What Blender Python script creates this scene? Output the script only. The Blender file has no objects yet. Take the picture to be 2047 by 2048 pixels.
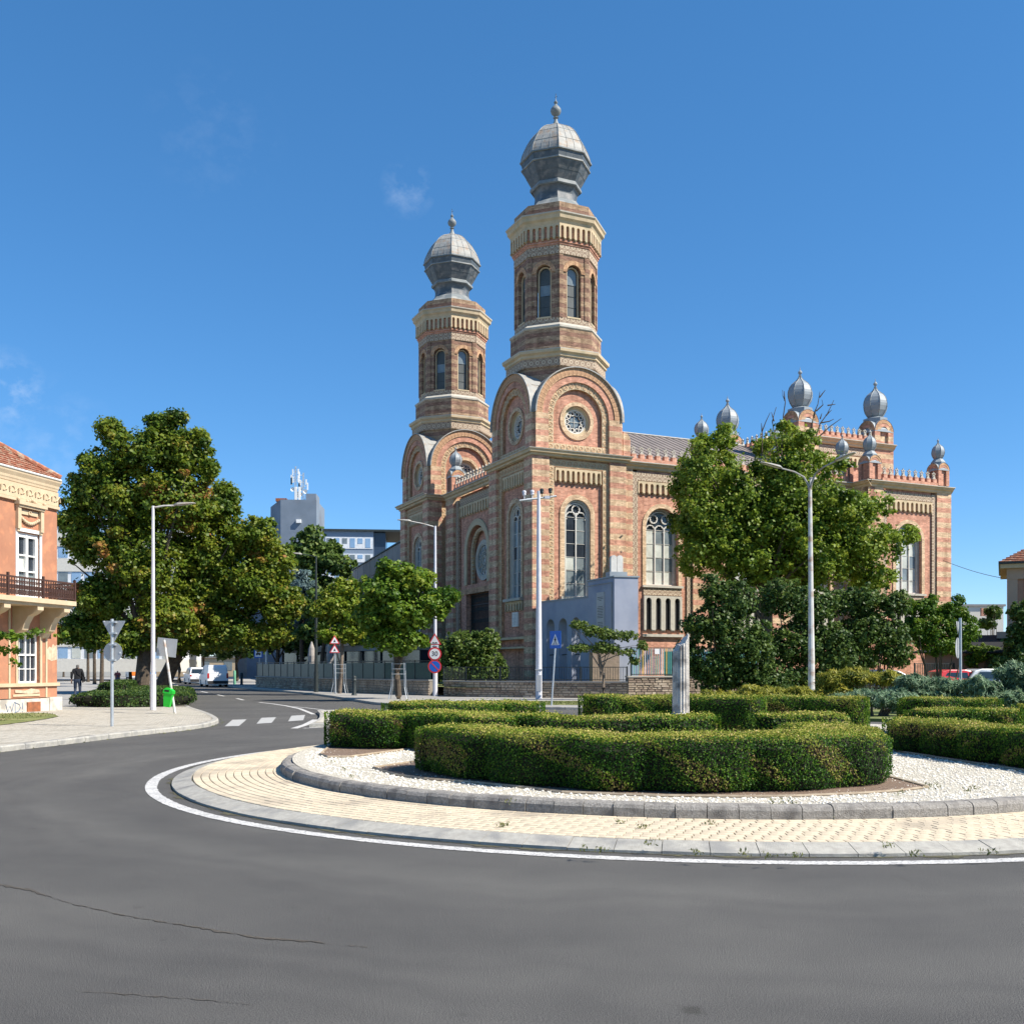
import bpy, math, random
import numpy as np
from mathutils import Vector, Matrix
random.seed(7); rng = np.random.default_rng(7)
S = bpy.context.scene
COL = S.collection
R = math.radians
sin, cos, pi = math.sin, math.cos, math.pi

# ---------------------------------------------------------------- camera
FPX, CXP, HYP, HC = 2050.0, 1023.5, 1336.0, 1.65
cd = bpy.data.cameras.new('camera'); cam = bpy.data.objects.new('camera', cd); COL.objects.link(cam)
cd.sensor_fit = 'HORIZONTAL'; cd.sensor_width = 36; cd.lens = FPX/2047*36
cd.shift_y = (HYP-1024)/2047; cd.clip_start = .1; cd.clip_end = 3000
cam.location = (0, 0, HC); cam.rotation_euler = (pi/2, 0, 0)
S.camera = cam
# ---------------------------------------------------------------- sky and sun
SUN_DIR = Vector((.95, -.32, 0)).normalized()      # horizontal direction towards the sun
SUN_EL = R(46)
w = bpy.data.worlds.new('World'); S.world = w; w.use_nodes = True
nt = w.node_tree; nt.nodes.clear()
sky = nt.nodes.new('ShaderNodeTexSky'); sky.sky_type = 'NISHITA'; sky.sun_disc = False
sky.sun_elevation = SUN_EL; sky.sun_rotation = math.atan2(SUN_DIR.x, SUN_DIR.y)
sky.altitude = 3000; sky.air_density = 1.0; sky.dust_density = 0; sky.ozone_density = 6
gm = nt.nodes.new('ShaderNodeGamma'); gm.inputs[1].default_value = .7
gn = nt.nodes.new('ShaderNodeVectorMath'); gn.operation = 'SCALE'; gn.inputs['Scale'].default_value = 1.8
hsv = nt.nodes.new('ShaderNodeHueSaturation'); hsv.inputs['Saturation'].default_value = 1.36
tc = nt.nodes.new('ShaderNodeTexCoord')
mp = nt.nodes.new('ShaderNodeMapping'); mp.inputs['Scale'].default_value = (26, 26, 34); mp.inputs['Rotation'].default_value = (0, .5, .2)
nz = nt.nodes.new('ShaderNodeTexNoise'); nz.inputs['Scale'].default_value = 1.6; nz.inputs['Detail'].default_value = 7; nz.inputs['Roughness'].default_value = .62
cr = nt.nodes.new('ShaderNodeValToRGB'); cr.color_ramp.elements[0].position = .46; cr.color_ramp.elements[1].position = .74
cr.color_ramp.elements[0].color = (0, 0, 0, 1); cr.color_ramp.elements[1].color = (1, 1, 1, 1)
mx = nt.nodes.new('ShaderNodeMix'); mx.data_type = 'RGBA'; mx.inputs[7].default_value = (4.6, 5.4, 6.6, 1)
bg = nt.nodes.new('ShaderNodeBackground'); bg.inputs[1].default_value = .096
wo = nt.nodes.new('ShaderNodeOutputWorld')
L = nt.links.new
L(sky.outputs[0], gm.inputs[0]); L(gm.outputs[0], gn.inputs[0]); L(gn.outputs[0], hsv.inputs['Color']); L(tc.outputs['Generated'], mp.inputs[0]); L(mp.outputs[0], nz.inputs[0])
L(nz.outputs[0], cr.inputs[0])
acc = None      # thin wisps in a few parts of the sky
for (cx_, cy_, rad_, amp_) in ((815, 378, 1.5, .22), (10, 770, 2.0, .32), (85, 900, 4.0, .14), (430, 270, 3.5, .05), (-900, 400, 9, .4)):
    d0 = Vector(((cx_-CXP)/FPX, 1, (HYP-cy_)/FPX)).normalized()
    dp = nt.nodes.new('ShaderNodeVectorMath'); dp.operation = 'DOT_PRODUCT'; dp.inputs[1].default_value = d0; L(tc.outputs['Generated'], dp.inputs[0])
    mr = nt.nodes.new('ShaderNodeMapRange'); mr.inputs[1].default_value = cos(R(rad_)); mr.inputs[2].default_value = 1; mr.inputs[3].default_value = 0; mr.inputs[4].default_value = amp_; L(dp.outputs['Value'], mr.inputs[0])
    if acc is None: acc = mr.outputs[0]
    else: ad = nt.nodes.new('ShaderNodeMath'); ad.operation = 'ADD'; L(acc, ad.inputs[0]); L(mr.outputs[0], ad.inputs[1]); acc = ad.outputs[0]
mlt = nt.nodes.new('ShaderNodeMath'); mlt.operation = 'MULTIPLY'; L(acc, mlt.inputs[0]); L(cr.outputs[0], mlt.inputs[1]); L(mlt.outputs[0], mx.inputs[0]); L(hsv.outputs[0], mx.inputs[6]); L(mx.outputs[2], bg.inputs[0]); L(bg.outputs[0], wo.inputs[0])
sl = bpy.data.lights.new('sun', 'SUN'); sl.energy = 5.0; sl.angle = R(.53); sl.color = (1, .93, .82)
so = bpy.data.objects.new('sun', sl); COL.objects.link(so)
sdir = Vector((SUN_DIR.x*cos(SUN_EL), SUN_DIR.y*cos(SUN_EL), sin(SUN_EL)))
so.rotation_euler = sdir.to_track_quat('Z', 'Y').to_euler(); so.location = (60, -20, 60)
S.view_settings.view_transform = 'Standard'; S.view_settings.look = 'None'
S.view_settings.exposure = 0.8; S.view_settings.gamma = 1; S.view_settings.use_curve_mapping = False
S.render.engine = 'CYCLES'
S.cycles.max_bounces = 6; S.cycles.transparent_max_bounces = 8

# ---------------------------------------------------------------- coordinates
def W(px, py, Y):
    return Vector(((px-CXP)/FPX*Y, Y, HC-(py-HYP)/FPX*Y))
def G(px, py, z=0.0):
    Y = (HC-z)*FPX/(py-HYP)
    return Vector(((px-CXP)/FPX*Y, Y, z))
# ---------------------------------------------------------------- materials
MATS = {}
def nmat(name):
    m = bpy.data.materials.new(name); m.use_nodes = True; MATS[name] = m
    n = m.node_tree.nodes; return m, n, m.node_tree.links.new, n['Principled BSDF']
def c4(c): return (c[0], c[1], c[2], 1)
def mat(name, a, b=None, rough=.7, scale=4, bump=0, bscale=None, metal=0, detail=5, spec=.4, contrast=(.35, .65), coord='Object', third=None, tscale=1, emis=None):
    m, n, l, p = nmat(name)
    p.inputs['Roughness'].default_value = rough; p.inputs['Metallic'].default_value = metal
    p.inputs['Specular IOR Level'].default_value = spec
    if b is None: b = tuple(x*.8 for x in a)
    t = n.new('ShaderNodeTexCoord'); nz = n.new('ShaderNodeTexNoise'); nz.inputs['Scale'].default_value = scale; nz.inputs['Detail'].default_value = detail
    nz.inputs['Roughness'].default_value = .6
    l(t.outputs[coord], nz.inputs[0])
    r = n.new('ShaderNodeValToRGB'); r.color_ramp.elements[0].position = contrast[0]; r.color_ramp.elements[1].position = contrast[1]
    r.color_ramp.elements[0].color = c4(a); r.color_ramp.elements[1].color = c4(b); l(nz.outputs[0], r.inputs[0])
    out = r.outputs[0]
    if third:
        n2 = n.new('ShaderNodeTexNoise'); n2.inputs['Scale'].default_value = tscale; n2.inputs['Detail'].default_value = 6; l(t.outputs[coord], n2.inputs[0])
        r2 = n.new('ShaderNodeValToRGB'); r2.color_ramp.elements[0].position = .5; r2.color_ramp.elements[1].position = .68; l(n2.outputs[0], r2.inputs[0])
        mm = n.new('ShaderNodeMix'); mm.data_type = 'RGBA'; l(r2.outputs[0], mm.inputs[0]); l(out, mm.inputs[6]); mm.inputs[7].default_value = c4(third); out = mm.outputs[2]
    l(out, p.inputs['Base Color'])
    if bump:
        bn = n.new('ShaderNodeTexNoise'); bn.inputs['Scale'].default_value = bscale or scale*4; bn.inputs['Detail'].default_value = 4; l(t.outputs[coord], bn.inputs[0])
        bb = n.new('ShaderNodeBump'); bb.inputs['Strength'].default_value = bump; bb.inputs['Distance'].default_value = .02
        l(bn.outputs[0], bb.inputs['Height']); l(bb.outputs[0], p.inputs['Normal'])
    return m

def brickmat(name, mode='red', stripe=False, bw=.26, rh=.08):
    m, n, l, p = nmat(name); p.inputs['Roughness'].default_value = .85; p.inputs['Specular IOR Level'].default_value = .2
    t = n.new('ShaderNodeTexCoord')
    def bt(c1, c2, mo, off=.5):
        b = n.new('ShaderNodeTexBrick'); b.inputs['Scale'].default_value = 1; b.inputs['Brick Width'].default_value = bw; b.inputs['Row Height'].default_value = rh
        b.inputs['Mortar Size'].default_value = .007; b.inputs['Mortar Smooth'].default_value = .3; b.inputs['Color1'].default_value = c4(c1); b.inputs['Color2'].default_value = c4(c2); b.inputs['Mortar'].default_value = c4(mo)
        b.inputs['Bias'].default_value = 0; l(t.outputs['UV'], b.inputs[0]); return b
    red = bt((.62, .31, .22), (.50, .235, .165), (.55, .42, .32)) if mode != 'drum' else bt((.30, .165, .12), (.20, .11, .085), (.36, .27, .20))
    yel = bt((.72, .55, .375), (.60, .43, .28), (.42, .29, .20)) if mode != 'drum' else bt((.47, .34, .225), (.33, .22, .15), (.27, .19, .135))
    org = bt((.58, .38, .225), (.47, .27, .165), (.38, .25, .17))
    fac = yel
    if stripe:
        sx = n.new('ShaderNodeSeparateXYZ'); l(t.outputs['UV'], sx.inputs[0])
        d = n.new('ShaderNodeMath'); d.operation = 'DIVIDE'; l(sx.outputs[1], d.inputs[0]); d.inputs[1].default_value = stripe
        fr = n.new('ShaderNodeMath'); fr.operation = 'FRACT'; l(d.outputs[0], fr.inputs[0])
        gt = n.new('ShaderNodeMath'); gt.operation = 'GREATER_THAN'; l(fr.outputs[0], gt.inputs[0]); gt.inputs[1].default_value = .47
        mm = n.new('ShaderNodeMix'); mm.data_type = 'RGBA'; l(gt.outputs[0], mm.inputs[0]); l(red.outputs[0], mm.inputs[6]); l(yel.outputs[0], mm.inputs[7]); out = mm.outputs[2]
    else:
        out = {'red': red, 'yel': yel, 'org': org}[mode].outputs[0]
    nz = n.new('ShaderNodeTexNoise'); nz.inputs['Scale'].default_value = 3.0; nz.inputs['Detail'].default_value = 8; nz.inputs['Roughness'].default_value = .7; l(t.outputs['Object'], nz.inputs[0])
    r2 = n.new('ShaderNodeValToRGB'); r2.color_ramp.elements[0].position = .25; r2.color_ramp.elements[1].position = .75
    r2.color_ramp.elements[0].color = (.62, .60, .58, 1); r2.color_ramp.elements[1].color = (1.12, 1.12, 1.1, 1); l(nz.outputs[0], r2.inputs[0])
    mu = n.new('ShaderNodeMix'); mu.data_type = 'RGBA'; mu.blend_type = 'MULTIPLY'; mu.inputs[0].default_value = 1; l(out, mu.inputs[6]); l(r2.outputs[0], mu.inputs[7])
    sm = n.new('ShaderNodeMapping'); sm.inputs['Scale'].default_value = (1.6, 1.6, .16); l(t.outputs['Object'], sm.inputs[0])
    n3 = n.new('ShaderNodeTexNoise'); n3.inputs['Scale'].default_value = 1.0; n3.inputs['Detail'].default_value = 9; n3.inputs['Roughness'].default_value = .62; l(sm.outputs[0], n3.inputs[0])
    r3 = n.new('ShaderNodeValToRGB'); r3.color_ramp.elements[0].position = .34; r3.color_ramp.elements[1].position = .56; r3.color_ramp.elements[0].color = (.62, .585, .55, 1); r3.color_ramp.elements[1].color = (1.04, 1.03, 1.02, 1); l(n3.outputs[0], r3.inputs[0])
    mu2 = n.new('ShaderNodeMix'); mu2.data_type = 'RGBA'; mu2.blend_type = 'MULTIPLY'; mu2.inputs[0].default_value = .8; l(mu.outputs[2], mu2.inputs[6]); l(r3.outputs[0], mu2.inputs[7])
    wc = n.new('ShaderNodeTexWhiteNoise'); wc.noise_dimensions = '2D'; fl = n.new('ShaderNodeVectorMath'); fl.operation = 'SNAP'; fl.inputs[1].default_value = (.26, .08, 1); l(t.outputs['UV'], fl.inputs[0]); l(fl.outputs[0], wc.inputs[0])
    hs = n.new('ShaderNodeHueSaturation'); mrr = n.new('ShaderNodeMapRange'); mrr.inputs[3].default_value = .80; mrr.inputs[4].default_value = 1.20; l(wc.outputs[0], mrr.inputs[0]); l(mrr.outputs[0], hs.inputs['Value']); l(mu2.outputs[2], hs.inputs['Color'])
    l(hs.outputs[0], p.inputs['Base Color'])
    bb = n.new('ShaderNodeBump'); bb.inputs['Strength'].default_value = .35; bb.inputs['Distance'].default_value = .01; bb.invert = True
    l(red.outputs['Fac'], bb.inputs['Height']); l(bb.outputs[0], p.inputs['Normal'])
    return m

def tilemat(name, size=.42, ca=(.60, .49, .355), cb=(.34, .24, .17)):
    # square terracotta ornament tiles with a ring and petals each
    m, n, l, p = nmat(name); p.inputs['Roughness'].default_value = .85
    t = n.new('ShaderNodeTexCoord'); v = n.new('ShaderNodeVectorMath'); v.operation = 'SCALE'; v.inputs['Scale'].default_value = 1/size; l(t.outputs['UV'], v.inputs[0])
    f = n.new('ShaderNodeVectorMath'); f.operation = 'FRACTION'; l(v.outputs[0], f.inputs[0])
    s = n.new('ShaderNodeVectorMath'); s.operation = 'SUBTRACT'; s.inputs[1].default_value = (.5, .5, 0); l(f.outputs[0], s.inputs[0])
    ln = n.new('ShaderNodeVectorMath'); ln.operation = 'LENGTH'; l(s.outputs[0], ln.inputs[0])
    m1 = n.new('ShaderNodeMath'); m1.operation = 'MULTIPLY'; m1.inputs[1].default_value = 19; l(ln.outputs['Value'], m1.inputs[0])
    m2 = n.new('ShaderNodeMath'); m2.operation = 'SINE'; l(m1.outputs[0], m2.inputs[0])
    g = n.new('ShaderNodeMath'); g.operation = 'GREATER_THAN'; g.inputs[1].default_value = .35; l(m2.outputs[0], g.inputs[0])
    ab = n.new('ShaderNodeVectorMath'); ab.operation = 'ABSOLUTE'; l(s.outputs[0], ab.inputs[0]); sx = n.new('ShaderNodeSeparateXYZ'); l(ab.outputs[0], sx.inputs[0])
    mxx = n.new('ShaderNodeMath'); mxx.operation = 'MAXIMUM'; l(sx.outputs[0], mxx.inputs[0]); l(sx.outputs[1], mxx.inputs[1])
    g2 = n.new('ShaderNodeMath'); g2.operation = 'GREATER_THAN'; g2.inputs[1].default_value = .455; l(mxx.outputs[0], g2.inputs[0])
    mm = n.new('ShaderNodeMath'); mm.operation = 'MAXIMUM'; l(g.outputs[0], mm.inputs[0]); l(g2.outputs[0], mm.inputs[1])
    mix = n.new('ShaderNodeMix'); mix.data_type = 'RGBA'; l(mm.outputs[0], mix.inputs[0]); mix.inputs[6].default_value = c4(ca); mix.inputs[7].default_value = c4(cb)
    nz = n.new('ShaderNodeTexNoise'); nz.inputs['Scale'].default_value = 5; nz.inputs['Detail'].default_value = 6; l(t.outputs['Object'], nz.inputs[0])
    mu = n.new('ShaderNodeMix'); mu.data_type = 'RGBA'; mu.blend_type = 'MULTIPLY'; mu.inputs[0].default_value = .45; l(mix.outputs[2], mu.inputs[6]); l(nz.outputs[0], mu.inputs[7])
    l(mu.outputs[2], p.inputs['Base Color'])
    bb = n.new('ShaderNodeBump'); bb.inputs['Strength'].default_value = .5; bb.inputs['Distance'].default_value = .03; bb.invert = True; l(mm.outputs[0], bb.inputs['Height']); l(bb.outputs[0], p.inputs['Normal'])
    return m

def leafmat(name, cols, trans=.35, rough=.5, spec=.3):
    # per-leaf colour from the face attribute 'lv' (0..1) plus broad patches
    m, n, l, p = nmat(name); p.inputs['Roughness'].default_value = rough; p.inputs['Specular IOR Level'].default_value = spec
    at = n.new('ShaderNodeAttribute'); at.attribute_name = 'lv'
    r = n.new('ShaderNodeValToRGB'); e = r.color_ramp.elements
    while len(e) < len(cols): e.new(.5)
    for i, c in enumerate(cols): e[i].position = c[0]; e[i].color = c4(c[1])
    l(at.outputs['Fac'], r.inputs[0]); l(r.outputs[0], p.inputs['Base Color'])
    tr = n.new('ShaderNodeBsdfTranslucent'); l(r.outputs[0], tr.inputs[0])
    ms = n.new('ShaderNodeMixShader'); ms.inputs[0].default_value = trans
    l(p.outputs[0], ms.inputs[1]); l(tr.outputs[0], ms.inputs[2]); l(ms.outputs[0], n['Material Output'].inputs[0])
    return m

def asphalt():
    m, n, l, p = nmat('asphalt'); p.inputs['Roughness'].default_value = .88; p.inputs['Specular IOR Level'].default_value = .3
    t = n.new('ShaderNodeTexCoord'); ge = n.new('ShaderNodeNewGeometry')
    def noise(sc, det, rough=.6, src=None):
        q = n.new('ShaderNodeTexNoise'); q.inputs['Scale'].default_value = sc; q.inputs['Detail'].default_value = det; q.inputs['Roughness'].default_value = rough; l(src or t.outputs['Object'], q.inputs[0]); return q.outputs[0]
    def ramp(src, p0, p1, c0, c1):
        r = n.new('ShaderNodeValToRGB'); r.color_ramp.elements[0].position = p0; r.color_ramp.elements[1].position = p1; r.color_ramp.elements[0].color = c4(c0); r.color_ramp.elements[1].color = c4(c1); l(src, r.inputs[0]); return r.outputs[0]
    base = ramp(noise(150, 3), .38, .62, (.020, .020, .021), (.165, .160, .148))
    big = ramp(noise(.35, 7, .65), .3, .72, (.74, .74, .75), (1.16, 1.15, 1.13))
    sb = n.new('ShaderNodeVectorMath'); sb.operation = 'SUBTRACT'; sb.inputs[1].default_value = (2.8, 16.9, 0); l(ge.outputs['Position'], sb.inputs[0])
    ln = n.new('ShaderNodeVectorMath'); ln.operation = 'LENGTH'; l(sb.outputs[0], ln.inputs[0])
    wob = n.new('ShaderNodeMath'); wob.operation = 'MULTIPLY_ADD'; l(noise(.5, 3), wob.inputs[0]); wob.inputs[1].default_value = 1.6; l(ln.outputs['Value'], wob.inputs[2])
    cx_ = n.new('ShaderNodeCombineXYZ'); l(wob.outputs[0], cx_.inputs[0])
    lane = ramp(noise(1.1, 4, .6, cx_.outputs[0]), .35, .65, (.84, .84, .85), (1.12, 1.12, 1.11))
    def mul(a, b):
        q = n.new('ShaderNodeMix'); q.data_type = 'RGBA'; q.blend_type = 'MULTIPLY'; q.inputs[0].default_value = 1; l(a, q.inputs[6]); l(b, q.inputs[7]); return q.outputs[2]
    spots = ramp(noise(2.3, 2), .70, .76, (1, 1, 1), (.66, .65, .63))
    l(mul(mul(mul(base, big), lane), spots), p.inputs['Base Color'])
    bb = n.new('ShaderNodeBump'); bb.inputs['Strength'].default_value = .6; bb.inputs['Distance'].default_value = .010; l(noise(170, 3), bb.inputs['Height']); l(bb.outputs[0], p.inputs['Normal'])
asphalt()
mat('asphalt_far', (.10, .10, .10), (.125, .123, .12), rough=.9, scale=.8, detail=8)
mat('paint_white', (.60, .59, .56), (.46, .45, .43), rough=.7, scale=9, third=(.20, .20, .20), tscale=26)
mat('paint_worn', (.62, .61, .58), (.44, .43, .41), rough=.7, scale=5, third=(.13, .13, .13), tscale=38)
mat('kerb_dirt', (.050, .045, .032), (.10, .095, .05), rough=1, scale=12)
mat('zebra_paint', (.42, .42, .40), (.33, .33, .32), rough=.75, scale=6)
mat('kerb_dark', (.20, .185, .165), (.34, .32, .29), rough=.95, scale=40, bump=.8, bscale=80, third=(.14, .13, .12), tscale=5)
mat('kerb_light', (.40, .385, .34), (.31, .295, .26), rough=.9, scale=14, bump=.4, bscale=90, third=(.24, .235, .22), tscale=3)
mat('paver_cream', (.61, .52, .38), (.51, .43, .31), rough=.9, scale=7, third=(.38, .32, .24), tscale=1.3, bump=.3, bscale=120)
mat('paver_joint', (.17, .145, .10), (.24, .21, .14), rough=1, scale=30)
mat('slab_cream', (.48, .445, .37), (.40, .37, .31), rough=.9, scale=5, third=(.36, .33, .27), tscale=.9)
mat('slab_joint', (.24, .22, .18), rough=1)
mat('pavement_grey', (.33, .315, .29), (.27, .26, .24), rough=.9, scale=1.5)
mat('gravel_base', (.62, .58, .49), (.36, .33, .27), rough=1, scale=38, bump=1, bscale=60, detail=2, contrast=(.42, .55))
mat('gravel_stone', (.86, .82, .72), (.66, .61, .53), rough=.8, scale=3)
mat('mulch', (.12, .075, .05), (.26, .19, .14), rough=1, scale=45, bump=1, bscale=60)
mat('edging', (.26, .20, .14), (.36, .30, .22), rough=.9, scale=10)
mat('lawn', (.09, .12, .03), (.17, .19, .06), rough=1, scale=1.2, third=(.30, .27, .13), tscale=.7)
mat('earth', (.10, .085, .06), (.15, .13, .09), rough=1, scale=2)
brickmat('red_brick', 'red'); brickmat('yellow_brick', 'yel'); brickmat('orange_brick', 'org', bw=.12, rh=.3); brickmat('striped_brick', stripe=.74)
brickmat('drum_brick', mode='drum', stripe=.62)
tilemat('ornament_tile')
mat('stone_yellow', (.57, .45, .29), (.48, .37, .235), rough=.8, scale=2, third=(.40, .34, .22), tscale=1.5)
mat('stone_pale', (.47, .44, .37), (.38, .35, .295), rough=.8, scale=3, third=(.42, .40, .35), tscale=2)
mat('stone_white', (.62, .60, .55), (.52, .50, .46), rough=.7, scale=3)
mat('zinc', (.20, .22, .225), (.15, .17, .175), rough=.6, scale=2.5, metal=.0, third=(.33, .33, .31), tscale=1.2)
mat('zinc_light', (.335, .33, .305), (.25, .25, .235), rough=.6, scale=2.5, metal=0, third=(.29, .22, .16), tscale=2.6)
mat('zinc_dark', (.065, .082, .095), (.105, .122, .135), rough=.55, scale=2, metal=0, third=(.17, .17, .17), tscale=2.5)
mat('zinc_blue', (.27, .305, .325), (.22, .25, .275), rough=.5, scale=1.5, metal=.0)
mat('roof_metal', (.22, .185, .165), (.17, .145, .13), rough=.6, scale=.8)
mat('glass_dark', (.035, .045, .06), (.02, .025, .035), rough=.12, scale=1, spec=.9)
mat('glass_grey', (.20, .235, .24), (.14, .165, .18), rough=.2, scale=2, spec=.8)
mat('drum_glass', (.09, .10, .10), (.06, .07, .07), rough=.45, scale=1, spec=.4)
mat('glass_pale', (.55, .57, .52), (.42, .43, .38), rough=.3, scale=1.5, spec=.7)
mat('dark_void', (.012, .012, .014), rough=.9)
mat('iron_dark', (.02, .028, .03), (.035, .045, .045), rough=.5, scale=6)
mat('plaster_blue', (.315, .34, .415), (.29, .315, .385), rough=.85, scale=1.4, third=(.24, .27, .35), tscale=.6)
mat('granite_grey', (.42, .42, .42), (.34, .34, .34), rough=.5, scale=30)
mat('marble', (.74, .72, .68), (.62, .60, .56), rough=.7, scale=3)
mat('column_stone', (.62, .58, .52), (.52, .48, .43), rough=.85, scale=5, bump=.5, bscale=30, third=(.09, .08, .075), tscale=3.2)
mat('galvanised', (.50, .53, .55), (.40, .43, .45), rough=.45, scale=8, metal=.5)
mat('galv_sign', (.42, .43, .44), (.38, .39, .40), rough=.5, scale=4, metal=.3)
mat('pole_white', (.62, .62, .66), (.54, .54, .58), rough=.5, scale=5)
mat('pole_rust', (.66, .65, .62), (.56, .54, .5), rough=.6, scale=4, third=(.36, .22, .14), tscale=2.6)
mat('green_plastic', (.015, .48, .03), (.012, .42, .025), rough=.35, scale=2)
mat('sign_white', (.80, .80, .80), (.78, .78, .78), rough=.35); mat('sign_red', (.62, .05, .06), (.56, .04, .05), rough=.35)
mat('sign_blue', (.01, .13, .55), (.01, .11, .50), rough=.35); mat('sign_black', (.015, .015, .015), rough=.5)
mat('sticker', (.85, .85, .85), rough=.5)
mat('render_orange', (.395, .185, .108), (.33, .15, .09), rough=.9, scale=1.5, third=(.50, .22, .12), tscale=3)
mat('render_cream', (.54, .43, .29), (.48, .37, .24), rough=.85, scale=3, third=(.50, .38, .25), tscale=4)
mat('plaster_bare', (.60, .48, .34), (.42, .32, .22), rough=.95, scale=9)
mat('plinth_stone', (.60, .56, .48), (.50, .46, .40), rough=.9, scale=4, third=(.33, .30, .26), tscale=3)
mat('rust_panel', (.35, .12, .05), (.20, .08, .04), rough=.9, scale=6)
mat('roof_tile', (.38, .13, .07), (.22, .09, .055), rough=.9, scale=7, third=(.42, .33, .24), tscale=6)
mat('window_white', (.80, .80, .78), (.74, .74, .72), rough=.4)
mat('balcony_iron', (.075, .035, .025), (.05, .025, .02), rough=.6, scale=8)
mat('render_pink', (.40, .22, .15), (.36, .20, .14), rough=.9, scale=1); mat('render_pinkpale', (.44, .31, .235), (.40, .28, .21), rough=.9, scale=1)
mat('concrete_grey', (.19, .23, .285), (.155, .195, .245), rough=.85, scale=.5, third=(.15, .17, .20), tscale=.3)
mat('concrete_panel', (.25, .245, .235), (.205, .20, .195), rough=.85, scale=.6)
mat('cladding_blue', (.22, .28, .36), (.20, .26, .34), rough=.6, scale=.6)
mat('white_render', (.62, .60, .54), (.56, .54, .49), rough=.8)
mat('white_frame', (.78, .80, .82), rough=.5)
mat('pane_blue', (.20, .33, .50), (.28, .42, .60), rough=.15, scale=.5, spec=.8)
mat('bark', (.11, .085, .06), (.055, .042, .032), rough=.95, scale=6, bump=.8, bscale=25)
mat('bark_pale', (.22, .18, .14), (.13, .10, .08), rough=.95, scale=6, bump=.6, bscale=25)
mat('hedge_core', (.008, .011, .004), (.016, .016, .008), rough=1, scale=8)  # near-black fill, stands in for the shade between the hedge leaves
mat('rubble', (.42, .34, .25), (.31, .25, .19), rough=.95, scale=3, bump=.6, bscale=25, third=(.50, .42, .33), tscale=1.2)
mat('rubble_b', (.31, .235, .18), (.23, .18, .14), rough=.95, scale=4, bump=.6, bscale=25)
mat('mortar', (.26, .23, .19), rough=1)
mat('teal_panel', (.02, .065, .058), (.015, .05, .045), rough=.4)  # teal darkened to stand in for tree shade on the terrace fence
mat('terracotta', (.50, .19, .10), (.44, .16, .09), rough=.8)
mat('canvas', (.36, .33, .30), (.28, .26, .24), rough=.9)
mat('wood_brown', (.20, .09, .06), (.14, .07, .05), rough=.7)
mat('car_white', (.78, .79, .80), (.77, .78, .79), rough=.25, spec=.6); mat('car_silver', (.50, .52, .54), rough=.3, metal=.4)
mat('car_red', (.50, .015, .02), rough=.25, spec=.6); mat('car_dark', (.03, .05, .09), rough=.25, spec=.6); mat('car_blue', (.08, .18, .36), rough=.3)
mat('car_glass', (.02, .03, .035), rough=.08, spec=.9); mat('tyre', (.02, .02, .02), rough=.8); mat('bumper', (.03, .03, .032), rough=.6)
mat('lamp_red', (.45, .02, .02), rough=.3); mat('bus_orange', (.75, .20, .03), rough=.4)
mat('skin', (.50, .29, .20), rough=.6); mat('cloth_black', (.012, .012, .014), rough=.85); mat('cloth_jeans', (.035, .05, .085), rough=.9); mat('cloth_red', (.40, .10, .08), rough=.9)
mat('hair_grey', (.12, .11, .10), rough=.9)
leafmat('leaf_chestnut', [(0, (.030, .070, .009)), (.35, (.105, .170, .016)), (.6, (.205, .245, .022)), (.76, (.25, .22, .028)), (.88, (.34, .21, .045)), (1, (.44, .20, .07))], trans=.42)
leafmat('leaf_plane', [(0, (.036, .080, .010)), (.4, (.145, .225, .022)), (.75, (.27, .34, .035)), (1, (.42, .37, .07))], trans=.42)
leafmat('leaf_dark', [(0, (.020, .050, .012)), (.5, (.065, .120, .024)), (.8, (.13, .190, .034)), (1, (.22, .26, .06))], trans=.35)
leafmat('leaf_maple', [(0, (.040, .105, .012)), (.45, (.135, .225, .018)), (.8, (.26, .31, .03)), (1, (.36, .32, .05))], trans=.42)
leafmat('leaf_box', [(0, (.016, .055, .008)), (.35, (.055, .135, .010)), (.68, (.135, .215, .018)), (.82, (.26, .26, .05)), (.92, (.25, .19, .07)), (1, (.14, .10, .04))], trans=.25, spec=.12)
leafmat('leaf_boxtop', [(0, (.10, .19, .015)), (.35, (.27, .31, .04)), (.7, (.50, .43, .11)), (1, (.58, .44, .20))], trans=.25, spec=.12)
leafmat('leaf_juniper_y', [(0, (.07, .10, .015)), (.5, (.24, .25, .028)), (1, (.52, .44, .07))], trans=.3)
leafmat('leaf_juniper_b', [(0, (.05, .10, .05)), (.6, (.17, .27, .155)), (1, (.34, .42, .25))], trans=.3)
leafmat('leaf_spruce', [(0, (.04, .075, .075)), (1, (.18, .27, .28))], trans=.15)
leafmat('leaf_grass', [(0, (.06, .09, .02)), (1, (.24, .24, .08))], trans=.3)
mat('crack_fill', (.030, .027, .023), (.115, .10, .08), rough=1, scale=60)
mat('scuff', (.13, .13, .125), (.10, .10, .095), rough=1, scale=30)

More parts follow.
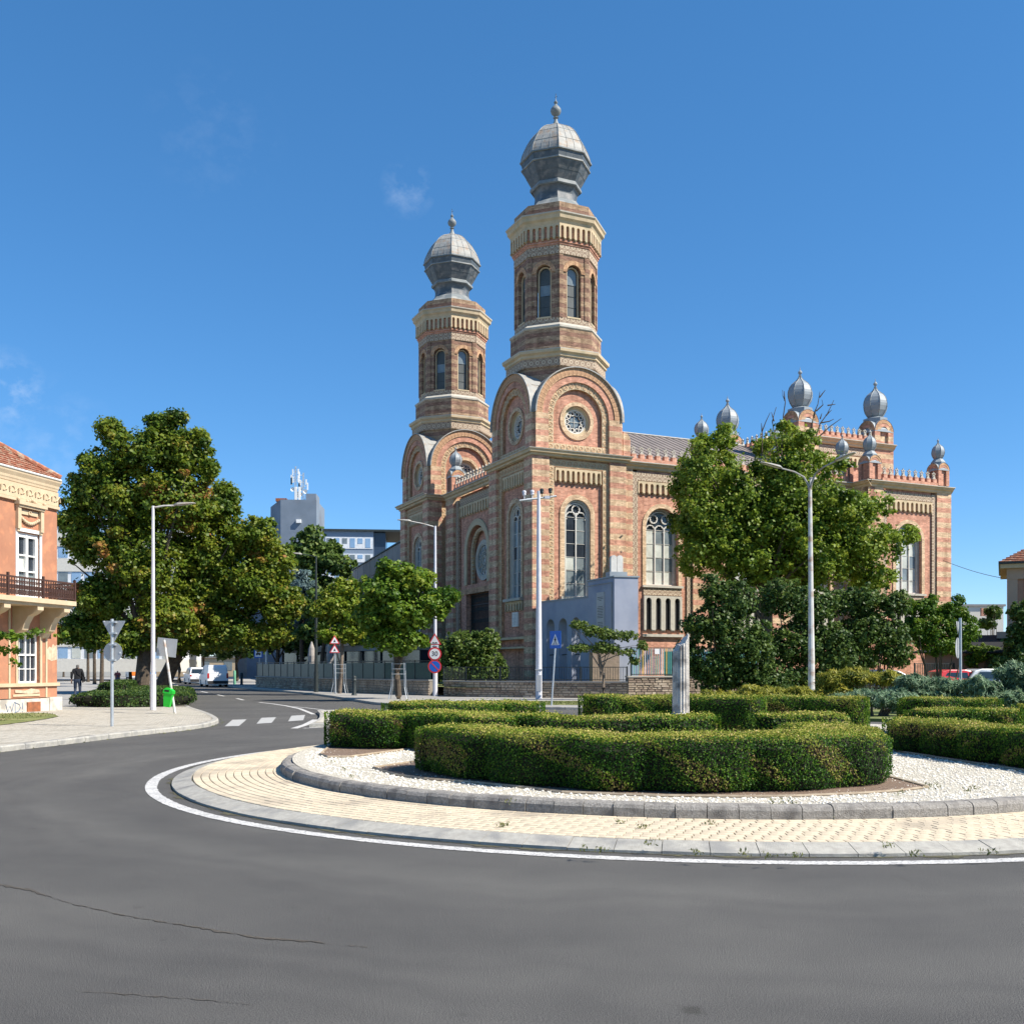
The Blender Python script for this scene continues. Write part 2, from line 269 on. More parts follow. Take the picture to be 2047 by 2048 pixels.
# ---------------------------------------------------------------- mesh builder
ORG = {}
def link(o, parent=None):
    COL.objects.link(o)
    if parent is not None: o.parent = parent
    return o
def tag(o, label=None, cat=None, group=None, kind=None):
    if label: o['label'] = label
    if cat: o['category'] = cat
    if group: o['group'] = group
    if kind: o['kind'] = kind
    return o
def thing(name, label, cat, loc=(0, 0, 0), rz=0, group=None, kind=None, local=False):
    o = bpy.data.objects.new(name, None); COL.objects.link(o); o.location = loc; o.rotation_euler = (0, 0, rz); o.empty_display_size = .2
    tag(o, label, cat, group, kind); ORG[o.name] = Vector((0, 0, 0)) if (rz or local) else Vector(loc)
    return o
def org(o):
    while o is not None:
        if o.name in ORG: return ORG[o.name]
        o = o.parent
    return Vector((0, 0, 0))
def copy_tree(o, parent=None, off=None):
    c = o.copy(); COL.objects.link(c)
    if parent is not None: c.parent = parent
    if off is not None: c.location = Vector(o.location)+Vector(off)
    for ch in [k for k in o.children]:
        copy_tree(ch, c)
    return c
class Fr:
    """frame on a wall: u along the wall, z up, d outward"""
    def __init__(s, o, t, n): s.o = Vector(o); s.t = Vector(t).normalized(); s.n = Vector(n).normalized()
    def P(s, u, z, d=0): return s.o+s.t*u+s.n*d+Vector((0, 0, z))
    def sh(s, u=0, z=0, d=0): return Fr(s.P(u, z, d), s.t, s.n)
class MB:
    def __init__(s): s.v = []; s.f = []; s.m = []; s.cm = 0
    def face(s, pts):
        i = len(s.v); s.v += [tuple(p) for p in pts]; s.f.append(tuple(range(i, i+len(pts)))); s.m.append(s.cm)
    def hexa(s, a):   # 8 points: bottom 0-3, top 4-7
        i = len(s.v); s.v += [tuple(p) for p in a]
        for q in ((0, 3, 2, 1), (4, 5, 6, 7), (0, 1, 5, 4), (1, 2, 6, 5), (2, 3, 7, 6), (3, 0, 4, 7)):
            s.f.append(tuple(i+k for k in q)); s.m.append(s.cm)
    def box(s, c, sz, rz=0, ry=0, rx=0):
        M = Matrix.Translation(Vector(c)) @ Matrix.Rotation(rz, 4, 'Z') @ Matrix.Rotation(ry, 4, 'Y') @ Matrix.Rotation(rx, 4, 'X')
        x, y, z = sz[0]/2, sz[1]/2, sz[2]/2
        s.hexa([M @ Vector(p) for p in ((-x, -y, -z), (x, -y, -z), (x, y, -z), (-x, y, -z), (-x, -y, z), (x, -y, z), (x, y, z), (-x, y, z))])
    def bf(s, F, u0, u1, z0, z1, d0, d1):
        s.hexa([F.P(u0, z0, d0), F.P(u1, z0, d0), F.P(u1, z0, d1), F.P(u0, z0, d1), F.P(u0, z1, d0), F.P(u1, z1, d0), F.P(u1, z1, d1), F.P(u0, z1, d1)])
    def prism(s, F, poly, d0, d1):
        a = [F.P(u, z, d0) for u, z in poly]; b = [F.P(u, z, d1) for u, z in poly]; n = len(poly)
        s.face(a[::-1]); s.face(b)
        for k in range(n): s.face([a[k], a[(k+1) % n], b[(k+1) % n], b[k]])
    def vprism(s, pts, z0, z1, cap=True):
        a = [Vector((p[0], p[1], z0)) for p in pts]; b = [Vector((p[0], p[1], z1)) for p in pts]; n = len(pts)
        if cap: s.face(b)
        for k in range(n): s.face([a[k], a[(k+1) % n], b[(k+1) % n], b[k]])
    def strip(s, A, B):
        for k in range(len(A)-1): s.face([A[k], A[k+1], B[k+1], B[k]])
    def band(s, F, cu, cz, r0, r1, d0, d1, a0=0, a1=pi, n=20, leg=None, back=False):
        """ring segment r0<r1, front at d1, back at d0, with optional straight legs down to z=leg"""
        prof = [(a0+(a1-a0)*k/n) for k in range(n+1)]
        def pts(r, d):
            q = [F.P(cu+r*cos(a), cz+r*sin(a), d) for a in prof]
            if leg is not None: q = [F.P(cu+r, leg, d)]+q+[F.P(cu-r, leg, d)]
            return q
        i1, o1, i0, o0 = pts(r0, d1), pts(r1, d1), pts(r0, d0), pts(r1, d0)
        s.strip(i1, o1); s.strip(i0, i1); s.strip(o1, o0)
        for k in (0, -1): s.face([i1[k], o1[k], o0[k], i0[k]])
    def disc(s, F, cu, cz, r, d, n=24):
        s.face([F.P(cu+r*cos(2*pi*k/n), cz+r*sin(2*pi*k/n), d) for k in range(n)])
    def archwall(s, F, u0, u1, z0, z1, cu, hw, zs, zp, d, dep, n=14):
        if cu-hw > u0: s.face([F.P(u0, z0, d), F.P(cu-hw, z0, d), F.P(cu-hw, z1, d), F.P(u0, z1, d)])
        if cu+hw < u1: s.face([F.P(cu+hw, z0, d), F.P(u1, z0, d), F.P(u1, z1, d), F.P(cu+hw, z1, d)])
        if zs > z0: s.face([F.P(cu-hw, z0, d), F.P(cu+hw, z0, d), F.P(cu+hw, zs, d), F.P(cu-hw, zs, d)])
        arc = [(cu-hw*cos(pi*k/n), zp+hw*sin(pi*k/n)) for k in range(n+1)]
        for k in range(n): s.face([F.P(*arc[k], d), F.P(*arc[k+1], d), F.P(arc[k+1][0], z1, d), F.P(arc[k][0], z1, d)])
        pr = [(cu-hw, zs)]+arc+[(cu+hw, zs), (cu-hw, zs)]
        s.strip([F.P(*q, d) for q in pr], [F.P(*q, d-dep) for q in pr])
    def holewall(s, F, u0, u1, z0, z1, cu, cz, r, d, dep, n=24, arch=None):
        """wall with round hole; arch=(cu,cz,R) gives a half-round top of that radius instead of z1"""
        def top(u):
            if arch: return arch[1]+math.sqrt(max(0, arch[2]**2-(u-arch[0])**2))
            return z1
        us = [u0+(cu-r-u0)*k/8 for k in range(9)]
        for a, b in zip(us, us[1:]): s.face([F.P(a, z0, d), F.P(b, z0, d), F.P(b, top(b), d), F.P(a, top(a), d)])
        us = [cu+r+(u1-cu-r)*k/8 for k in range(9)]
        for a, b in zip(us, us[1:]): s.face([F.P(a, z0, d), F.P(b, z0, d), F.P(b, top(b), d), F.P(a, top(a), d)])
        m = n//2
        for k in range(m):
            a, b = pi-pi*k/m, pi-pi*(k+1)/m
            ua, ub = cu+r*cos(a), cu+r*cos(b)
            s.face([F.P(ua, cz+r*sin(a), d), F.P(ub, cz+r*sin(b), d), F.P(ub, top(ub), d), F.P(ua, top(ua), d)])
            s.face([F.P(ua, z0, d), F.P(ub, z0, d), F.P(ub, cz-r*sin(b), d), F.P(ua, cz-r*sin(a), d)])
        C = [F.P(cu+r*cos(2*pi*k/n), cz+r*sin(2*pi*k/n), d) for k in range(n+1)]; D = [F.P(cu+r*cos(2*pi*k/n), cz+r*sin(2*pi*k/n), d-dep) for k in range(n+1)]
        s.strip(C, D)
    def tube(s, pts, rad, n=8, cap=True):
        pts = [Vector(p) for p in pts]
        if not hasattr(rad, '__len__'): rad = [rad]*len(pts)
        rings = []
        for k, p in enumerate(pts):
            t = (pts[min(k+1, len(pts)-1)]-pts[max(k-1, 0)]).normalized()
            x = t.cross(Vector((0, 0, 1)))
            if x.length < .05: x = t.cross(Vector((0, 1, 0)))
            x.normalize(); y = t.cross(x).normalized()
            rings.append([p+(x*cos(2*pi*j/n)+y*sin(2*pi*j/n))*rad[k] for j in range(n)])
        i0 = len(s.v)
        for r in rings: s.v += [tuple(q) for q in r]
        for k in range(len(pts)-1):
            for j in range(n):
                a = i0+k*n+j; b = i0+k*n+(j+1) % n
                s.f.append((a, b, b+n, a+n)); s.m.append(s.cm)
        if cap:
            s.f.append(tuple(i0+j for j in range(n))[::-1]); s.m.append(s.cm)
            s.f.append(tuple(i0+(len(pts)-1)*n+j for j in range(n))); s.m.append(s.cm)
    def lathe(s, prof, c, n=8, ph=0, seg=None, cap=False):
        """prof: (r,z) list; seg: range of segments only"""
        rng_ = range(n) if seg is None else seg
        c = Vector(c)
        for j in rng_:
            a, b = ph+2*pi*j/n, ph+2*pi*(j+1)/n
            A = [c+Vector((r*cos(a), r*sin(a), z)) for r, z in prof]; B = [c+Vector((r*cos(b), r*sin(b), z)) for r, z in prof]
            i = len(s.v); s.v += [tuple(q) for q in A+B]; m = len(A)
            for k in range(m-1): s.f.append((i+k, i+m+k, i+m+k+1, i+k+1)); s.m.append(s.cm)
        if cap:
            r, z = prof[-1]; s.face([c+Vector((r*cos(ph+2*pi*j/n), r*sin(ph+2*pi*j/n), z)) for j in range(n)])
    def ball(s, c, r, n=10, m=6, sz=1):
        s.lathe([(r*sin(pi*k/m), -r*sz*cos(pi*k/m)) for k in range(m+1)], c, n)
    def build(s, name, mats, parent=None, smooth=False, off=None, merge=False):
        me = bpy.data.meshes.new(name)
        V = np.array(s.v, dtype=np.float64).reshape(-1, 3)
        o0 = org(parent) if parent is not None else (Vector(off) if off is not None else Vector((V[:, 0].mean(), V[:, 1].mean(), V[:, 2].min())))
        o0 = np.array(o0)
        me.from_pydata((V-o0).tolist(), [], s.f)
        uv = me.uv_layers.new(name='UVMap')
        nl = len(me.loops); co = np.zeros(nl*2)
        nor = np.zeros(len(me.polygons)*3); me.polygons.foreach_get('normal', nor); nor = nor.reshape(-1, 3)
        lt = np.array([len(f) for f in s.f]); vi = np.concatenate([np.array(f) for f in s.f]) if s.f else np.zeros(0, int)
        Nn = np.repeat(nor, lt, axis=0); P = V[vi]
        hor = np.abs(Nn[:, 2]) > .7
        h = np.hypot(Nn[:, 0], Nn[:, 1])+1e-9
        u = np.where(hor, P[:, 0], (-Nn[:, 1]*P[:, 0]+Nn[:, 0]*P[:, 1])/h)
        v = np.where(hor, P[:, 1], P[:, 2])
        co = np.stack([u, v], 1).ravel(); uv.data.foreach_set('uv', co)
        if not isinstance(mats, (list, tuple)): mats = [mats]
        for m in mats: me.materials.append(MATS[m])
        if len(mats) > 1: me.polygons.foreach_set('material_index', s.m)
        if smooth: me.polygons.foreach_set('use_smooth', [True]*len(me.polygons))
        me.update()
        if smooth or merge:
            import bmesh
            b = bmesh.new(); b.from_mesh(me); bmesh.ops.remove_doubles(b, verts=b.verts, dist=.0005)
            bmesh.ops.recalc_face_normals(b, faces=b.faces); b.to_mesh(me); b.free()
            if smooth:
                me.set_sharp_from_angle(angle=R(38))
        ob = bpy.data.objects.new(name, me); link(ob, parent)
        if parent is None: ob.location = Vector(o0)
        return ob
def inst(me, name, parent, loc, rz=0, sc=None):
    o = bpy.data.objects.new(name, me); COL.objects.link(o); o.parent = parent; o.location = loc; o.rotation_euler = (0, 0, rz)
    if sc: o.scale = sc
    return o
def leafmesh(name, pts, sizes, mat, parent=None, up=None, lv=None, aspect=.75, drop=0., outd=None, mats=None, off=None, kind=None):
    """many diamond-shaped leaves in one mesh; pts (N,3)"""
    N = len(pts); pts = np.asarray(pts, float)
    n = rng.normal(size=(N, 3))
    if outd is not None: n = n*.55+outd
    n /= np.linalg.norm(n, axis=1)[:, None]+1e-9
    a = rng.normal(size=(N, 3)); a[:, 2] -= drop
    if up is not None: a = a*.5+up
    t = a-(a*n).sum(1)[:, None]*n; t /= np.linalg.norm(t, axis=1)[:, None]+1e-9
    b = np.cross(n, t)
    s = np.asarray(sizes)[:, None] if hasattr(sizes, '__len__') else sizes
    base = pts-t*s*.5; tip = pts+t*s*.5; l = pts-b*s*.5*aspect-n*s*.08; r = pts+b*s*.5*aspect-n*s*.08
    V = np.stack([base, l, tip, r], 1).reshape(-1, 3)
    o0 = np.array(org(parent)) if parent is not None else (np.array(off) if off is not None else np.array([pts[:, 0].mean(), pts[:, 1].mean(), pts[:, 2].min()]))
    V = V-o0
    me = bpy.data.meshes.new(name); me.vertices.add(N*4); me.vertices.foreach_set('co', V.ravel())
    me.loops.add(N*4); me.loops.foreach_set('vertex_index', np.arange(N*4, dtype=np.int32))
    me.polygons.add(N); me.polygons.foreach_set('loop_start', np.arange(N, dtype=np.int32)*4)
    me.update(calc_edges=True)
    at = me.attributes.new('lv', 'FLOAT', 'FACE')
    if lv is None: lv = rng.random(N)
    at.data.foreach_set('value', np.clip(np.asarray(lv, dtype=np.float32), 0, 1))
    me.materials.append(MATS[mat])
    ob = bpy.data.objects.new(name, me); link(ob, parent)
    if parent is None: ob.location = o0
    if kind: ob['kind'] = kind
    return ob
_tx = {}
def textmesh(txt, size, depth=.004):
    k = (txt, size)
    cu = bpy.data.curves.new('lettering', 'FONT'); cu.body = txt; cu.size = size; cu.extrude = depth/2; cu.align_x = 'CENTER'; cu.align_y = 'CENTER'
    o = bpy.data.objects.new('lettering', cu); COL.objects.link(o)
    dg = bpy.context.evaluated_depsgraph_get(); me = bpy.data.meshes.new_from_object(o.evaluated_get(dg))
    bpy.data.objects.remove(o); bpy.data.curves.remove(cu); return me
# ================================================================ GROUND, ROADS, ISLAND
def sheet(name, pts, z, m, kind='structure'):
    b = MB(); b.face([Vector((p[0], p[1], z)) for p in pts]); o = b.build(name, m); o['kind'] = kind; return o
def struct(name, b, m, smooth=False, merge=False):
    o = b.build(name, m, smooth=smooth, merge=merge); o['kind'] = 'structure'; return o
sheet('ground', [(-900, -40), (900, -40), (900, 1400), (-900, 1400)], -.05, 'earth')
sheet('road', [(-70, -25), (60, -25), (60, 48), (8, 48), (-22, 90), (-60, 180), (-110, 180), (-70, 60)], 0, 'asphalt')
cur = [(-13.2, -12), (-11.6, 6), (-10.7, 14), (-10.05, 20.13), (-9.58, 22), (-9.2, 24.87), (-8.7, 26.5), (-8.42, 28), (-8.6, 30.1), (-9.1, 31.8), (-10.4, 35.2), (-11.8, 38.4), (-13.0, 41.2), (-16.2, 50.6), (-19.5, 60.4), (-25.5, 79), (-31, 95), (-43, 128), (-60, 172)]
def resample(P, step):
    P = [Vector((p[0], p[1], 0)) for p in P]; out = [P[0]]; carry = 0
    for a, b in zip(P, P[1:]):
        Ls = (b-a).length; d = step-carry
        while d <= Ls:
            out.append(a+(b-a)*(d/Ls)); d += step
        carry = Ls-(d-step)
    out.append(P[-1]); return out
def offs(P, d):
    out = []
    for k, p in enumerate(P):
        t = (P[min(k+1, len(P)-1)]-P[max(k-1, 0)]).normalized(); out.append(p+Vector((-t.y, t.x, 0))*d)
    return out
def smoothpts(P, n=3):
    P = [Vector((p[0], p[1], 0)) for p in P]
    for _ in range(n):
        Q = [P[0]]
        for a, b in zip(P, P[1:]): Q += [a*.75+b*.25, a*.25+b*.75]
        P = Q+[P[-1]]
    return P
def kerb(name, P, wid, h, m, step=1.0, far=70, side=1):
    """row of kerb stones: the near ones are objects, the far ones one mesh"""
    P = resample(P, step); Q = offs(P, wid*side)
    root = thing(name, None, None, (P[0].x, P[0].y, 0), kind='structure'); rest = MB(); nn = 0
    for a, b, c, d in zip(P, P[1:], Q, Q[1:]):
        g = .006; t = (b-a); a2, b2, c2, d2 = a+t*g, b-t*g, c+t*g, d-t*g
        bv = .02*side
        nrm = (c-a).normalized()*.025
        up = Vector((0, 0, h))
        tgt = MB() if (a.y < far and nn < 120) else rest
        if side > 0: lo = [a2, b2, d2, c2]
        else: lo = [a2, b2, d2, c2]
        z0 = Vector((0, 0, -.04))
        i = tgt
        i.face([a2+z0, b2+z0, b2+Vector((0, 0, h-.03)), a2+Vector((0, 0, h-.03))]); i.face([a2+Vector((0, 0, h-.03)), b2+Vector((0, 0, h-.03)), b2+nrm+up, a2+nrm+up])
        i.face([a2+nrm+up, b2+nrm+up, d2+up, c2+up]); i.face([a2+z0, a2+Vector((0, 0, h-.03)), a2+nrm+up, c2+up, c2+z0]); i.face([b2+z0, b2+Vector((0, 0, h-.03)), b2+nrm+up, d2+up, d2+z0])
        if tgt is not rest: tgt.build('kerb_stone', m, root); nn += 1
    if rest.f: tag(rest.build('kerb_stone', m, root), kind='stuff')
    return root
cl = smoothpts(cur, 2)
kerb('kerb', cl, .17, .12, 'kerb_light', far=42, side=1)
inner = offs(cl, .17)
sheet('pavement', [(p.x, p.y) for p in inner]+[(-140, 172), (-140, -12)], .112, 'slab_joint')
# paving slabs of the corner pavement, laid in rows: one joined mesh of real slabs with open joints
def inpoly(x, y, P):
    c = False; j = len(P)-1
    for i in range(len(P)):
        if (P[i][1] > y) != (P[j][1] > y) and x < (P[j][0]-P[i][0])*(y-P[i][1])/(P[j][1]-P[i][1])+P[i][0]: c = not c
        j = i
    return c
pp = [(p.x, p.y) for p in inner]+[(-140, 172), (-140, -12)]
b = MB(); dx, dy = .13, .215; far = MB()
gr_patch = [G(*q) for q in [(-260, 1478), (0, 1460), (60, 1452), (100, 1445), (117, 1441), (108, 1437), (87, 1434), (0, 1435), (-260, 1441)]]
grp = [(p.x, p.y) for p in gr_patch]
ta = Vector((cos(R(-6)), sin(R(-6)), 0)); tb = Vector((-ta.y, ta.x, 0))
for i in range(-170, 20):
    for j in range(74, 190):
        c = ta*(i*dx)+tb*(j*dy+(i % 2)*dy*.5)
        if not (17 < c.y < 40 and -18 < c.x): continue
        if not inpoly(c.x, c.y, pp) or inpoly(c.x, c.y, grp): continue
        q = [c+ta*sx*(dx/2-.008)+tb*sy*(dy/2-.003) for sx, sy in ((-1, -1), (1, -1), (1, 1), (-1, 1))]
        z = .12+random.uniform(-.0015, .0015); b.face([(p.x, p.y, z) for p in q])
        for k in (0, 3):
            p, p2 = q[k], q[(k+1) % 4]; b.face([(p.x, p.y, z-.01), (p2.x, p2.y, z-.01), (p2.x, p2.y, z), (p.x, p.y, z)])
tag(b.build('paving_slab', 'slab_cream'), kind='stuff')
sheet('pavement_far', [(-140, 40), (-13.4, 40.2), (-16.4, 49.5), (-19.8, 59), (-25.9, 78), (-31.4, 94), (-60.5, 170), (-140, 170)], .117, 'pavement_grey')
o = sheet('lawn', grp, .135, 'lawn')
# pavement on the far side with its kerb
cur2 = [(60, 41.5), (30, 40.2), (16, 39.6), (6, 39.8), (1, 40.6), (-2.6, 42.2), (-5.8, 45.1), (-6.6, 47), (-12, 62.6), (-21.9, 82.5), (-30, 101), (-50, 146), (-62, 172)]
cl2 = smoothpts(cur2, 2)
kerb('kerb', cl2, .17, .12, 'kerb_light', far=80, side=-1)
in2 = offs(cl2, -.17)
sheet('pavement', [(p.x, p.y) for p in in2]+[(160, 172), (160, 60)], .118, 'pavement_grey')
sheet('lawn', [(.4, 42.3), (14, 41.5), (14, 46.8), (.8, 47.5)], .128, 'lawn')
sheet('lawn', [(16, 40.6), (58, 42.5), (58, 58), (18, 57)], .128, 'lawn')
b = MB(); b.vprism([(9.5, 32), (14, 30.2), (22, 30.2), (34, 33), (40, 38.6), (24, 39.2), (12, 38.6), (8.5, 37.5)], -.02, .10); struct('planted_island', b, 'lawn')
# splitter island
sp = [G(*q) for q in [(634, 1426), (700, 1424), (780, 1428), (800, 1446), (740, 1452), (655, 1455), (618, 1455.5), (631, 1450), (639, 1441), (640, 1433)]]
b = MB(); b.vprism(sp, -.03, .1); o = struct('traffic_island', b, 'kerb_light')
cen = sum(sp, Vector())/len(sp)
sheet('traffic_island_paving', [cen+(p-cen)*.86 for p in sp], .106, 'slab_cream')
# road markings
def mark(pts, m='paint_white', z=.005, name='road_marking'):
    return sheet(name, [G(*p) for p in pts], z, m)
def line(P, wid, m='paint_white', name='road_marking'):
    P = [G(*p) for p in P]; A = offs(P, wid/2); B = offs(P, -wid/2); b = MB(); up = Vector((0, 0, .005)); b.strip([p+up for p in A], [p+up for p in B]); return struct(name, b, m)
for q in ([(449, 1453), (478, 1452.3), (493.3, 1439.2), (464.7, 1440.1)], [(512.8, 1448), (543.3, 1446), (552, 1434.9), (523, 1436)], [(576, 1443.2), (606.4, 1440.8), (610, 1430.1), (582.6, 1432)]): mark(q, 'zebra_paint', name='crossing_stripe')
line([(518, 1405), (545, 1408), (572, 1412), (600, 1418), (627, 1429)], .16); line([(585, 1413.5), (612, 1416), (650, 1420.5)], .12)
line([(588, 1457.3), (612, 1449.5), (631, 1439.6)], .2); line([(606, 1457), (660, 1454.2), (720, 1452)], .14)
for a, b_ in (((473, 1397), (487, 1400.5)), ((434, 1389.5), (448, 1392.6)), ((402, 1383), (415, 1385.7)), ((376, 1378), (387, 1380)), ((354, 1373.5), (363, 1375)), ((336, 1369.6), (343, 1371))): line([a, b_], .16)
# faint scuffs and the open seam in the near asphalt
random.seed(3)
def crack(P, w0, name='road_crack', m='crack_fill'):
    P = [G(*p) for p in P]; Q = resample([(p.x, p.y) for p in P], .035); b = MB(); up = Vector((0, 0, .004)); A, B = [], []
    for k, p in enumerate(Q):
        e = .5+.5*math.sin(k*.13)*math.sin(k*.041+1); ww = w0*max(0, .1+e*1.2-.35*(random.random() < .25))*random.uniform(.2, 1.5)
        jit = random.uniform(-.012, .012)
        A.append(p+Vector((0, ww/2+jit, .004))); B.append(p+Vector((0, -ww/2+jit, .004)))
    b.strip(A, B); return struct(name, b, m)
crack([(-40, 1764), (60, 1781), (130, 1805), (230, 1828), (280, 1838), (360, 1850), (440, 1864), (520, 1877), (620, 1884), (700, 1893), (735, 1894)], .035)
crack([(150, 1983), (340, 1996), (520, 2012)], .008)
crack([(180, 1525), (330, 1505), (420, 1498)], .012, m='scuff', name='road_scuff'); crack([(30, 1560), (250, 1518), (300, 1512)], .02, name='road_scuff', m='scuff')

# ---------------------------------------------------------------- roundabout
RC = Vector((2.8, 16.9, 0))
def bump(th):
    d = math.degrees(th) % 360
    if d > 180: d -= 360
    def ss(a, b, x):
        t = min(1, max(0, (x-a)/(b-a))); return t*t*(3-2*t)
    return 2.3*ss(-48, 15, d)*(1-ss(70, 125, d))
def rp(th, r, z): return RC+Vector((cos(th)*(r+bump(th)), sin(th)*(r+bump(th)), z))
def ringband(r0, z0, r1, z1, n=240, b=None):
    b = b or MB(); A = [rp(2*pi*k/n, r0, z0) for k in range(n+1)]; B = [rp(2*pi*k/n, r1, z1) for k in range(n+1)]; b.strip(A, B); return b
# worn edge line: wobbling edges
b = MB(); A, B = [], []
random.seed(5)
for k in range(1441):
    th = 2*pi*k/1440; left = max(0, cos(th-R(175)))**6
    A.append(rp(th, 8.33+random.uniform(-.006, .006), .005)); B.append(rp(th, 8.17-left*.0+random.uniform(-.008, .012), .005))
b.strip(A, B); struct('roundabout_edge_line', b, 'paint_worn')
b = MB(); A, B = [], []
for k in range(1441):
    th = 2*pi*k/1440; e = .045*(sin(k*.37)+sin(k*.113+2)*1.2+random.uniform(-.6, .9)); A.append(rp(th, 7.985+max(.012, e), .004)); B.append(rp(th, 7.975, .004))
b.strip(A, B); struct('kerb_dirt', b, 'kerb_dirt')
# outer kerb of broad sloping slabs
KR = thing('roundabout_outer_kerb', None, None, (RC.x, RC.y, 0), kind='structure')
nseg = 118; rest = MB()
for k in range(nseg):
    t0, t1 = 2*pi*(k+.008)/nseg, 2*pi*(k+.992)/nseg; tm = (t0+t1)/2
    c = rp(tm, 7.8, 0); vis = c.y < 17.5 and c.x < 8
    tgt = MB() if vis else rest; j = random.uniform(-.004, .004)
    for a, bb in ((t0, tm), (tm, t1)):
        P = lambda th, r, z: rp(th, r, z+j)
        tgt.face([P(a, 7.98, -.03), P(bb, 7.98, -.03), P(bb, 7.98, .03), P(a, 7.98, .03)]); tgt.face([P(a, 7.98, .03), P(bb, 7.98, .03), P(bb, 7.72, .088), P(a, 7.72, .088)])
        tgt.face([P(a, 7.72, .088), P(bb, 7.72, .088), P(bb, 7.70, .02), P(a, 7.70, .02)])
    for a in (t0, t1): tgt.face([rp(a, 7.98, -.03), rp(a, 7.98, .03+j), rp(a, 7.72, .088+j), rp(a, 7.7, -.03)])
    if vis: tgt.build('kerb_slab', 'kerb_light', KR)
tag(rest.build('kerb_slab', 'kerb_light', KR), kind='stuff')
# paved apron: base sheet plus single pavers
b = ringband(7.71, .070, 6.44, .090); AP = struct('apron_bedding', b, 'paver_joint')
APR = thing('paved_apron', None, None, (RC.x, RC.y, 0), kind='structure')
rows = 11; w_r = (7.70-6.45)/rows; allp = []
for i in range(rows):
    rm = 7.70-w_r*(i+.5); n = int(2*pi*rm/.158)
    for k in range(n):
        th = 2*pi*(k+(.5 if i % 2 else 0))/n
        c = rp(th, rm, 0)
        if c.y > 24 and c.x > 0: continue
        allp.append((c.length, i, k, n, th, rm))
allp.sort(key=lambda q: q[0])
def paver(tgt, th, rm, n, z, T=lambda p: p):
    hl = pi/n-.0042/rm; hw = w_r/2-.0040; ch = .005
    P = [(-hl, -hw), (hl, -hw), (hl, hw), (-hl, hw)]
    def pt(a, r, zz, s=1): return T(rp(th+a*s, rm+r*s, zz))
    top = [pt(a*(1-.03), r*(1-.09), z) for a, r in P]; mid = [pt(a, r, z-.006) for a, r in P]; bot = [pt(a, r, z-.03) for a, r in P]
    tgt.face(top)
    for k in range(4):
        k2 = (k+1) % 4; tgt.face([mid[k], mid[k2], top[k2], top[k]]); tgt.face([bot[k], bot[k2], mid[k2], mid[k]])
rest = MB(); rowmesh = {}
for idx, (dist, i, k, n, th, rm) in enumerate(allp):
    z = .088+(7.70-rm)/1.25*.016+random.uniform(-.002, .002)
    if idx < 300 and bump(th) == 0:
        if i not in rowmesh:
            t = MB(); hl = pi/n-.0042/rm; hw = w_r/2-.0040
            P = [(-hl, -hw), (hl, -hw), (hl, hw), (-hl, hw)]
            def q(a, r, zz, s1=1, s2=1): return Vector(((rm+r*s2)*cos(a*s1)-rm, (rm+r*s2)*sin(a*s1), zz))
            top = [q(a, r, 0, .97, .91) for a, r in P]; mid = [q(a, r, -.006) for a, r in P]; bot = [q(a, r, -.03) for a, r in P]
            t.face(top)
            for kk in range(4):
                k2 = (kk+1) % 4; t.face([mid[kk], mid[k2], top[k2], top[kk]]); t.face([bot[kk], bot[k2], mid[k2], mid[kk]])
            me = bpy.data.meshes.new('paver'); me.from_pydata([tuple(v) for v in t.v], [], t.f); me.materials.append(MATS['paver_cream']); rowmesh[i] = me
        inst(rowmesh[i], 'paver', APR, (cos(th)*rm, sin(th)*rm, z), th+random.uniform(-.012, .012))
    else: paver(rest, th, rm, n, z)
tag(rest.build('paver', 'paver_cream', APR), kind='stuff')
# inner kerb of dark stones
KI = thing('roundabout_inner_kerb', None, None, (RC.x, RC.y, 0), kind='structure')
nseg = 126; rest = MB()
for k in range(nseg):
    t0, t1 = 2*pi*(k+.012)/nseg, 2*pi*(k+.988)/nseg; c = rp((t0+t1)/2, 6.4, 0); vis = c.y < 19 and c.x < 8.5
    tgt = MB() if vis else rest; j = random.uniform(-.006, .006); jr = random.uniform(-.008, .008)
    pr = [(6.455+jr, .04), (6.45+jr, .19+j), (6.425+jr, .225+j), (6.38, .243+j), (6.27, .243+j), (6.25, .1)]
    A = [rp(t0, r, z) for r, z in pr]; B = [rp(t1, r, z) for r, z in pr]; tgt.strip(A, B); tgt.face(A); tgt.face(B[::-1])
    if vis: tgt.build('kerb_stone', 'kerb_dark', KI)
tag(rest.build('kerb_stone', 'kerb_dark', KI), kind='stuff')
def zg(x, y): return .185+.014*max(0, y-11.8)+.006*sin(x*2.1)*cos(y*1.7)
b = MB(); n = 90; rad = [0]+[k*.5 for k in range(1, 13)]+[6.28]
grid = []
for r in rad:
    row = []
    for k in range(n+1):
        th = 2*pi*k/n; p = RC+Vector((cos(th), sin(th), 0))*(r/6.28*(6.28+bump(th))); e = .215 if r == 6.28 else zg(p.x, p.y); row.append(Vector((p.x, p.y, e if r < 6.28 else min(.22+.014*max(0, p.y-12)*.9, .6))))
    grid.append(row)
for a, c in zip(grid, grid[1:]): b.strip(a, c)
struct('gravel_bed', b, 'gravel_base', smooth=True)
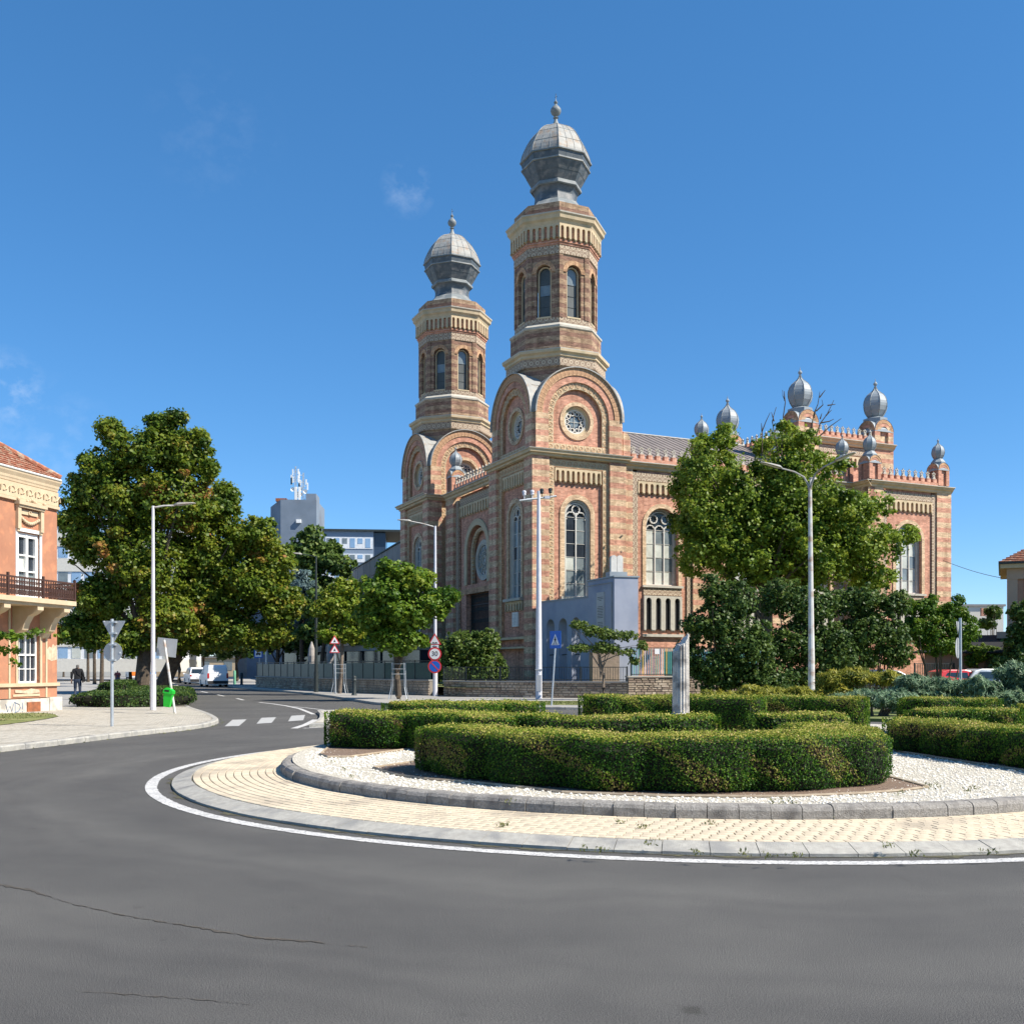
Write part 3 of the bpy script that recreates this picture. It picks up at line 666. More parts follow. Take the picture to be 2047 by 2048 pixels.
# loose white stones
random.seed(11); N = 26000
ph = rng.random(N)*2*pi; rr = np.sqrt(rng.random(N))*6.2
gx = RC.x+np.cos(ph)*rr; gy = RC.y+np.sin(ph)*rr; keep = (gy < 19.5); gx, gy = gx[keep], gy[keep]
ax = np.where((rr[keep] > 3.2), 1, 0).astype(bool); gx, gy = gx[ax], gy[ax]; N = len(gx)
oc = np.array([(1, 0, 0), (0, 1, 0), (-1, 0, 0), (0, -1, 0), (0, 0, .7), (0, 0, -.7)]); of = np.array([(0, 1, 4), (1, 2, 4), (2, 3, 4), (3, 0, 4), (1, 0, 5), (2, 1, 5), (3, 2, 5), (0, 3, 5)])
sz = rng.uniform(.010, .022, N); jit = rng.uniform(.65, 1.35, (N, 6, 1))
zz = np.array([zg(a, c) for a, c in zip(gx, gy)])
V = np.stack([gx, gy, zz+.004], 1)[:, None, :]+oc[None]*sz[:, None, None]*jit
F_ = (of[None]+(np.arange(N)*6)[:, None, None]).reshape(-1, 3)
me = bpy.data.meshes.new('gravel'); me.from_pydata((V.reshape(-1, 3)-np.array(RC)).tolist(), [], F_.tolist()); me.materials.append(MATS['gravel_stone'])
o = bpy.data.objects.new('gravel', me); COL.objects.link(o); o.location = RC; o['kind'] = 'stuff'
# mulch beds with board edging
def Gz(px, py, z=.18): return G(px, py, z)
def bed(P, name='planting_bed'):
    P = [Vector((p[0], p[1], 0)) for p in P]; cen = sum(P, Vector())/len(P)
    b = MB(); n = len(P)
    for k in range(n):
        a, c = P[k], P[(k+1) % n]; b.face([(cen.x, cen.y, zg(cen.x, cen.y)+.02), (a.x, a.y, zg(a.x, a.y)+.012), (c.x, c.y, zg(c.x, c.y)+.012)])
    struct(name, b, 'mulch')
    b = MB(); b.tube([Vector((p.x, p.y, zg(p.x, p.y)+.012)) for p in P+[P[0]]], .022, 5); return struct('bed_edging', b, 'edging')
fr = [Gz(*q) for q in [(747, 1544), (790, 1556), (850, 1564), (921, 1569.5), (1046, 1579), (1124, 1588), (1311, 1594.5), (1497, 1596), (1585, 1596), (1727, 1590), (1800, 1585), (1854, 1579), (1800, 1566), (1755, 1556)]]
bed([(p.x, p.y) for p in fr]+[(5.2, 15.4), (4.6, 16.6), (2.8, 16.2), (.6, 16.0), (-1.3, 15.6)])
bed([(p.x, p.y) for p in [Gz(640, 1519), (Gz(656, 1524)), Gz(700, 1523), Gz(820, 1509)]]+[(-.4, 17.8), (-.2, 19.8), (-1.5, 20.6), (-3.3, 19.6)])
bed([(6.4, 17.0), (6.7, 15.6), (7.05, 14.2), (7.5, 12.8), (8.6, 13.4), (8.3, 17.0), (8.5, 19), (7, 18.4)])

# ---------------------------------------------------------------- hedges
def lump(s, seed): return .5*sin(s*4.1+seed)+.3*sin(s*7.7+seed*2.3)+.35*sin(s*1.9+seed*1.7)
HG = 'clipped box hedges on the roundabout'
def hedge(label, pts, hw, top, seed, dens=2300, leaf=.032, lumpy=.10, brown=.0, group=HG, zf=zg, topfrac=1.0, mat_='leaf_box', topmat='leaf_boxtop', name='box_hedge', cat='hedge'):
    P = smoothpts(pts, 3); P = resample([(p.x, p.y) for p in P], .18); n = len(P)
    N_ = offs(P, 1); N_ = [q-p for q, p in zip(N_, P)]
    Ls = n*.18
    root = thing(name, label, cat, (P[n//2].x, P[n//2].y, zf(P[n//2].x, P[n//2].y)), group=group)
    def prof(k, side):  # half width
        s = k*.18; e = 1
        d = min(k, n-1-k)*.18
        if d < hw*.9: e = math.sqrt(max(.03, 1-(1-d/(hw*.9))**2))
        return hw*e*(.80+.06*lump(s, seed+side*5)+lumpy*3.4*abs(sin(pi*s/(.92+.1*sin(seed))+seed+side*1.1))**.7)
    def topz(k): return top+.025*lump(k*.18, seed+9)
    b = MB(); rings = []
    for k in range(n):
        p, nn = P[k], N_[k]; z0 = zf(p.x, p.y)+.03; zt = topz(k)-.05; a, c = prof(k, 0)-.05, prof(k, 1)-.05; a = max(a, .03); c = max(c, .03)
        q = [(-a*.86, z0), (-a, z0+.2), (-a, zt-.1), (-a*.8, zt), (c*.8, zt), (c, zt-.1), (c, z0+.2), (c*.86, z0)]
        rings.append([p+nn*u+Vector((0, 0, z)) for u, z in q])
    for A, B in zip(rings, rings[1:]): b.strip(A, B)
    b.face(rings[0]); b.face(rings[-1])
    b.build('dark_core', 'hedge_core', root)
    H = top-.2
    area = Ls*2*H; Ns = int(area*dens)
    # sides
    s = rng.random(Ns)*(n-1); side = np.where(rng.random(Ns) < .5, -1, 1); hz = rng.random(Ns)
    k0 = np.clip(s.astype(int), 0, n-2); f = s-k0
    PP = np.array([tuple(p) for p in P]); NN = np.array([tuple(p) for p in N_])
    wa = np.array([prof(k, 0) for k in range(n)]); wc = np.array([prof(k, 1) for k in range(n)]); zt = np.array([topz(k) for k in range(n)]); zb = np.array([zf(p.x, p.y) for p in P])
    def lerp(A): return A[k0]*(1-f)[:, None]+A[k0+1]*f[:, None] if A.ndim > 1 else A[k0]*(1-f)+A[k0+1]*f
    c = lerp(PP); nn = lerp(NN); ww = np.where(side < 0, lerp(wa), lerp(wc)); z0, z1 = lerp(zb), lerp(zt)
    hh = z0+.03+(z1-z0-.03)*hz
    edge = np.clip((hz-.86)/.14, 0, 1); low = np.clip((.22-hz)/.22, 0, 1)
    ww2 = ww*(1-.16*edge**2-.13*low**1.5)+rng.normal(0, .012, Ns)-rng.random(Ns)**3*.04
    pts_ = c+nn*(ww2*side)[:, None]; pts_[:, 2] = hh
    out = nn*side[:, None]; out[:, 2] = .35*edge+.1
    x, y = pts_[:, 0], pts_[:, 1]
    patch = np.sin(x*2.7+seed)*np.sin(hh*6+x*1.3+seed*2)+.6*np.sin(x*6.1+y*3+hh*9)+.4*np.sin(x*13+hh*17+y*11)
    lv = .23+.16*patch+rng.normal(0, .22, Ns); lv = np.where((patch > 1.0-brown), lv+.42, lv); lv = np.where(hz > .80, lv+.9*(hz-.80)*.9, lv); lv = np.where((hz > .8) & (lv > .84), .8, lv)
    up = np.zeros((Ns, 3)); up[:, 2] = .8
    # end caps
    leafmesh('foliage', pts_, rng.uniform(.7, 1.25, Ns)*leaf, mat_, root, up=up, lv=lv, outd=out*1.0)
    for e in (0, n-1):
        Nc = int(dens*hw*2*H*.7); t = (P[0]-P[1]).normalized() if e == 0 else (P[-1]-P[-2]).normalized()
        u = rng.uniform(-1, 1, Nc); hz = rng.random(Nc); zt_, zb_ = topz(e), zb[e]
        wv = hw*.95; fw = hw*.55*np.sqrt(1-u**2)-hw*.45
        q = np.array(tuple(P[e]))+np.array(tuple(N_[e]))*(u*wv*.9)[:, None]+np.array(tuple(t))*(fw+.05)[:, None]; q[:, 2] = zb_+.03+(zt_-zb_-.03)*hz
        lvv = .32+rng.normal(0, .2, Nc)+.15*np.sin(u*5+hz*7)+brown*.2
        leafmesh('foliage', q, rng.uniform(.7, 1.25, Nc)*leaf, mat_, root, lv=lvv, outd=np.tile(np.array(tuple(t)), (Nc, 1)))
    # top
    Nt = int(Ls*hw*2*dens*1.15); s = rng.random(Nt)*(n-1); k0 = np.clip(s.astype(int), 0, n-2); f = s-k0; u = rng.uniform(-1, 1, Nt)
    c = lerp(PP); nn = lerp(NN); ww = np.where(u < 0, lerp(wa), lerp(wc)); z1 = lerp(zt)
    q = c+nn*(u*ww*.93)[:, None]; q[:, 2] = z1-.05*np.abs(u)**4+rng.normal(0, .009, Nt)+.012*np.sin(q[:, 0]*9)*np.sin(q[:, 1]*11)
    q[:, 2] += np.where(rng.random(Nt) < .05, rng.random(Nt)*.05, 0)
    pt = np.sin(q[:, 0]*3+seed)*np.sin(q[:, 1]*3.3)+.5*np.sin(q[:, 0]*9+q[:, 1]*7)
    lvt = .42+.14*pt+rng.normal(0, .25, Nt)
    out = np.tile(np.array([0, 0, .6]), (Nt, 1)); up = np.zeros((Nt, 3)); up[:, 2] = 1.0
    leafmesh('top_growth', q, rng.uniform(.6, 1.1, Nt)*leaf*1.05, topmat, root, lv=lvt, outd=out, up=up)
    return root
hedge('long box hedge nearest the road, across the front of the roundabout', [(-1.0, 14.6), (-.45, 13.65), (.5, 12.85), (1.8, 12.3), (2.8, 12.4), (3.6, 12.6), (4.2, 13.05), (4.42, 13.9), (4.35, 14.9)], .56, .85, 1.3, dens=4600, leaf=.026, brown=.45)
hedge('box hedge at the left end of the roundabout, beside the bare gravel', [(-3.1, 18.2), (-2.45, 17.9), (-1.6, 17.9), (-.8, 17.6), (-.2, 16.9)], .62, .89, 4.1, dens=2400, brown=.1)
hedge('box hedge behind the leftmost one, in front of the tall camera pole', [(-2.3, 19.3), (-1.2, 19.8), (-.2, 20.2), (.5, 20.0)], .72, .99, 2.2, dens=2000, leaf=.034)
hedge('low box hedge just in front of the broken column', [(-.75, 14.9), (.1, 15.35), (1.1, 14.9), (2.1, 14.95), (2.95, 15.2)], .44, .955, 6.4, dens=2300)
hedge('short box hedge between the front hedge and the back right one', [(3.65, 15.35), (4.3, 15.35), (4.9, 15.6)], .42, .97, 7.7, dens=2300)
hedge('box hedge behind the broken column, with brown patches on its front', [(1.45, 20.7), (2.6, 20.9), (3.7, 20.5), (4.75, 19.7)], .48, 1.09, 3.7, dens=2200, leaf=.034, brown=.5)
hedge('box hedge in front of the rusty street lamp, brown on its lower side', [(5.0, 21.3), (6.1, 20.9), (6.9, 20.2)], .50, 1.06, 9.1, dens=2200, leaf=.034, brown=.6)
hedge('box hedge at the right edge of the photo, nearest the road', [(6.7, 17.7), (7.1, 16.3), (7.5, 15.0), (8.0, 13.4), (8.3, 12.2)], .52, .78, 5.5, dens=2600, brown=.35)
hedge('small box hedge mound behind the right edge hedge', [(7.35, 18.7), (8.3, 19.0), (9.2, 18.6)], .50, .90, 8.2, dens=2100, leaf=.034)
hedge('rounded box hedge right of the gravel gap, in front of the junipers', [(8.05, 20.7), (9.1, 21.2), (9.9, 20.9)], .55, 1.03, 2.9, dens=2100, leaf=.034)
hedge('low box hedge at the foot of the right hand yield sign', [(9.9, 20.1), (10.8, 19.7), (11.8, 19.2)], .45, .95, 1.1, dens=2100, leaf=.034)
# weeds in the joints
def weeds(spots, name, label, n=26, h=.06):
    P = []
    for x, y, z in spots:
        for _ in range(n): P.append((x+random.gauss(0, .03), y+random.gauss(0, .02), z+random.uniform(0, h)))
    P = np.array(P); up = np.zeros((len(P), 3)); up[:, 2] = 1
    return leafmesh(name, P, rng.uniform(.02, .05, len(P)), 'leaf_grass', lv=rng.random(len(P)), up=up, aspect=.35, kind='stuff')
sp = [Gz(*q, .09) for q in [(1300, 1690), (1165, 1702), (1203, 1704), (1392, 1710), (1489, 1712), (1540, 1716), (1830, 1712), (1590, 1716), (1980, 1709), (1240, 1649), (1285, 1659), (1420, 1651), (1893, 1630), (1775, 1695), (1650, 1641), (1005, 1655), (810, 1560), (640, 1508), (1310, 1636)]]
weeds([tuple(p) for p in sp], 'weeds', None, 22, .05)
sp = [Gz(*q, .2) for q in [(1560, 1609), (1545, 1608), (1585, 1610), (1870, 1575), (1855, 1578), (1950, 1580), (1935, 1585), (1800, 1590), (1020, 1610), (700, 1560), (690, 1545), (665, 1530)]]
weeds([tuple(p) for p in sp], 'weeds', None, 16, .07)
# ================================================================ SYNAGOGUE
TH = R(24.76); uR = Vector((cos(TH), sin(TH), 0)); uL = Vector((-sin(TH), cos(TH), 0)); C0 = Vector((1.264, 64.0, 0))
def Bp(s, t, z=0): return C0+uR*s+uL*t+Vector((0, 0, z))
def fside(s, t): return Fr(Bp(s, t), uR, -uL)
def ffront(s, t): return Fr(Bp(s, t), uL, -uR)
SY = thing('synagogue', 'striped red and yellow brick synagogue with two onion domed octagonal towers', 'synagogue', C0)
PH8 = TH+R(22.5); PH4 = TH+R(45)
def instF(me, name, parent, F, u, z, d, roll=0):
    """mesh whose local x runs along the wall, -y points out of it"""
    n = F.n; x = Vector((-n.y, n.x, 0))
    M = Matrix((( x.x, -n.x, 0, 0), (x.y, -n.y, 0, 0), (0, 0, 1, 0), (0, 0, 0, 1))) @ Matrix.Rotation(roll, 4, 'Y')
    o = bpy.data.objects.new(name, me); COL.objects.link(o); o.parent = parent
    M.translation = F.P(u, z, d)-org(parent); o.matrix_basis = M; return o
def localmesh(name, fn, mats, smooth=False, uvscale=None):
    b = MB(); fn(b); o = b.build('tmp_shape', mats, off=(0, 0, 0), smooth=smooth); me = o.data; me.name = name; bpy.data.objects.remove(o); return me
# tile with moulded ring
def _tile(b):
    F = Fr((0, 0, 0), (1, 0, 0), (0, -1, 0)); h = .205
    b.bf(F, -h, h, -h, h, -.03, .0); b.cm = 1
    b.band(F, 0, 0, .105, .15, 0, .022, 0, 2*pi, 10); b.disc(F, 0, 0, .045, .015, 6); b.cm = 0
TILE = localmesh('tile', _tile, ['stone_yellow', 'orange_brick'])
def _star(b):
    F = Fr((0, 0, 0), (1, 0, 0), (0, -1, 0)); o, i = .215, .098
    P = [(sin(pi*k/5)*(o if k % 2 == 0 else i), .36+cos(pi*k/5)*(o if k % 2 == 0 else i)) for k in range(11)]
    Q = [((u)*.55, .36+(z-.36)*.55) for u, z in P]
    for d in (-.04, .04): b.strip([F.P(u, z, d) for u, z in P], [F.P(u, z, d) for u, z in Q])
    b.strip([F.P(u, z, -.04) for u, z in P], [F.P(u, z, .04) for u, z in P]); b.strip([F.P(u, z, -.04) for u, z in Q], [F.P(u, z, .04) for u, z in Q])
    b.prism(F, [(-.17, 0), (.17, 0), (.12, .07), (.05, .2), (-.05, .2), (-.12, .07)], -.08, .08)
STAR = localmesh('star', _star, 'stone_pale')
MERL = localmesh('merlon', lambda b: (b.box((0, 0, .14), (.34, .3, .28))), 'red_brick')
def parapet(F, u0, u1, z, pitch=.585, zb=.30):
    b = MB(); b.bf(F, u0, u1, z, z+zb, -.36, -.04); b.build('parapet_wall', 'red_brick', SY)
    n = int(round((u1-u0)/pitch)); p = (u1-u0)/n
    for k in range(n):
        m = instF(MERL, 'merlon', SY, F, u0+p*(k+.5), z+zb, -.2)
        s = bpy.data.objects.new('star', STAR); COL.objects.link(s); s.parent = m; s.location = (0, 0, .28)
    for k in range(n+1):    # little stone sills in the gaps
        pass
def arcade(F, u0, u1, z0, z1, n, d0, d1, m='stone_yellow', parent=None):
    b = MB(); p = (u1-u0)/n; sw = p*.27
    for k in range(n):
        a = u0+p*k; b.archwall(F, a, a+p, z0+.13, z1, a+p/2, sw, z0+.13, z1-.13-sw, d1, d1-d0, n=6)
    for k in range(n+1):
        c = u0+p*k; wv = (p-2*sw)*.42; a, e = max(u0, c-wv), min(u1, c+wv)
        b.bf(F, a, e, z0+.06, z0+.14, d0, d1+.02); b.bf(F, a+.01, e-.01, z0, z0+.06, d0, d1-.03)
    b.face([F.P(u0, z1, d0), F.P(u1, z1, d0), F.P(u1, z1, d1), F.P(u0, z1, d1)])
    b.face([F.P(u0, z0+.13, d0), F.P(u0, z1, d0), F.P(u0, z1, d1), F.P(u0, z0+.13, d1)]); b.face([F.P(u1, z0+.13, d0), F.P(u1, z1, d0), F.P(u1, z1, d1), F.P(u1, z0+.13, d1)])
    return b.build('corbel_arcade', m, parent or SY)
def glazing(win, F, x0, x1, zs, ztop, rows, d, mats, arc=None):
    h = (ztop-zs)/rows
    for r in range(rows):
        b = MB(); a = random.uniform(-.006, .006); c = random.uniform(-.008, .008)
        z0, z1 = zs+h*r+.012, zs+h*(r+1)-.012
        b.face([F.P(x0, z0, d+a), F.P(x1, z0, d-a), F.P(x1, z1, d-a+c), F.P(x0, z1, d+a+c)])
        b.build('pane', random.choice(mats), win)
def window(F, cu, hw, zs, zp, d, lights, rows, mats, parent=None, frame='stone_white'):
    b = MB(); b.band(F, cu, zp, hw-.07, hw+.005, d-.1, d+.06, leg=zs, n=14)
    b.bf(F, cu-hw, cu+hw, zs-.03, zs+.05, d-.1, d+.08)
    lw = (2*hw-.14)/lights; zh = zp-.12
    for k in range(1, lights): x = cu-hw+.07+lw*k; b.bf(F, x-.035, x+.035, zs, zh+.2, d-.08, d+.05)
    for k in range(lights):
        x = cu-hw+.07+lw*(k+.5); b.band(F, x, zh, lw/2-.05, lw/2, d-.06, d+.03, n=8)
        for a in (.25, .5, .75, -.0, 1.0):
            rr = lw/2-.06; aa = pi*a; zz = zh+rr*sin(aa)-(0 if 0 < a < 1 else .12); b.box(F.P(x+rr*cos(aa), zz, d), (.06, .06, .06), rz=TH, ry=.7)
    if lights > 1:
        n = lights-1; rr = .30*hw/.8 if n == 1 else .29*hw/1.1
        for k in range(n):
            x = cu+(k-(n-1)/2)*(.80*hw if n == 2 else 0); zc = zp+hw-.12-rr-(.10 if n == 2 else 0)
            b.band(F, x, zc, rr-.05, rr+.01, d-.06, d+.04, 0, 2*pi, 16)
            for q in range(8): b.box(F.P(x+(rr-.07)*cos(q*pi/4+.2), zc+(rr-.07)*sin(q*pi/4+.2), d), (.05, .05, .05), rz=TH, ry=.7)
    h = (zh-zs)/rows
    for r in range(1, rows+1): b.bf(F, cu-hw+.06, cu+hw-.06, zs+h*r-.012, zs+h*r+.012, d-.05, d-.01)
    w = b.build('window', frame, parent or SY)
    v = MB(); n = 12
    P = [(cu-hw, zs)]+[(cu-hw*cos(pi*k/n), zp+hw*sin(pi*k/n)) for k in range(n+1)]+[(cu+hw, zs)]
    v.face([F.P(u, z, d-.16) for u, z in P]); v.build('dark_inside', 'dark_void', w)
    v = MB(); v.face([F.P(u*.999+cu*.001, z, d-.075) for u, z in [(cu-hw, zh+.03)]+P[1:-1]+[(cu+hw, zh+.03)]]); v.build('pane', 'glass_dark', w)
    for k in range(lights):
        x = cu-hw+.07+lw*k; glazing(w, F, x+.03, x+lw-.03, zs+.04, zh, rows, d-.045, mats)
    return w
def vous(me_cache, F, cu, cz, r0, r1, n, d0, d1, m, name='voussoir', a0=0, a1=pi, parent=None):
    da = (a1-a0)/n
    key = (r0, r1, n, d0, d1, m)
    if key not in me_cache:
        def fn(b):
            f = Fr((0, 0, 0), (1, 0, 0), (0, -1, 0)); g = .008
            b.band(f, 0, 0, r0, r1, d0-d1, 0, pi/2-da/2+g/r1, pi/2+da/2-g/r1, 2)
        me_cache[key] = localmesh(name, fn, m)
    for k in range(n): instF(me_cache[key], name, parent or SY, F, cu, cz, d1, roll=pi/2-(a0+da*(k+.5)))
VC = {}
GD = ['glass_dark', 'glass_dark', 'glass_grey', 'glass_grey', 'glass_pale']

def tower_parts():
    """everything of the near tower; returns the list of its parts"""
    before = set(SY.children)
    Wd = 6.8
    for s in (0, 5.6):
        for t in (0, 5.6):
            b = MB()
            P0 = [(s, t), (s+1.2, t), (s+1.2, t+1.2), (s, t+1.2)]
            b.vprism([Bp(*p) for p in P0], .4, 15.0); b.build('corner_pier', 'striped_brick', SY)
    faces = [(fside(0, 0), True, 'side'), (ffront(0, 0), True, 'front'), (Fr(Bp(0, 6.8), uR, uL), False, 'back'), (Fr(Bp(6.8, 0), uL, uR), False, 'far')]
    for F, det, nm in faces:
        b = MB()
        if det:
            b.archwall(F, 1.2, 5.6, .4, 15.0, 3.4, .95, 6.2, 11.5, -.42, .40); b.build('wall_panel', 'red_brick', SY)
            b = MB(); b.band(F, 3.4, 11.5, .95, 1.27, -.42, -.35, leg=6.15, n=16); b.build('window_surround', 'yellow_brick', SY)
            b = MB(); b.band(F, 3.4, 11.5, .80, .97, -.62, -.50, leg=6.15, n=14); b.band(F, 3.4, 11.5, .90, .95, -.52, -.46, leg=6.15, n=14); b.build('window_jamb', 'stone_pale', SY)
            window(F, 3.4, .80, 6.22, 11.46, -.62, 2, 6 if nm == 'side' else 6, GD if nm == 'side' else ['glass_dark', 'glass_grey', 'glass_grey'])
            # strips of ornament tiles
            for x in (1.42, 5.38):
                b = MB(); b.bf(F, x-.22, x+.22, 3.6, 15.0, -.42, -.215); b.build('tile_strip_backing', 'orange_brick', SY)
                for k in range(26 if nm == 'side' else 26): instF(TILE, 'tile', SY, F, x, 3.9+.43*k, -.20)
            b = MB(); b.bf(F, 1.64, 5.16, 14.38, 15.0, -.42, -.215); b.build('tile_strip_backing', 'orange_brick', SY)
            for k in range(8): instF(TILE, 'tile', SY, F, 1.86+.44*k, 14.66, -.20)
            arcade(F, 1.72, 5.08, 13.45, 14.36, 9, -.42, -.22)
            b = MB(); b.bf(F, 2.1, 4.7, 6.02, 6.2, -.42, -.08); b.build('window_sill', 'stone_pale', SY)
            b = MB(); b.bf(F, 1.2, 5.6, 3.5, 3.66, -.42, -.05); b.build('ledge', 'stone_yellow', SY); b = MB(); b.bf(F, 1.2, 5.6, 2.9, 3.02, -.42, .0); b.build('ledge', 'stone_yellow', SY)
            if nm == 'front':
                arcade(F, 2.1, 4.7, 5.36, 6.0, 6, -.42, -.26)
                b = MB(); b.bf(F, 2.85, 3.75, 4.35, 5.3, -.42, -.34); pl = b.build('memorial_plaque', 'marble', SY)
                b = MB()
                for k in range(8): b.bf(F, 2.95, 3.65-.1*(k % 3), 5.14-.09*k, 5.165-.09*k, -.34, -.336)
                b.build('carved_lines', 'granite_grey', pl)
        else:
            b.bf(F, 1.2, 5.6, .4, 15.0, -.45, -.3); b.build('wall_panel', 'red_brick', SY)
        b = MB()
        # gable storey
        for a, c in ((.3, 1.2), (5.6, 6.5)): b = MB(); b.bf(F, a, c, 15.36, 17.72, -.62, -.1); b.build('gable_pier', 'striped_brick', SY)
        if det:
            vous(VC, F, 3.4, 17.72, 2.62, 3.1, 29, -.62, -.10, 'orange_brick')
            b = MB(); b.band(F, 3.4, 17.72, 2.2, 2.62, -.62, -.16, n=26); b.build('arch_ring', 'red_brick', SY)
            b = MB(); b.band(F, 3.4, 17.72, 1.76, 2.2, -.62, -.3, leg=15.4, n=24); b.bf(F, 1.64, 5.16, 15.4, 15.92, -.62, -.3); b.build('tile_arch_backing', 'orange_brick', SY)
            for k in range(13): a = pi*(k+.5)/13; instF(TILE, 'tile', SY, F, 3.4+1.98*cos(a), 17.72+1.98*sin(a), -.285, roll=pi/2-a)
            for x in (1.42, 5.38):
                for k in range(4): instF(TILE, 'tile', SY, F, x, 16.2+.44*k, -.285)
            for k in range(10): instF(TILE, 'tile', SY, F, 1.42+.44*k, 15.7, -.285)
            b = MB(); b.holewall(F, 1.64, 5.16, 15.92, 17, 3.4, 17.5, .98, -.5, .3, arch=(3.4, 17.72, 1.76)); b.build('gable_panel', 'red_brick', SY)
            b = MB(); b.band(F, 3.4, 17.5, .98, 1.22, -.5, -.42, 0, 2*pi, 28); b.build('rose_surround', 'yellow_brick', SY)
            b = MB(); b.band(F, 3.4, 17.5, .78, .98, -.8, -.66, 0, 2*pi, 28); b.band(F, 3.4, 17.5, .92, .98, -.66, -.56, 0, 2*pi, 28); b.build('rose_rim', 'stone_yellow', SY)
            b = MB(); b.band(F, 3.4, 17.5, .70, .79, -.84, -.70, 0, 2*pi, 28)
            for k in range(10): a = 2*pi*k/10; b.band(F, 3.4+.55*cos(a), 17.5+.55*sin(a), .105, .155, -.84, -.74, 0, 2*pi, 10)
            b.bf(F, 3.39, 3.41, 16.8, 18.2, -.82, -.79); b.bf(F, 2.7, 4.1, 17.49, 17.51, -.82, -.79); ro = b.build('rose_window', 'stone_white', SY)
            b = MB(); b.disc(F, 3.4, 17.5, .72, -.86); b.build('pane', 'glass_dark', ro)
            b = MB(); b.disc(F, 3.4, 17.5, .33, -.845); b.build('pane', 'glass_grey', ro)
        else:
            b = MB(); b.prism(F, [(.3+2.9*0, 17.6)]+[(3.4-3.05*cos(pi*k/16), 17.72+3.05*sin(pi*k/16)) for k in range(17)], -.3, -.12); b.bf(F, 1.2, 5.6, 15.4, 17.7, -.5, -.2); b.build('gable_wall', 'red_brick', SY)
        b = MB(); b.band(F, 3.4, 17.72, 3.1, 3.17, -.35, .02, n=28); b.build('roof_edge', 'zinc_light', SY)
    for F in (fside(0, 0), ffront(0, 0)):
        b = MB(); n = 24; R3 = 3.12
        for sg in (0, 1):
            A, B = [], []
            for k in range(n+1):
                u = 3.4+R3*cos(pi*k/n); z = 17.72+R3*sin(pi*k/n); e = min(u, 6.8-u); e = max(.12, e)
                A.append(F.P(u, z, -.1 if sg == 0 else -6.7)); B.append(F.P(u, z, -e if sg == 0 else -6.8+e))
            b.strip(A, B)
            for k in (5, 9, 15, 19):
                if (A[k]-B[k]).length > .2: b.tube([A[k]+Vector((0, 0, .01)), B[k]+Vector((0, 0, .01))], .02, 4)
        b.build('barrel_roof', 'zinc_light', SY)
    ctr = Bp(3.4, 3.4)
    def oct_(name, prof, m, n=8, cap=False, smooth=False, parent=None, ph=None):
        b = MB(); b.lathe(prof, ctr, n, (PH8 if n == 8 else PH4) if ph is None else ph, cap=cap); return b.build(name, m, parent or SY, smooth=smooth)
    q2 = math.sqrt(2)
    oct_('cornice', [((3.4+o)*q2, z) for o, z in ((-.1, 14.95), (.08, 15.0), (.1, 15.12), (.26, 15.16), (.30, 15.3), (.36, 15.34))], 'stone_yellow', 4)
    oct_('cornice_capping', [((3.4+o)*q2, z) for o, z in ((.36, 15.34), (.38, 15.40), (-.3, 15.47))], 'stone_pale', 4)
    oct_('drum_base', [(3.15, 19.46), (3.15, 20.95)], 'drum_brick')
    oct_('arched_frieze', [(3.18, 20.9), (3.33, 20.95), (3.33, 21.5)], 'ornament_tile')
    oct_('drum_cornice', [(3.33, 21.5), (3.42, 21.55), (3.42, 21.7), (3.58, 21.8), (3.6, 21.95)], 'stone_yellow'); oct_('drum_cornice_capping', [(3.6, 21.95), (3.6, 22.0), (3.0, 22.12)], 'stone_pale')
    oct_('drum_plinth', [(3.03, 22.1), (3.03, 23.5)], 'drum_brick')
    oct_('string_course', [(3.03, 23.45), (3.1, 23.5), (3.1, 23.62), (2.8, 23.84)], 'stone_pale')
    for k in range(8):
        a0, a1 = PH8+k*pi/4, PH8+(k+1)*pi/4; am = (a0+a1)/2; R0 = 2.74; ap = R0*cos(pi/8); wd = 2*R0*sin(pi/8)
        nn = Vector((cos(am), sin(am), 0)); tt = Vector((-sin(am), cos(am), 0)); F = Fr(ctr+nn*ap-tt*wd/2, tt, nn); c = wd/2
        vis = nn.y < .45
        b = MB(); b.bf(F, .01, wd-.01, 23.82, 24.2, -.1, .015); b.build('tile_band', 'ornament_tile', SY)
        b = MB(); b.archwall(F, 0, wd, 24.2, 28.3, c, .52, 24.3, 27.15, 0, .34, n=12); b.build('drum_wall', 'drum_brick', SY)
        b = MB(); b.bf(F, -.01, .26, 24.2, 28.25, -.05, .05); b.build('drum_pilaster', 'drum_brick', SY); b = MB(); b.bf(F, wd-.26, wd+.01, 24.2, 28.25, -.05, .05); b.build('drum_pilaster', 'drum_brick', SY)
        b = MB(); b.band(F, c, 27.15, .52, .80, -.05, .055, leg=None, n=14); b.build('window_hood', 'orange_brick', SY)
        b = MB(); b.band(F, c, 27.15, .37, .46, -.36, -.22, leg=24.3, n=12); b.bf(F, c-.5, c+.5, 24.2, 24.3, -.3, .04); b.build('window_jamb', 'stone_yellow', SY)
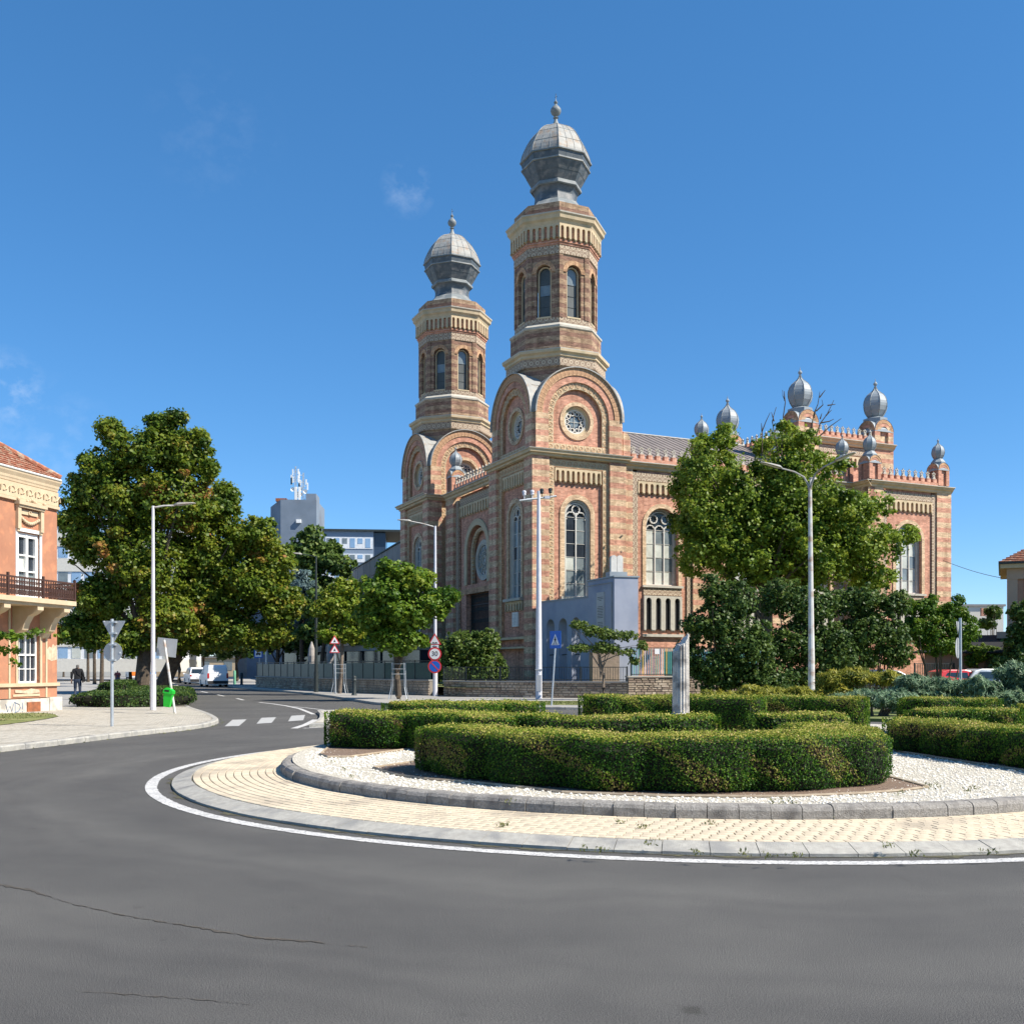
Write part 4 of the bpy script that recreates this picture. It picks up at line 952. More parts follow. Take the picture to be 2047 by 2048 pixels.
        if vis:
            b = MB(); b.band(F, c, 27.15, .34, .38, -.34, -.30, leg=24.3, n=12)
            for r in range(1, 4): b.bf(F, c-.36, c+.36, 24.3+.72*r-.012, 24.3+.72*r+.012, -.34, -.31)
            wn = b.build('window', 'iron_dark', SY)
            for r in range(4):
                b = MB(); aa = random.uniform(-.01, .01); cc = random.uniform(-.012, .012); z0, z1 = 24.3+.72*r, 24.3+.72*(r+1) if r < 3 else 27.15
                if r < 3: b.face([F.P(c-.36, z0, -.33+aa), F.P(c+.36, z0, -.33-aa), F.P(c+.36, z1, -.33-aa+cc), F.P(c-.36, z1, -.33+aa+cc)])
                else: b.face([F.P(c-.36, z0, -.33), F.P(c+.36, z0, -.33)]+[F.P(c+.36*cos(pi*q/10), 27.15+.36*sin(pi*q/10), -.33+cc) for q in range(11)])
                b.build('pane', random.choice(['glass_grey', 'drum_glass', 'drum_glass']), wn)
        b = MB(); b.bf(F, 0, wd, 28.28, 28.82, -.1, .07); b.build('tile_band', 'ornament_tile', SY)
        # arcade storey
        R1 = 2.90; ap = R1*cos(pi/8); wd = 2*R1*sin(pi/8); F = Fr(ctr+nn*ap-tt*wd/2, tt, nn)
        arcade(F, -.05, wd+.05, 29.12, 30.12, 6, -.02, .13)
    oct_('drum_moulding', [(2.76, 28.8), (2.86, 28.86), (2.86, 28.95), (2.94, 29.0), (2.94, 29.1), (2.80, 29.14)], 'red_brick')
    oct_('drum_wall', [(2.88, 29.0), (2.88, 30.15)], 'red_brick')
    oct_('tower_cornice', [(3.02, 30.1), (3.06, 30.2), (3.1, 30.3), (3.24, 30.42), (3.28, 30.62), (3.36, 30.72)], 'stone_yellow'); oct_('tower_cornice_capping', [(3.36, 30.72), (3.37, 30.80), (2.8, 30.92)], 'stone_pale')
    oct_('drum_parapet', [(2.78, 30.9), (2.78, 31.62), (2.6, 31.66)], 'drum_brick')
    # onion dome: named part with a panel for every side of each tier
    dm = oct_('onion_dome', [(2.66, 31.60), (2.3, 31.72), (2.0, 31.98), (1.72, 32.32), (1.66, 32.36), (1.52, 32.44)], 'zinc')
    oct_('dome_neck', [(1.52, 32.44), (1.44, 32.6), (1.40, 32.9), (1.43, 33.08), (1.5, 33.25), (1.58, 33.36), (1.66, 33.4)], 'zinc_dark', parent=dm)
    oct_('dome_ring', [(1.66, 33.36), (1.74, 33.42), (1.72, 33.60), (1.64, 33.68)], 'zinc', parent=dm)
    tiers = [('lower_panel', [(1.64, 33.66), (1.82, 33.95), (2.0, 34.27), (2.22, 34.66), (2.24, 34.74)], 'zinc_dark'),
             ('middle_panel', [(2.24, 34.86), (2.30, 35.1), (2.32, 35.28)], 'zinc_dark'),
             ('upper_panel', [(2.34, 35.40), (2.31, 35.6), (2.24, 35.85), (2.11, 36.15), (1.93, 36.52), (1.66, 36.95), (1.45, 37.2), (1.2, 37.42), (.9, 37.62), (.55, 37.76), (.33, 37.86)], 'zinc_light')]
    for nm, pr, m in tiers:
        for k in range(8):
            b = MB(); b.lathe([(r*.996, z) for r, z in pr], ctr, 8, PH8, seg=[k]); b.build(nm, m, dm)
    oct_('dome_ring', [(2.24, 34.74), (2.33, 34.76), (2.33, 34.84), (2.24, 34.88)], 'zinc', parent=dm); oct_('dome_ring', [(2.32, 35.26), (2.42, 35.29), (2.42, 35.37), (2.33, 35.42)], 'zinc', parent=dm)
    b = MB(); pr = tiers[2][1]
    for k in range(8):
        a = PH8+k*pi/4; b.tube([ctr+Vector((r*cos(a), r*sin(a), z)) for r, z in pr], .024, 5)
        for f in (.33, .66):     # standing seams between the corners
            a2 = a+pi/4*f; q = cos(pi/8)/cos(pi/4*f-pi/8); b.tube([ctr+Vector((r*q*cos(a2), r*q*sin(a2), z)) for r, z in pr[:9]], .010, 4)
    for r, z in (pr[3], pr[5], pr[7]): b.tube([ctr+Vector((r*cos(PH8+k*pi/4), r*sin(PH8+k*pi/4), z)) for k in range(9)], .012, 4)
    b.build('dome_seam', 'zinc', dm)
    b = MB()
    for k in range(8):
        a = PH8+k*pi/4
        for f, (r0, z0), (r1, z1) in ((.35, (1.72, 33.8), (1.95, 34.2)), (.7, (1.72, 33.8), (1.95, 34.2)), (.3, (2.24, 34.88), (2.31, 35.25)), (.62, (2.24, 34.88), (2.31, 35.25)), (.5, (1.96, 34.2), (2.2, 34.64))):
            a2 = a+pi/4*f; q = cos(pi/8)/cos(pi/4*f-pi/8); b.tube([ctr+Vector((r*q*cos(a2), r*q*sin(a2), z)) for r, z in ((r0, z0), (r1, z1))], .011, 4)
        b.tube([ctr+Vector((1.955*cos(a), 1.955*sin(a), 34.2)), ctr+Vector((1.955*cos(a+pi/4), 1.955*sin(a+pi/4), 34.2))], .011, 4)
    b.build('dome_seam', 'zinc_dark', dm)
    b = MB(); b.lathe([(.33, 37.84), (.2, 38.0), (.13, 38.2), (.1, 38.35), (.19, 38.42), (.1, 38.5), (.16, 38.58), (.30, 38.7), (.36, 38.85), (.34, 39.0), (.22, 39.16), (.1, 39.28), (.07, 39.34), (.13, 39.42), (.13, 39.48), (.05, 39.56), (.02, 39.7), (.015, 39.95)], ctr, 16, 0)
    b.build('finial', 'zinc', dm, smooth=True)
    b = MB(); b.tube([ctr+Vector((-.06, 0, 39.8)), ctr+Vector((.09, 0, 39.86))], .02, 4); b.tube([ctr+Vector((0, 0, 39.7)), ctr+Vector((0, 0, 40.05))], .018, 4); b.build('finial_tip', 'iron_dark', dm)
    return [o for o in SY.children if o not in before]
random.seed(21)
tp = tower_parts()
for o in tp: copy_tree(o, SY, off=uL*18.95)

# small and large roof turrets
def turret(s, t, zc, hw, k):
    """k scales the onion; returns pier part with its pieces"""
    zsp = zc+(1.15 if hw < .8 else 1.08); ct = Bp(s, t); nn = 10
    b = MB(); dep = .14 if hw < .8 else .2
    for F in (fside(s-hw, t-hw), ffront(s-hw, t-hw), Fr(Bp(s-hw, t+hw), uR, uL), Fr(Bp(s+hw, t-hw), uL, uR)):
        W2 = 2*hw; nh = W2*.22; zn = zc+.02; zp = zsp-.02
        us = sorted(set([round(W2*q/16, 4) for q in range(17)]+[hw-nh, hw+nh]))
        for a, c in zip(us, us[1:]):
            T = lambda u: zsp+math.sqrt(max(0, hw*hw-(u-hw)**2)); N = lambda u: zp+math.sqrt(max(0, nh*nh-(u-hw)**2)); m = (a+c)/2
            if abs(m-hw) < nh: b.face([F.P(a, N(a), 0), F.P(c, N(c), 0), F.P(c, T(c), 0), F.P(a, T(a), 0)]); b.face([F.P(a, zn, -dep), F.P(c, zn, -dep), F.P(c, N(c), -dep), F.P(a, N(a), -dep)])
            else: b.face([F.P(a, zc, 0), F.P(c, zc, 0), F.P(c, T(c), 0), F.P(a, T(a), 0)])
        pr = [(hw-nh, zn)]+[(hw-nh*cos(pi*q/nn), zp+nh*sin(pi*q/nn)) for q in range(nn+1)]+[(hw+nh, zn)]
        b.strip([F.P(u, z, 0) for u, z in pr], [F.P(u, z, -dep) for u, z in pr])
    pier = b.build('turret', 'striped_brick' if hw > .8 else 'red_brick', SY)
    b = MB()
    for F in (fside(s-hw, t-hw), ffront(s-hw, t-hw), Fr(Bp(s-hw, t+hw), uR, uL), Fr(Bp(s+hw, t-hw), uL, uR)): b.band(F, hw, zsp, hw*.72, hw, -.05, .012, n=14)
    b.build('turret_arch', 'orange_brick', pier)
    b = MB()
    for F in (fside(s-hw, t-hw), ffront(s-hw, t-hw)):
        A = [F.P(hw+(hw+.02)*cos(pi*q/12), zsp+(hw+.02)*sin(pi*q/12), .03) for q in range(13)]; B = [p-F.n*(2*hw+.06) for p in A]; b.strip(A, B)
    b.build('turret_roof', 'zinc_blue', pier)
    z0 = zsp+hw*.98
    if hw < .8:
        col = [(hw*.98, z0-.14), (hw*1.0, z0+.12), (hw*.95, z0+.14), (hw*.62, z0+.38), (hw*.56, z0+.40)]; zo = z0+.38; h = 1.06
    else:
        col = [(hw*1.02, z0-.15), (hw*1.02, z0+.22), (hw*.98, z0+.24), (hw*.66, z0+.36), (hw*.62, z0+.38)]; zo = z0+.36; h = 2.12
    b = MB(); b.lathe(col, ct, 8, PH8); b.build('turret_collar', 'zinc_blue', pier)
    r = h*.47
    pr = [(.52*r, 0), (.70*r, .10*h), (.90*r, .26*h), (.99*r, .42*h), (1.0*r, .52*h), (.97*r, .62*h), (.86*r, .77*h), (.68*r, .89*h), (.45*r, .98*h), (.25*r, 1.06*h), (.12*r, 1.15*h), (.07*r, 1.24*h)]
    for q in range(8):
        b = MB(); b.lathe([(a*.995, zo+z) for a, z in pr], ct, 8, PH8, seg=[q]); b.build('onion_panel', 'zinc_blue', pier)
    b = MB()
    for q in range(8): a = PH8+q*pi/4; b.tube([ct+Vector((x*cos(a), x*sin(a), zo+z)) for x, z in pr], .012*h+.004, 4)
    b.build('onion_seam', 'zinc', pier)
    zt = zo+1.22*h
    b = MB(); b.lathe([(.07*r, zt), (.06*r, zt+.04*h), (.16*r, zt+.09*h), (.17*r, zt+.13*h), (.10*r, zt+.18*h), (.04*r, zt+.21*h), (.01, zt+.33*h)], ct, 10); b.build('finial', 'zinc_blue', pier)
    return pier
random.seed(4)
tA = turret(13.25, .75, 15.38, .56, 1)
for s, t in ((20.0, 1.1), (26.2, 1.3), (27.1, -.55), (33.9, -.55), (1.75, 8.4), (1.75, 17.35), (13.25, 25.0)):
    copy_tree(tA, SY, off=uR*(s-13.25)+uL*(t-.75))
tD = turret(27.2, 7.1, 19.98, 1.0, 2)
for s, t in ((35.1, 7.1), (27.2, 16.6), (35.1, 16.6)): copy_tree(tD, SY, off=uR*(s-27.2)+uL*(t-7.1))

def cornice(F, u0, u1, z=15.2, d=0, e=.0, scale=1.0, parent=None):
    pr = [(-.1, -.42), (.02, -.36), (.05, -.22), (.2, -.15), (.25, -.03), (.32, 0)]
    A = [(F.P(u0, z+q*scale, d+o*scale), F.P(u1, z+q*scale, d+o*scale)) for o, q in pr]
    b = MB(); b.strip([a[0] for a in A], [a[1] for a in A]); b.face([a[0] for a in A]); b.face([a[1] for a in A]); b.build('cornice', 'stone_yellow', SY)
    b = MB(); b.bf(F, u0-.02, u1+.02, z, z+.06, d-.6, d+.36*scale); b.build('cornice_capping', 'stone_pale', SY)
# ---- nave side wall, three bays
F = fside(6.8, .35)
def bay(F, a, c, det=True):
    """one bay between u=a and u=c of a side wall"""
    m = (a+c)/2
    b = MB(); b.archwall(F, a, c, .4, 14.9, m, 1.28, 7.15, 11.05, -.12, .42); b.build('wall_panel', 'red_brick', SY)
    b = MB(); b.band(F, m, 11.05, 1.28, 1.56, -.12, -.05, leg=7.1, n=18); b.build('window_surround', 'yellow_brick', SY)
    b = MB(); b.band(F, m, 11.05, 1.14, 1.30, -.46, -.34, leg=7.1, n=16); b.build('window_jamb', 'stone_pale', SY)
    window(F, m, 1.14, 7.2, 11.0, -.46, 3, 4, ['glass_pale', 'glass_pale', 'glass_grey'])
    b = MB(); b.bf(F, m-1.6, m+1.6, 7.0, 7.15, -.12, .08); b.build('window_sill', 'stone_pale', SY); b = MB(); b.bf(F, m-1.6, m+1.6, 3.72, 3.9, -.12, .1); b.build('ledge', 'stone_pale', SY)
    b = MB(); b.bf(F, m-1.5, m+1.5, 6.5, 6.95, -.12, -.03); b.build('tile_band', 'ornament_tile', SY)
    b = MB(); b.bf(F, m-1.4, m+1.4, 4.2, 6.45, -.11, -.10); b.build('blind_arch_shade', 'dark_void', SY)  # near-black sheet painted in as the shade inside the arches
    arcade(F, m-1.5, m+1.5, 4.1, 6.45, 4, -.1, .06, m='stone_pale')
    arcade(F, a, c, 13.15, 14.0, max(4, int(round((c-a)/.44))), -.12, .03)
    b = MB(); b.bf(F, a, c, 14.05, 14.55, -.12, -.02); b.build('tile_band', 'ornament_tile', SY)
def pil(F, a, c, d=0, z1=14.9, m='striped_brick', dd=.5):
    b = MB(); b.bf(F, a, c, .4, z1, d-dd, d); b.build('pilaster', m, SY)
def strip_(F, a, c, d, z0=3.7, z1=14.6):
    b = MB(); b.bf(F, a, c, z0, z1, d-.2, d); b.build('tile_band', 'ornament_tile', SY)
pil(F, 0, .72); strip_(F, .72, 1.12, -.02); bay(F, 1.12, 5.0); strip_(F, 5.0, 5.4, -.02); pil(F, 5.4, 7.1, .12)
for a in (7.1, 13.7):
    strip_(F, a, a+.4, -.02); bay(F, a+.4, a+4.6); strip_(F, a+4.6, a+5.0, -.02); pil(F, a+5.0, a+6.6, .12)
cornice(F, -.02, 19.4, 15.15, .02); cornice(F, 5.5, 7.2, 15.18, .14)
parapet(F, .55, 5.6, 15.21, .60); parapet(F, 7.1, 12.4, 15.21, .60); parapet(F, 13.8, 19.0, 15.21, .6)
b = MB(); b.bf(F, 0, .55, 15.2, 16.6, -.5, -.02); b.prism(F, [(.0, 16.6), (.55, 16.6), (.5, 16.85), (.3, 17.05), (0, 17.15)], -.5, -.02); b.build('buttress_cap', 'striped_brick', SY)
# ---- nave body and roof
b = MB(); b.vprism([Bp(2.4, 6.9), Bp(6.75, 6.9), Bp(6.75, 1.2), Bp(26.6, 1.2), Bp(26.6, 24.5), Bp(6.75, 24.5), Bp(6.75, 18.85), Bp(2.4, 18.85)], .4, 15.0); b.build('nave_core', 'red_brick', SY)
def slope(s0, s1, t0, t1, z0, z1, m='roof_metal', name='roof'):
    b = MB(); b.face([Bp(s0, t0, z0), Bp(s1, t0, z0), Bp(s1, t1, z1), Bp(s0, t1, z1)])
    rf = b.build(name, m, SY)
    b = MB(); n = int((s1-s0)/.62)
    for k in range(n+1):
        s = s0+(s1-s0)*k/n; b.tube([Bp(s, t0, z0+.02), Bp(s, t1, z1+.02)], .028, 4)
    b.build('roof_seam', m, rf)
slope(6.8, 27.0, .75, 12.87, 14.9, 20.38); slope(6.8, 27.0, 25.0, 12.87, 14.9, 20.38)
b = MB(); b.face([Bp(6.8, .75, 14.9), Bp(6.8, 25, 14.9), Bp(6.8, 12.87, 20.38)]); b.build('roof_gable', 'red_brick', SY)
b = MB(); b.tube([Bp(6.8, 12.87, 20.42), Bp(27, 12.87, 20.42)], .09, 6); b.build('roof_ridge', 'zinc_light', SY)
# ---- crossing block
b = MB(); b.vprism([Bp(26.4, 6.3), Bp(35.9, 6.3), Bp(35.9, 17.4), Bp(26.4, 17.4)], 10, 19.6); b.build('crossing_wall', 'red_brick', SY)
Fc = fside(26.2, 6.1); Ff = ffront(26.2, 6.1)
for Fx, L_ in ((Fc, 9.9), (Ff, 11.5)):
    pil_w = 2.0
    for a in (0, L_-pil_w):
        b = MB(); b.bf(Fx, a, a+pil_w, 12, 19.55, -.5, .0); b.build('pilaster', 'striped_brick', SY)
    cornice(Fx, -.02, L_+.02, 19.95, .02)
    b = MB(); b.bf(Fx, pil_w, L_-pil_w, 18.85, 19.45, -.3, -.1); b.build('tile_band', 'ornament_tile', SY)
    arcade(Fx, pil_w, L_-pil_w, 17.85, 18.75, int((L_-4)/.45), -.25, -.05)
    parapet(Fx, pil_w+.05, L_-pil_w-.05, 20.0, .60)
b = MB(); b.face([Bp(26.3, 6.2, 20.02), Bp(35.9, 6.2, 20.02), Bp(35.9, 17.5, 20.02), Bp(26.3, 17.5, 20.02)]); b.build('crossing_roof', 'roof_metal', SY)
# ---- transept
b = MB(); b.vprism([Bp(26.7, -.3), Bp(34.3, -.3), Bp(34.3, 8), Bp(26.7, 8)], .4, 15.1); b.build('transept_core', 'red_brick', SY)
Ft = fside(26.3, -1.25)
pil(Ft, 0, 1.45, 0); pil(Ft, 6.75, 8.2, 0); strip_(Ft, 1.45, 1.85, -.1); strip_(Ft, 6.35, 6.75, -.1)
bay(Ft.sh(0, 0, -.1), 1.85, 6.35)
cornice(Ft, -.02, 8.22, 15.15, .02); parapet(Ft, 1.4, 6.9, 15.21, .585)
Ft2 = ffront(26.3, -1.25); pil(Ft2, .01, 1.4, 0); cornice(Ft2, -.3, 1.6, 15.15, .02); b = MB(); b.bf(Ft2, 0, 2, .4, 15, -.6, -.15); b.build('wall_panel', 'red_brick', SY)
# ---- central part of the front between the towers
Fm = ffront(1.2, 7.6); Lm = 10.5
for a in (0, Lm-1.55): 
    b = MB(); b.bf(Fm, a, a+1.55, .4, 14.9, -.6, 0); b.build('pilaster', 'striped_brick', SY)
    strip_(Fm, a+1.55 if a == 0 else a-.42, a+1.97 if a == 0 else a, -.25)
a0, a1 = 1.97, Lm-1.97; mm = Lm/2
b = MB(); b.archwall(Fm, a0, a1, 7.6, 14.9, mm, 1.95, 7.95, 10.35, -.5, .62, n=22); b.build('wall_panel', 'red_brick', SY)
vous(VC, Fm, mm, 10.35, 1.95, 2.42, 21, -.5, -.40, 'stone_yellow')
b = MB(); b.bf(Fm, mm-2.42, mm-1.95, 7.95, 10.35, -.5, -.40); b.build('arch_jamb', 'stone_yellow', SY); b = MB(); b.bf(Fm, mm+1.95, mm+2.42, 7.95, 10.35, -.5, -.40); b.build('arch_jamb', 'stone_yellow', SY)
b = MB(); b.band(Fm, mm, 10.35, 1.62, 1.78, -1.0, -.72, leg=7.95, n=22)
for k in range(17): a = pi*(k+.5)/17; b.box(Fm.P(mm+1.6*cos(a), 10.35+1.6*sin(a), -.8), (.16, .16, .16), rz=TH, ry=a)
for k in range(7):
    for sg in (-1, 1): b.box(Fm.P(mm+sg*1.6, 8.15+.32*k, -.8), (.16, .16, .16), rz=TH, rx=.78)
b.build('scalloped_arch', 'stone_yellow', SY)
b = MB(); b.bf(Fm, mm-1.95, mm+1.95, 7.9, 12.4, -1.35, -1.1); b.build('recess_wall', 'red_brick', SY)
b = MB(); b.band(Fm, mm, 9.72, 1.22, 1.52, -1.12, -.98, 0, 2*pi, 30); b.build('rose_surround', 'stone_pale', SY)
b = MB(); b.band(Fm, mm, 9.72, 1.12, 1.22, -1.1, -1.02, 0, 2*pi, 30); b.band(Fm, mm, 9.72, .22, .28, -1.1, -1.04, 0, 2*pi, 14); b.band(Fm, mm, 9.72, .62, .66, -1.1, -1.05, 0, 2*pi, 22)
for k in range(12):
    a = 2*pi*k/12
    for e in (0, 5): 
        a2 = a+2*pi*e/12; r1, r2 = (.25, 1.15) if e == 0 else (1.14, 1.14)
        b.tube([Fm.P(mm+r1*cos(a), 9.72+r1*sin(a), -1.07), Fm.P(mm+r2*cos(a2), 9.72+r2*sin(a2), -1.07)], .02, 4)
ro = b.build('rose_window', 'stone_pale', SY); b = MB(); b.disc(Fm, mm, 9.72, 1.16, -1.095, 30); b.build('pane', 'glass_grey', ro)
b = MB(); b.bf(Fm, a0, a1, 7.25, 7.65, -.8, -.42); b.build('lintel', 'orange_brick', SY)
b = MB(); b.bf(Fm, a0, mm-2.2, .4, 7.25, -.9, -.5); b.build('wall_panel', 'red_brick', SY); b = MB(); b.bf(Fm, mm+2.2, a1, .4, 7.25, -.9, -.5); b.build('wall_panel', 'red_brick', SY)
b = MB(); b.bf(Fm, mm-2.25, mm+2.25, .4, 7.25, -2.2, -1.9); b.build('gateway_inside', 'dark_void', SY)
b = MB()
for k in range(23): x = mm-2.15+k*.195; b.bf(Fm, x, x+.035, .5, 7.2, -.95, -.9)
for z in (.6, 3.5, 4.4, 6.4, 7.15): b.bf(Fm, mm-2.2, mm+2.2, z, z+.05, -.96, -.89)
gt = b.build('iron_gate', 'iron_dark', SY)
b = MB()
for k in range(11):
    for z in (6.78, 6.05, 4.0, 5.2): b.band(Fm, mm-2.0+k*.4, z, .12, .15, -.94, -.91, 0, 2*pi, 10)
b.build('gate_scrollwork', 'iron_dark', gt)
arcade(Fm, a0, a1, 13.2, 14.1, 13, -.5, -.33)
b = MB(); b.bf(Fm, a0, a1, 14.15, 14.7, -.5, -.38); b.build('tile_band', 'ornament_tile', SY)
cornice(Fm, -.02, Lm+.02, 15.2, .02); parapet(Fm, 1.5, Lm-1.5, 15.26, .585)
print('synagogue parts', len(SY.children_recursive))
# ================================================================ MEMORIAL, WALLS, FENCES
random.seed(31)
def wallF(p, q):   # frame from p to q, outward towards the viewer side (right hand of p->q reversed)
    p, q = Vector((p[0], p[1], 0)), Vector((q[0], q[1], 0)); t = (q-p).normalized(); n = Vector((t.y, -t.x, 0)); return Fr(p, t, n), (q-p).length
ZT = .62   # level of the synagogue garden
sheet('garden_ground', [(-9, 70), (-4.2, 57.2), (-3.4, 54.3), (1.6, 52.8), (8, 52.2), (30, 56), (50, 72), (50, 120), (-20, 120)], ZT, 'lawn')
# blue memorial
A = Vector((5.59, 56.0, 0)); M1 = Vector((4.37, 59.06, 0)); M2 = Vector((1.72, 63.9, 0))
MEM = thing('memorial', 'slate blue rendered memorial with three tall arches and a text tablet, before the synagogue', 'memorial', (A.x, A.y, ZT))
dr = Vector((.97, .24, 0)).normalized(); Fl = Fr(A, dr, Vector((dr.y, -dr.x, 0)))
B1 = A+dr*1.38; dl = (M1-A).normalized(); Fd = Fr(A, dl, Vector((-dl.y, dl.x, 0))); Ld = (M1-A).length
b = MB(); b.vprism([A, B1, B1+dl*Ld, M1], ZT, 6.62); b.build('block', 'plaster_blue', MEM)
b = MB(); b.vprism([A-dl*.05-dr*.05, B1-dl*.05+dr*.05, B1+dl*(Ld+.05)+dr*.05, M1+dl*.05-dr*.05], 6.62, 6.70); b.build('coping', 'zinc_blue', MEM)
b = MB(); b.bf(Fd, 1.15, 2.1, 2.4, 5.9, 0, .05); tb = b.build('text_tablet', 'granite_grey', MEM)
b = MB(); random.seed(2)
for k in range(34):
    if k in (3, 4, 5, 14, 15, 25, 26, 27): continue
    z = 5.6-k*.088; w2 = random.uniform(.12, .36) if k < 4 or k > 24 else random.uniform(.28, .40); b.bf(Fd, 1.62-w2, 1.62+w2, z, z+.028, .05, .055)
b.build('carved_lines', 'iron_dark', tb)
b = MB(); b.tube([Fd.P(.22, ZT, .05), Fd.P(.22, 6.35, .05)], .025, 6); b.tube([Fd.P(.22, 6.35, .05), Fd.P(Ld, 6.35, .05)], .02, 6); b.build('conduit', 'zinc_light', MEM)
# twin tablets on top
for k in (0, 1):
    Ft_ = Fr(A+dl*(.9)+dr*(.25+k*.36)+Vector((0, 0, 0)), dr, Vector((dr.y, -dr.x, 0))); b = MB()
    b.prism(Ft_, [(0, 6.98), (.34, 6.98), (.34, 7.75)]+[(.17+.17*cos(pi*q/8), 7.75+.17*sin(pi*q/8)) for q in range(1, 8)]+[(0, 7.75)], -.28, 0); b.build('stone_tablet', 'stone_white', MEM)
b = MB(); b.bf(Fr(A+dl*.9+dr*.1, dr, Vector((dr.y, -dr.x, 0))), 0, 1.02, 6.7, 6.98, -.5, .22); b.build('tablet_plinth', 'zinc_blue', MEM)
# wing with three arched openings, their far jambs catching the light
Lw = (M2-M1).length; dw = (M2-M1).normalized(); Fw = Fr(M1, dw, Vector((-dw.y, dw.x, 0)))
b = MB(); ws = [1.3, 2.75, 4.2]; ed = [0, 2.03, 3.48, Lw]; thk = .75
for k, c in enumerate(ws): b.archwall(Fw, ed[k], ed[k+1], ZT, 5.72, c, .48, ZT, 4.15, 0, thk)
b.face([Fw.P(0, 5.72, 0), Fw.P(Lw, 5.72, 0), Fw.P(Lw, 5.72, -thk), Fw.P(0, 5.72, -thk)])
b.build('arched_wing', 'plaster_blue', MEM)
b = MB()
for k, c in enumerate(ws): b.archwall(Fw, ed[k], ed[k+1], ZT, 5.72, c, .48, ZT, 4.15, -thk, 0)
b.build('arched_wing', 'plaster_blue', MEM)
b = MB(); b.bf(Fw, -.02, Lw, 5.72, 5.79, -thk-.04, .05); b.build('coping', 'zinc_blue', MEM)
for c in ws: b = MB(); b.bf(Fw, c-.48, c+.48, 2.42, 2.48, -.3, -.24); b.build('bench_rail', 'iron_dark', MEM)
# small brick shrine in front of it
b = MB(); b.box((5.0, 55.6, 1.55), (1.5, .7, 1.9), rz=.2); o = b.build('stone_pier', 'rubble_b'); tag(o, 'old dark stone pier with a stone cap between the thin tree and the blue memorial', 'pier')
b = MB(); b.box((5.0, 55.6, 2.56), (1.66, .84, .12), rz=.2); b.build('cap', 'rubble', o).matrix_parent_inverse = Matrix.Identity(4)
o.children[0].location = (0, 0, 1.9+.0)
# ---- rubble walls with single stones
def rubble(name, label, segs, top, zb=0, group=None):
    root = thing(name, label, 'wall', (segs[0][0], segs[0][1], 0), group=group); cnt = 0; rest = MB()
    core = MB()
    for (p, q) in zip(segs, segs[1:]):
        F, Ls = wallF(p, q); core.bf(F, 0, Ls, zb-.05, top-.03, -.35, -.03)
        z = zb
        while z < top-.05:
            h = random.uniform(.10, .17); h = min(h, top-z)
            u = 0
            while u < Ls-.02:
                wv = random.uniform(.2, .52); wv = min(wv, Ls-u)
                if Ls-u-wv < .1: wv = Ls-u
                hh = h
                tgt = MB() if cnt < 290 else rest; g = .012; d = random.uniform(.0, .035); j = lambda: random.uniform(-.008, .008)
                a0, a1, z0, z1 = u+g, u+wv-g, z+g*.7, z+hh-g*.7
                if a1-a0 > .03:
                    bk = [F.P(a0, z0, -.05), F.P(a1, z0, -.05), F.P(a1, z1, -.05), F.P(a0, z1, -.05)]
                    ft = [F.P(a0+.015+j(), z0+.012, d), F.P(a1-.015+j(), z0+.012+j(), d+j()), F.P(a1-.015+j(), z1-.012, d+j()), F.P(a0+.015, z1-.012+j(), d)]
                    tgt.face(ft)
                    for k in range(4): tgt.face([bk[k], bk[(k+1) % 4], ft[(k+1) % 4], ft[k]])
                    if tgt is not rest: tgt.build('stone', random.choice(['rubble', 'rubble', 'rubble_b']), root)
                    cnt += 1
                u += wv
            z += h
        cp = MB(); cp.bf(F, -.02, Ls+.02, top-.02, top+.05, -.42, .06); cp.build('coping', 'stone_pale' if top > 1 else 'pavement_grey', root)
    core.build('core', 'mortar', root)
    if rest.f: tag(rest.build('stone', 'rubble', root), kind='stuff')
    return root
w1 = [(-3.75, 56.2), (-2.45, 54.3), (1.2, 52.7), (5.8, 51.5)]
rubble('stone_wall', 'low rubble stone wall along the pavement behind the left box hedges', w1, .92)
w2 = [(5.82, 51.45), (13.5, 53.2)]
rubble('stone_wall', 'taller rubble stone wall under the coloured slat fence, behind the broken column', w2, 1.2)
w3 = [(-20.5, 82), (-12.6, 68), (-7.6, 60.4), (-4.6, 57.0)]
rubble('stone_wall', 'dark rubble stone wall below the teal glass fence of the terrace', w3, .95)
# ---- railings
def railing(name, label, segs, z0, h, step=.13, m='iron_dark', bar=.018, posts=2.4, mats=None, wide=None):
    root = thing(name, label, 'fence', (segs[0][0], segs[0][1], z0)); cnt = 0; rest = MB()
    me = {}
    def barmesh(mm):
        if mm not in me: me[mm] = localmesh('bar', lambda b: b.box((0, 0, h/2), (wide or bar, bar, h-.06)), mm)
        return me[mm]
    for p, q in zip(segs, segs[1:]):
        F, Ls = wallF(p, q)
        for z in (z0+.06, z0+h-.02): b = MB(); b.bf(F, 0, Ls, z, z+.035, -.02, .02); b.build('rail', m, root)
        n = int(Ls/step)
        for k in range(n):
            u = (k+.5)*Ls/n
            if cnt < 280: instF(barmesh(random.choice(mats) if mats else m), 'bar' if not mats else 'slat', root, F, u, z0, 0)
            else: rest.bf(F, u-bar/2, u+bar/2, z0, z0+h, -bar/2, bar/2)
            cnt += 1
        n = max(1, int(round(Ls/posts)))
        for k in range(n+1): b = MB(); u = k*Ls/n; b.bf(F, u-.03, u+.03, z0-.05, z0+h+.04, -.03, .03); b.build('post', m, root)
    if rest.f: tag(rest.build('bar', m, root), kind='stuff')
    return root
railing('iron_railing', 'black iron railing on top of the low stone wall, before the weeping shrub', [(p[0], p[1]+.16) for p in w1], .97, .72)
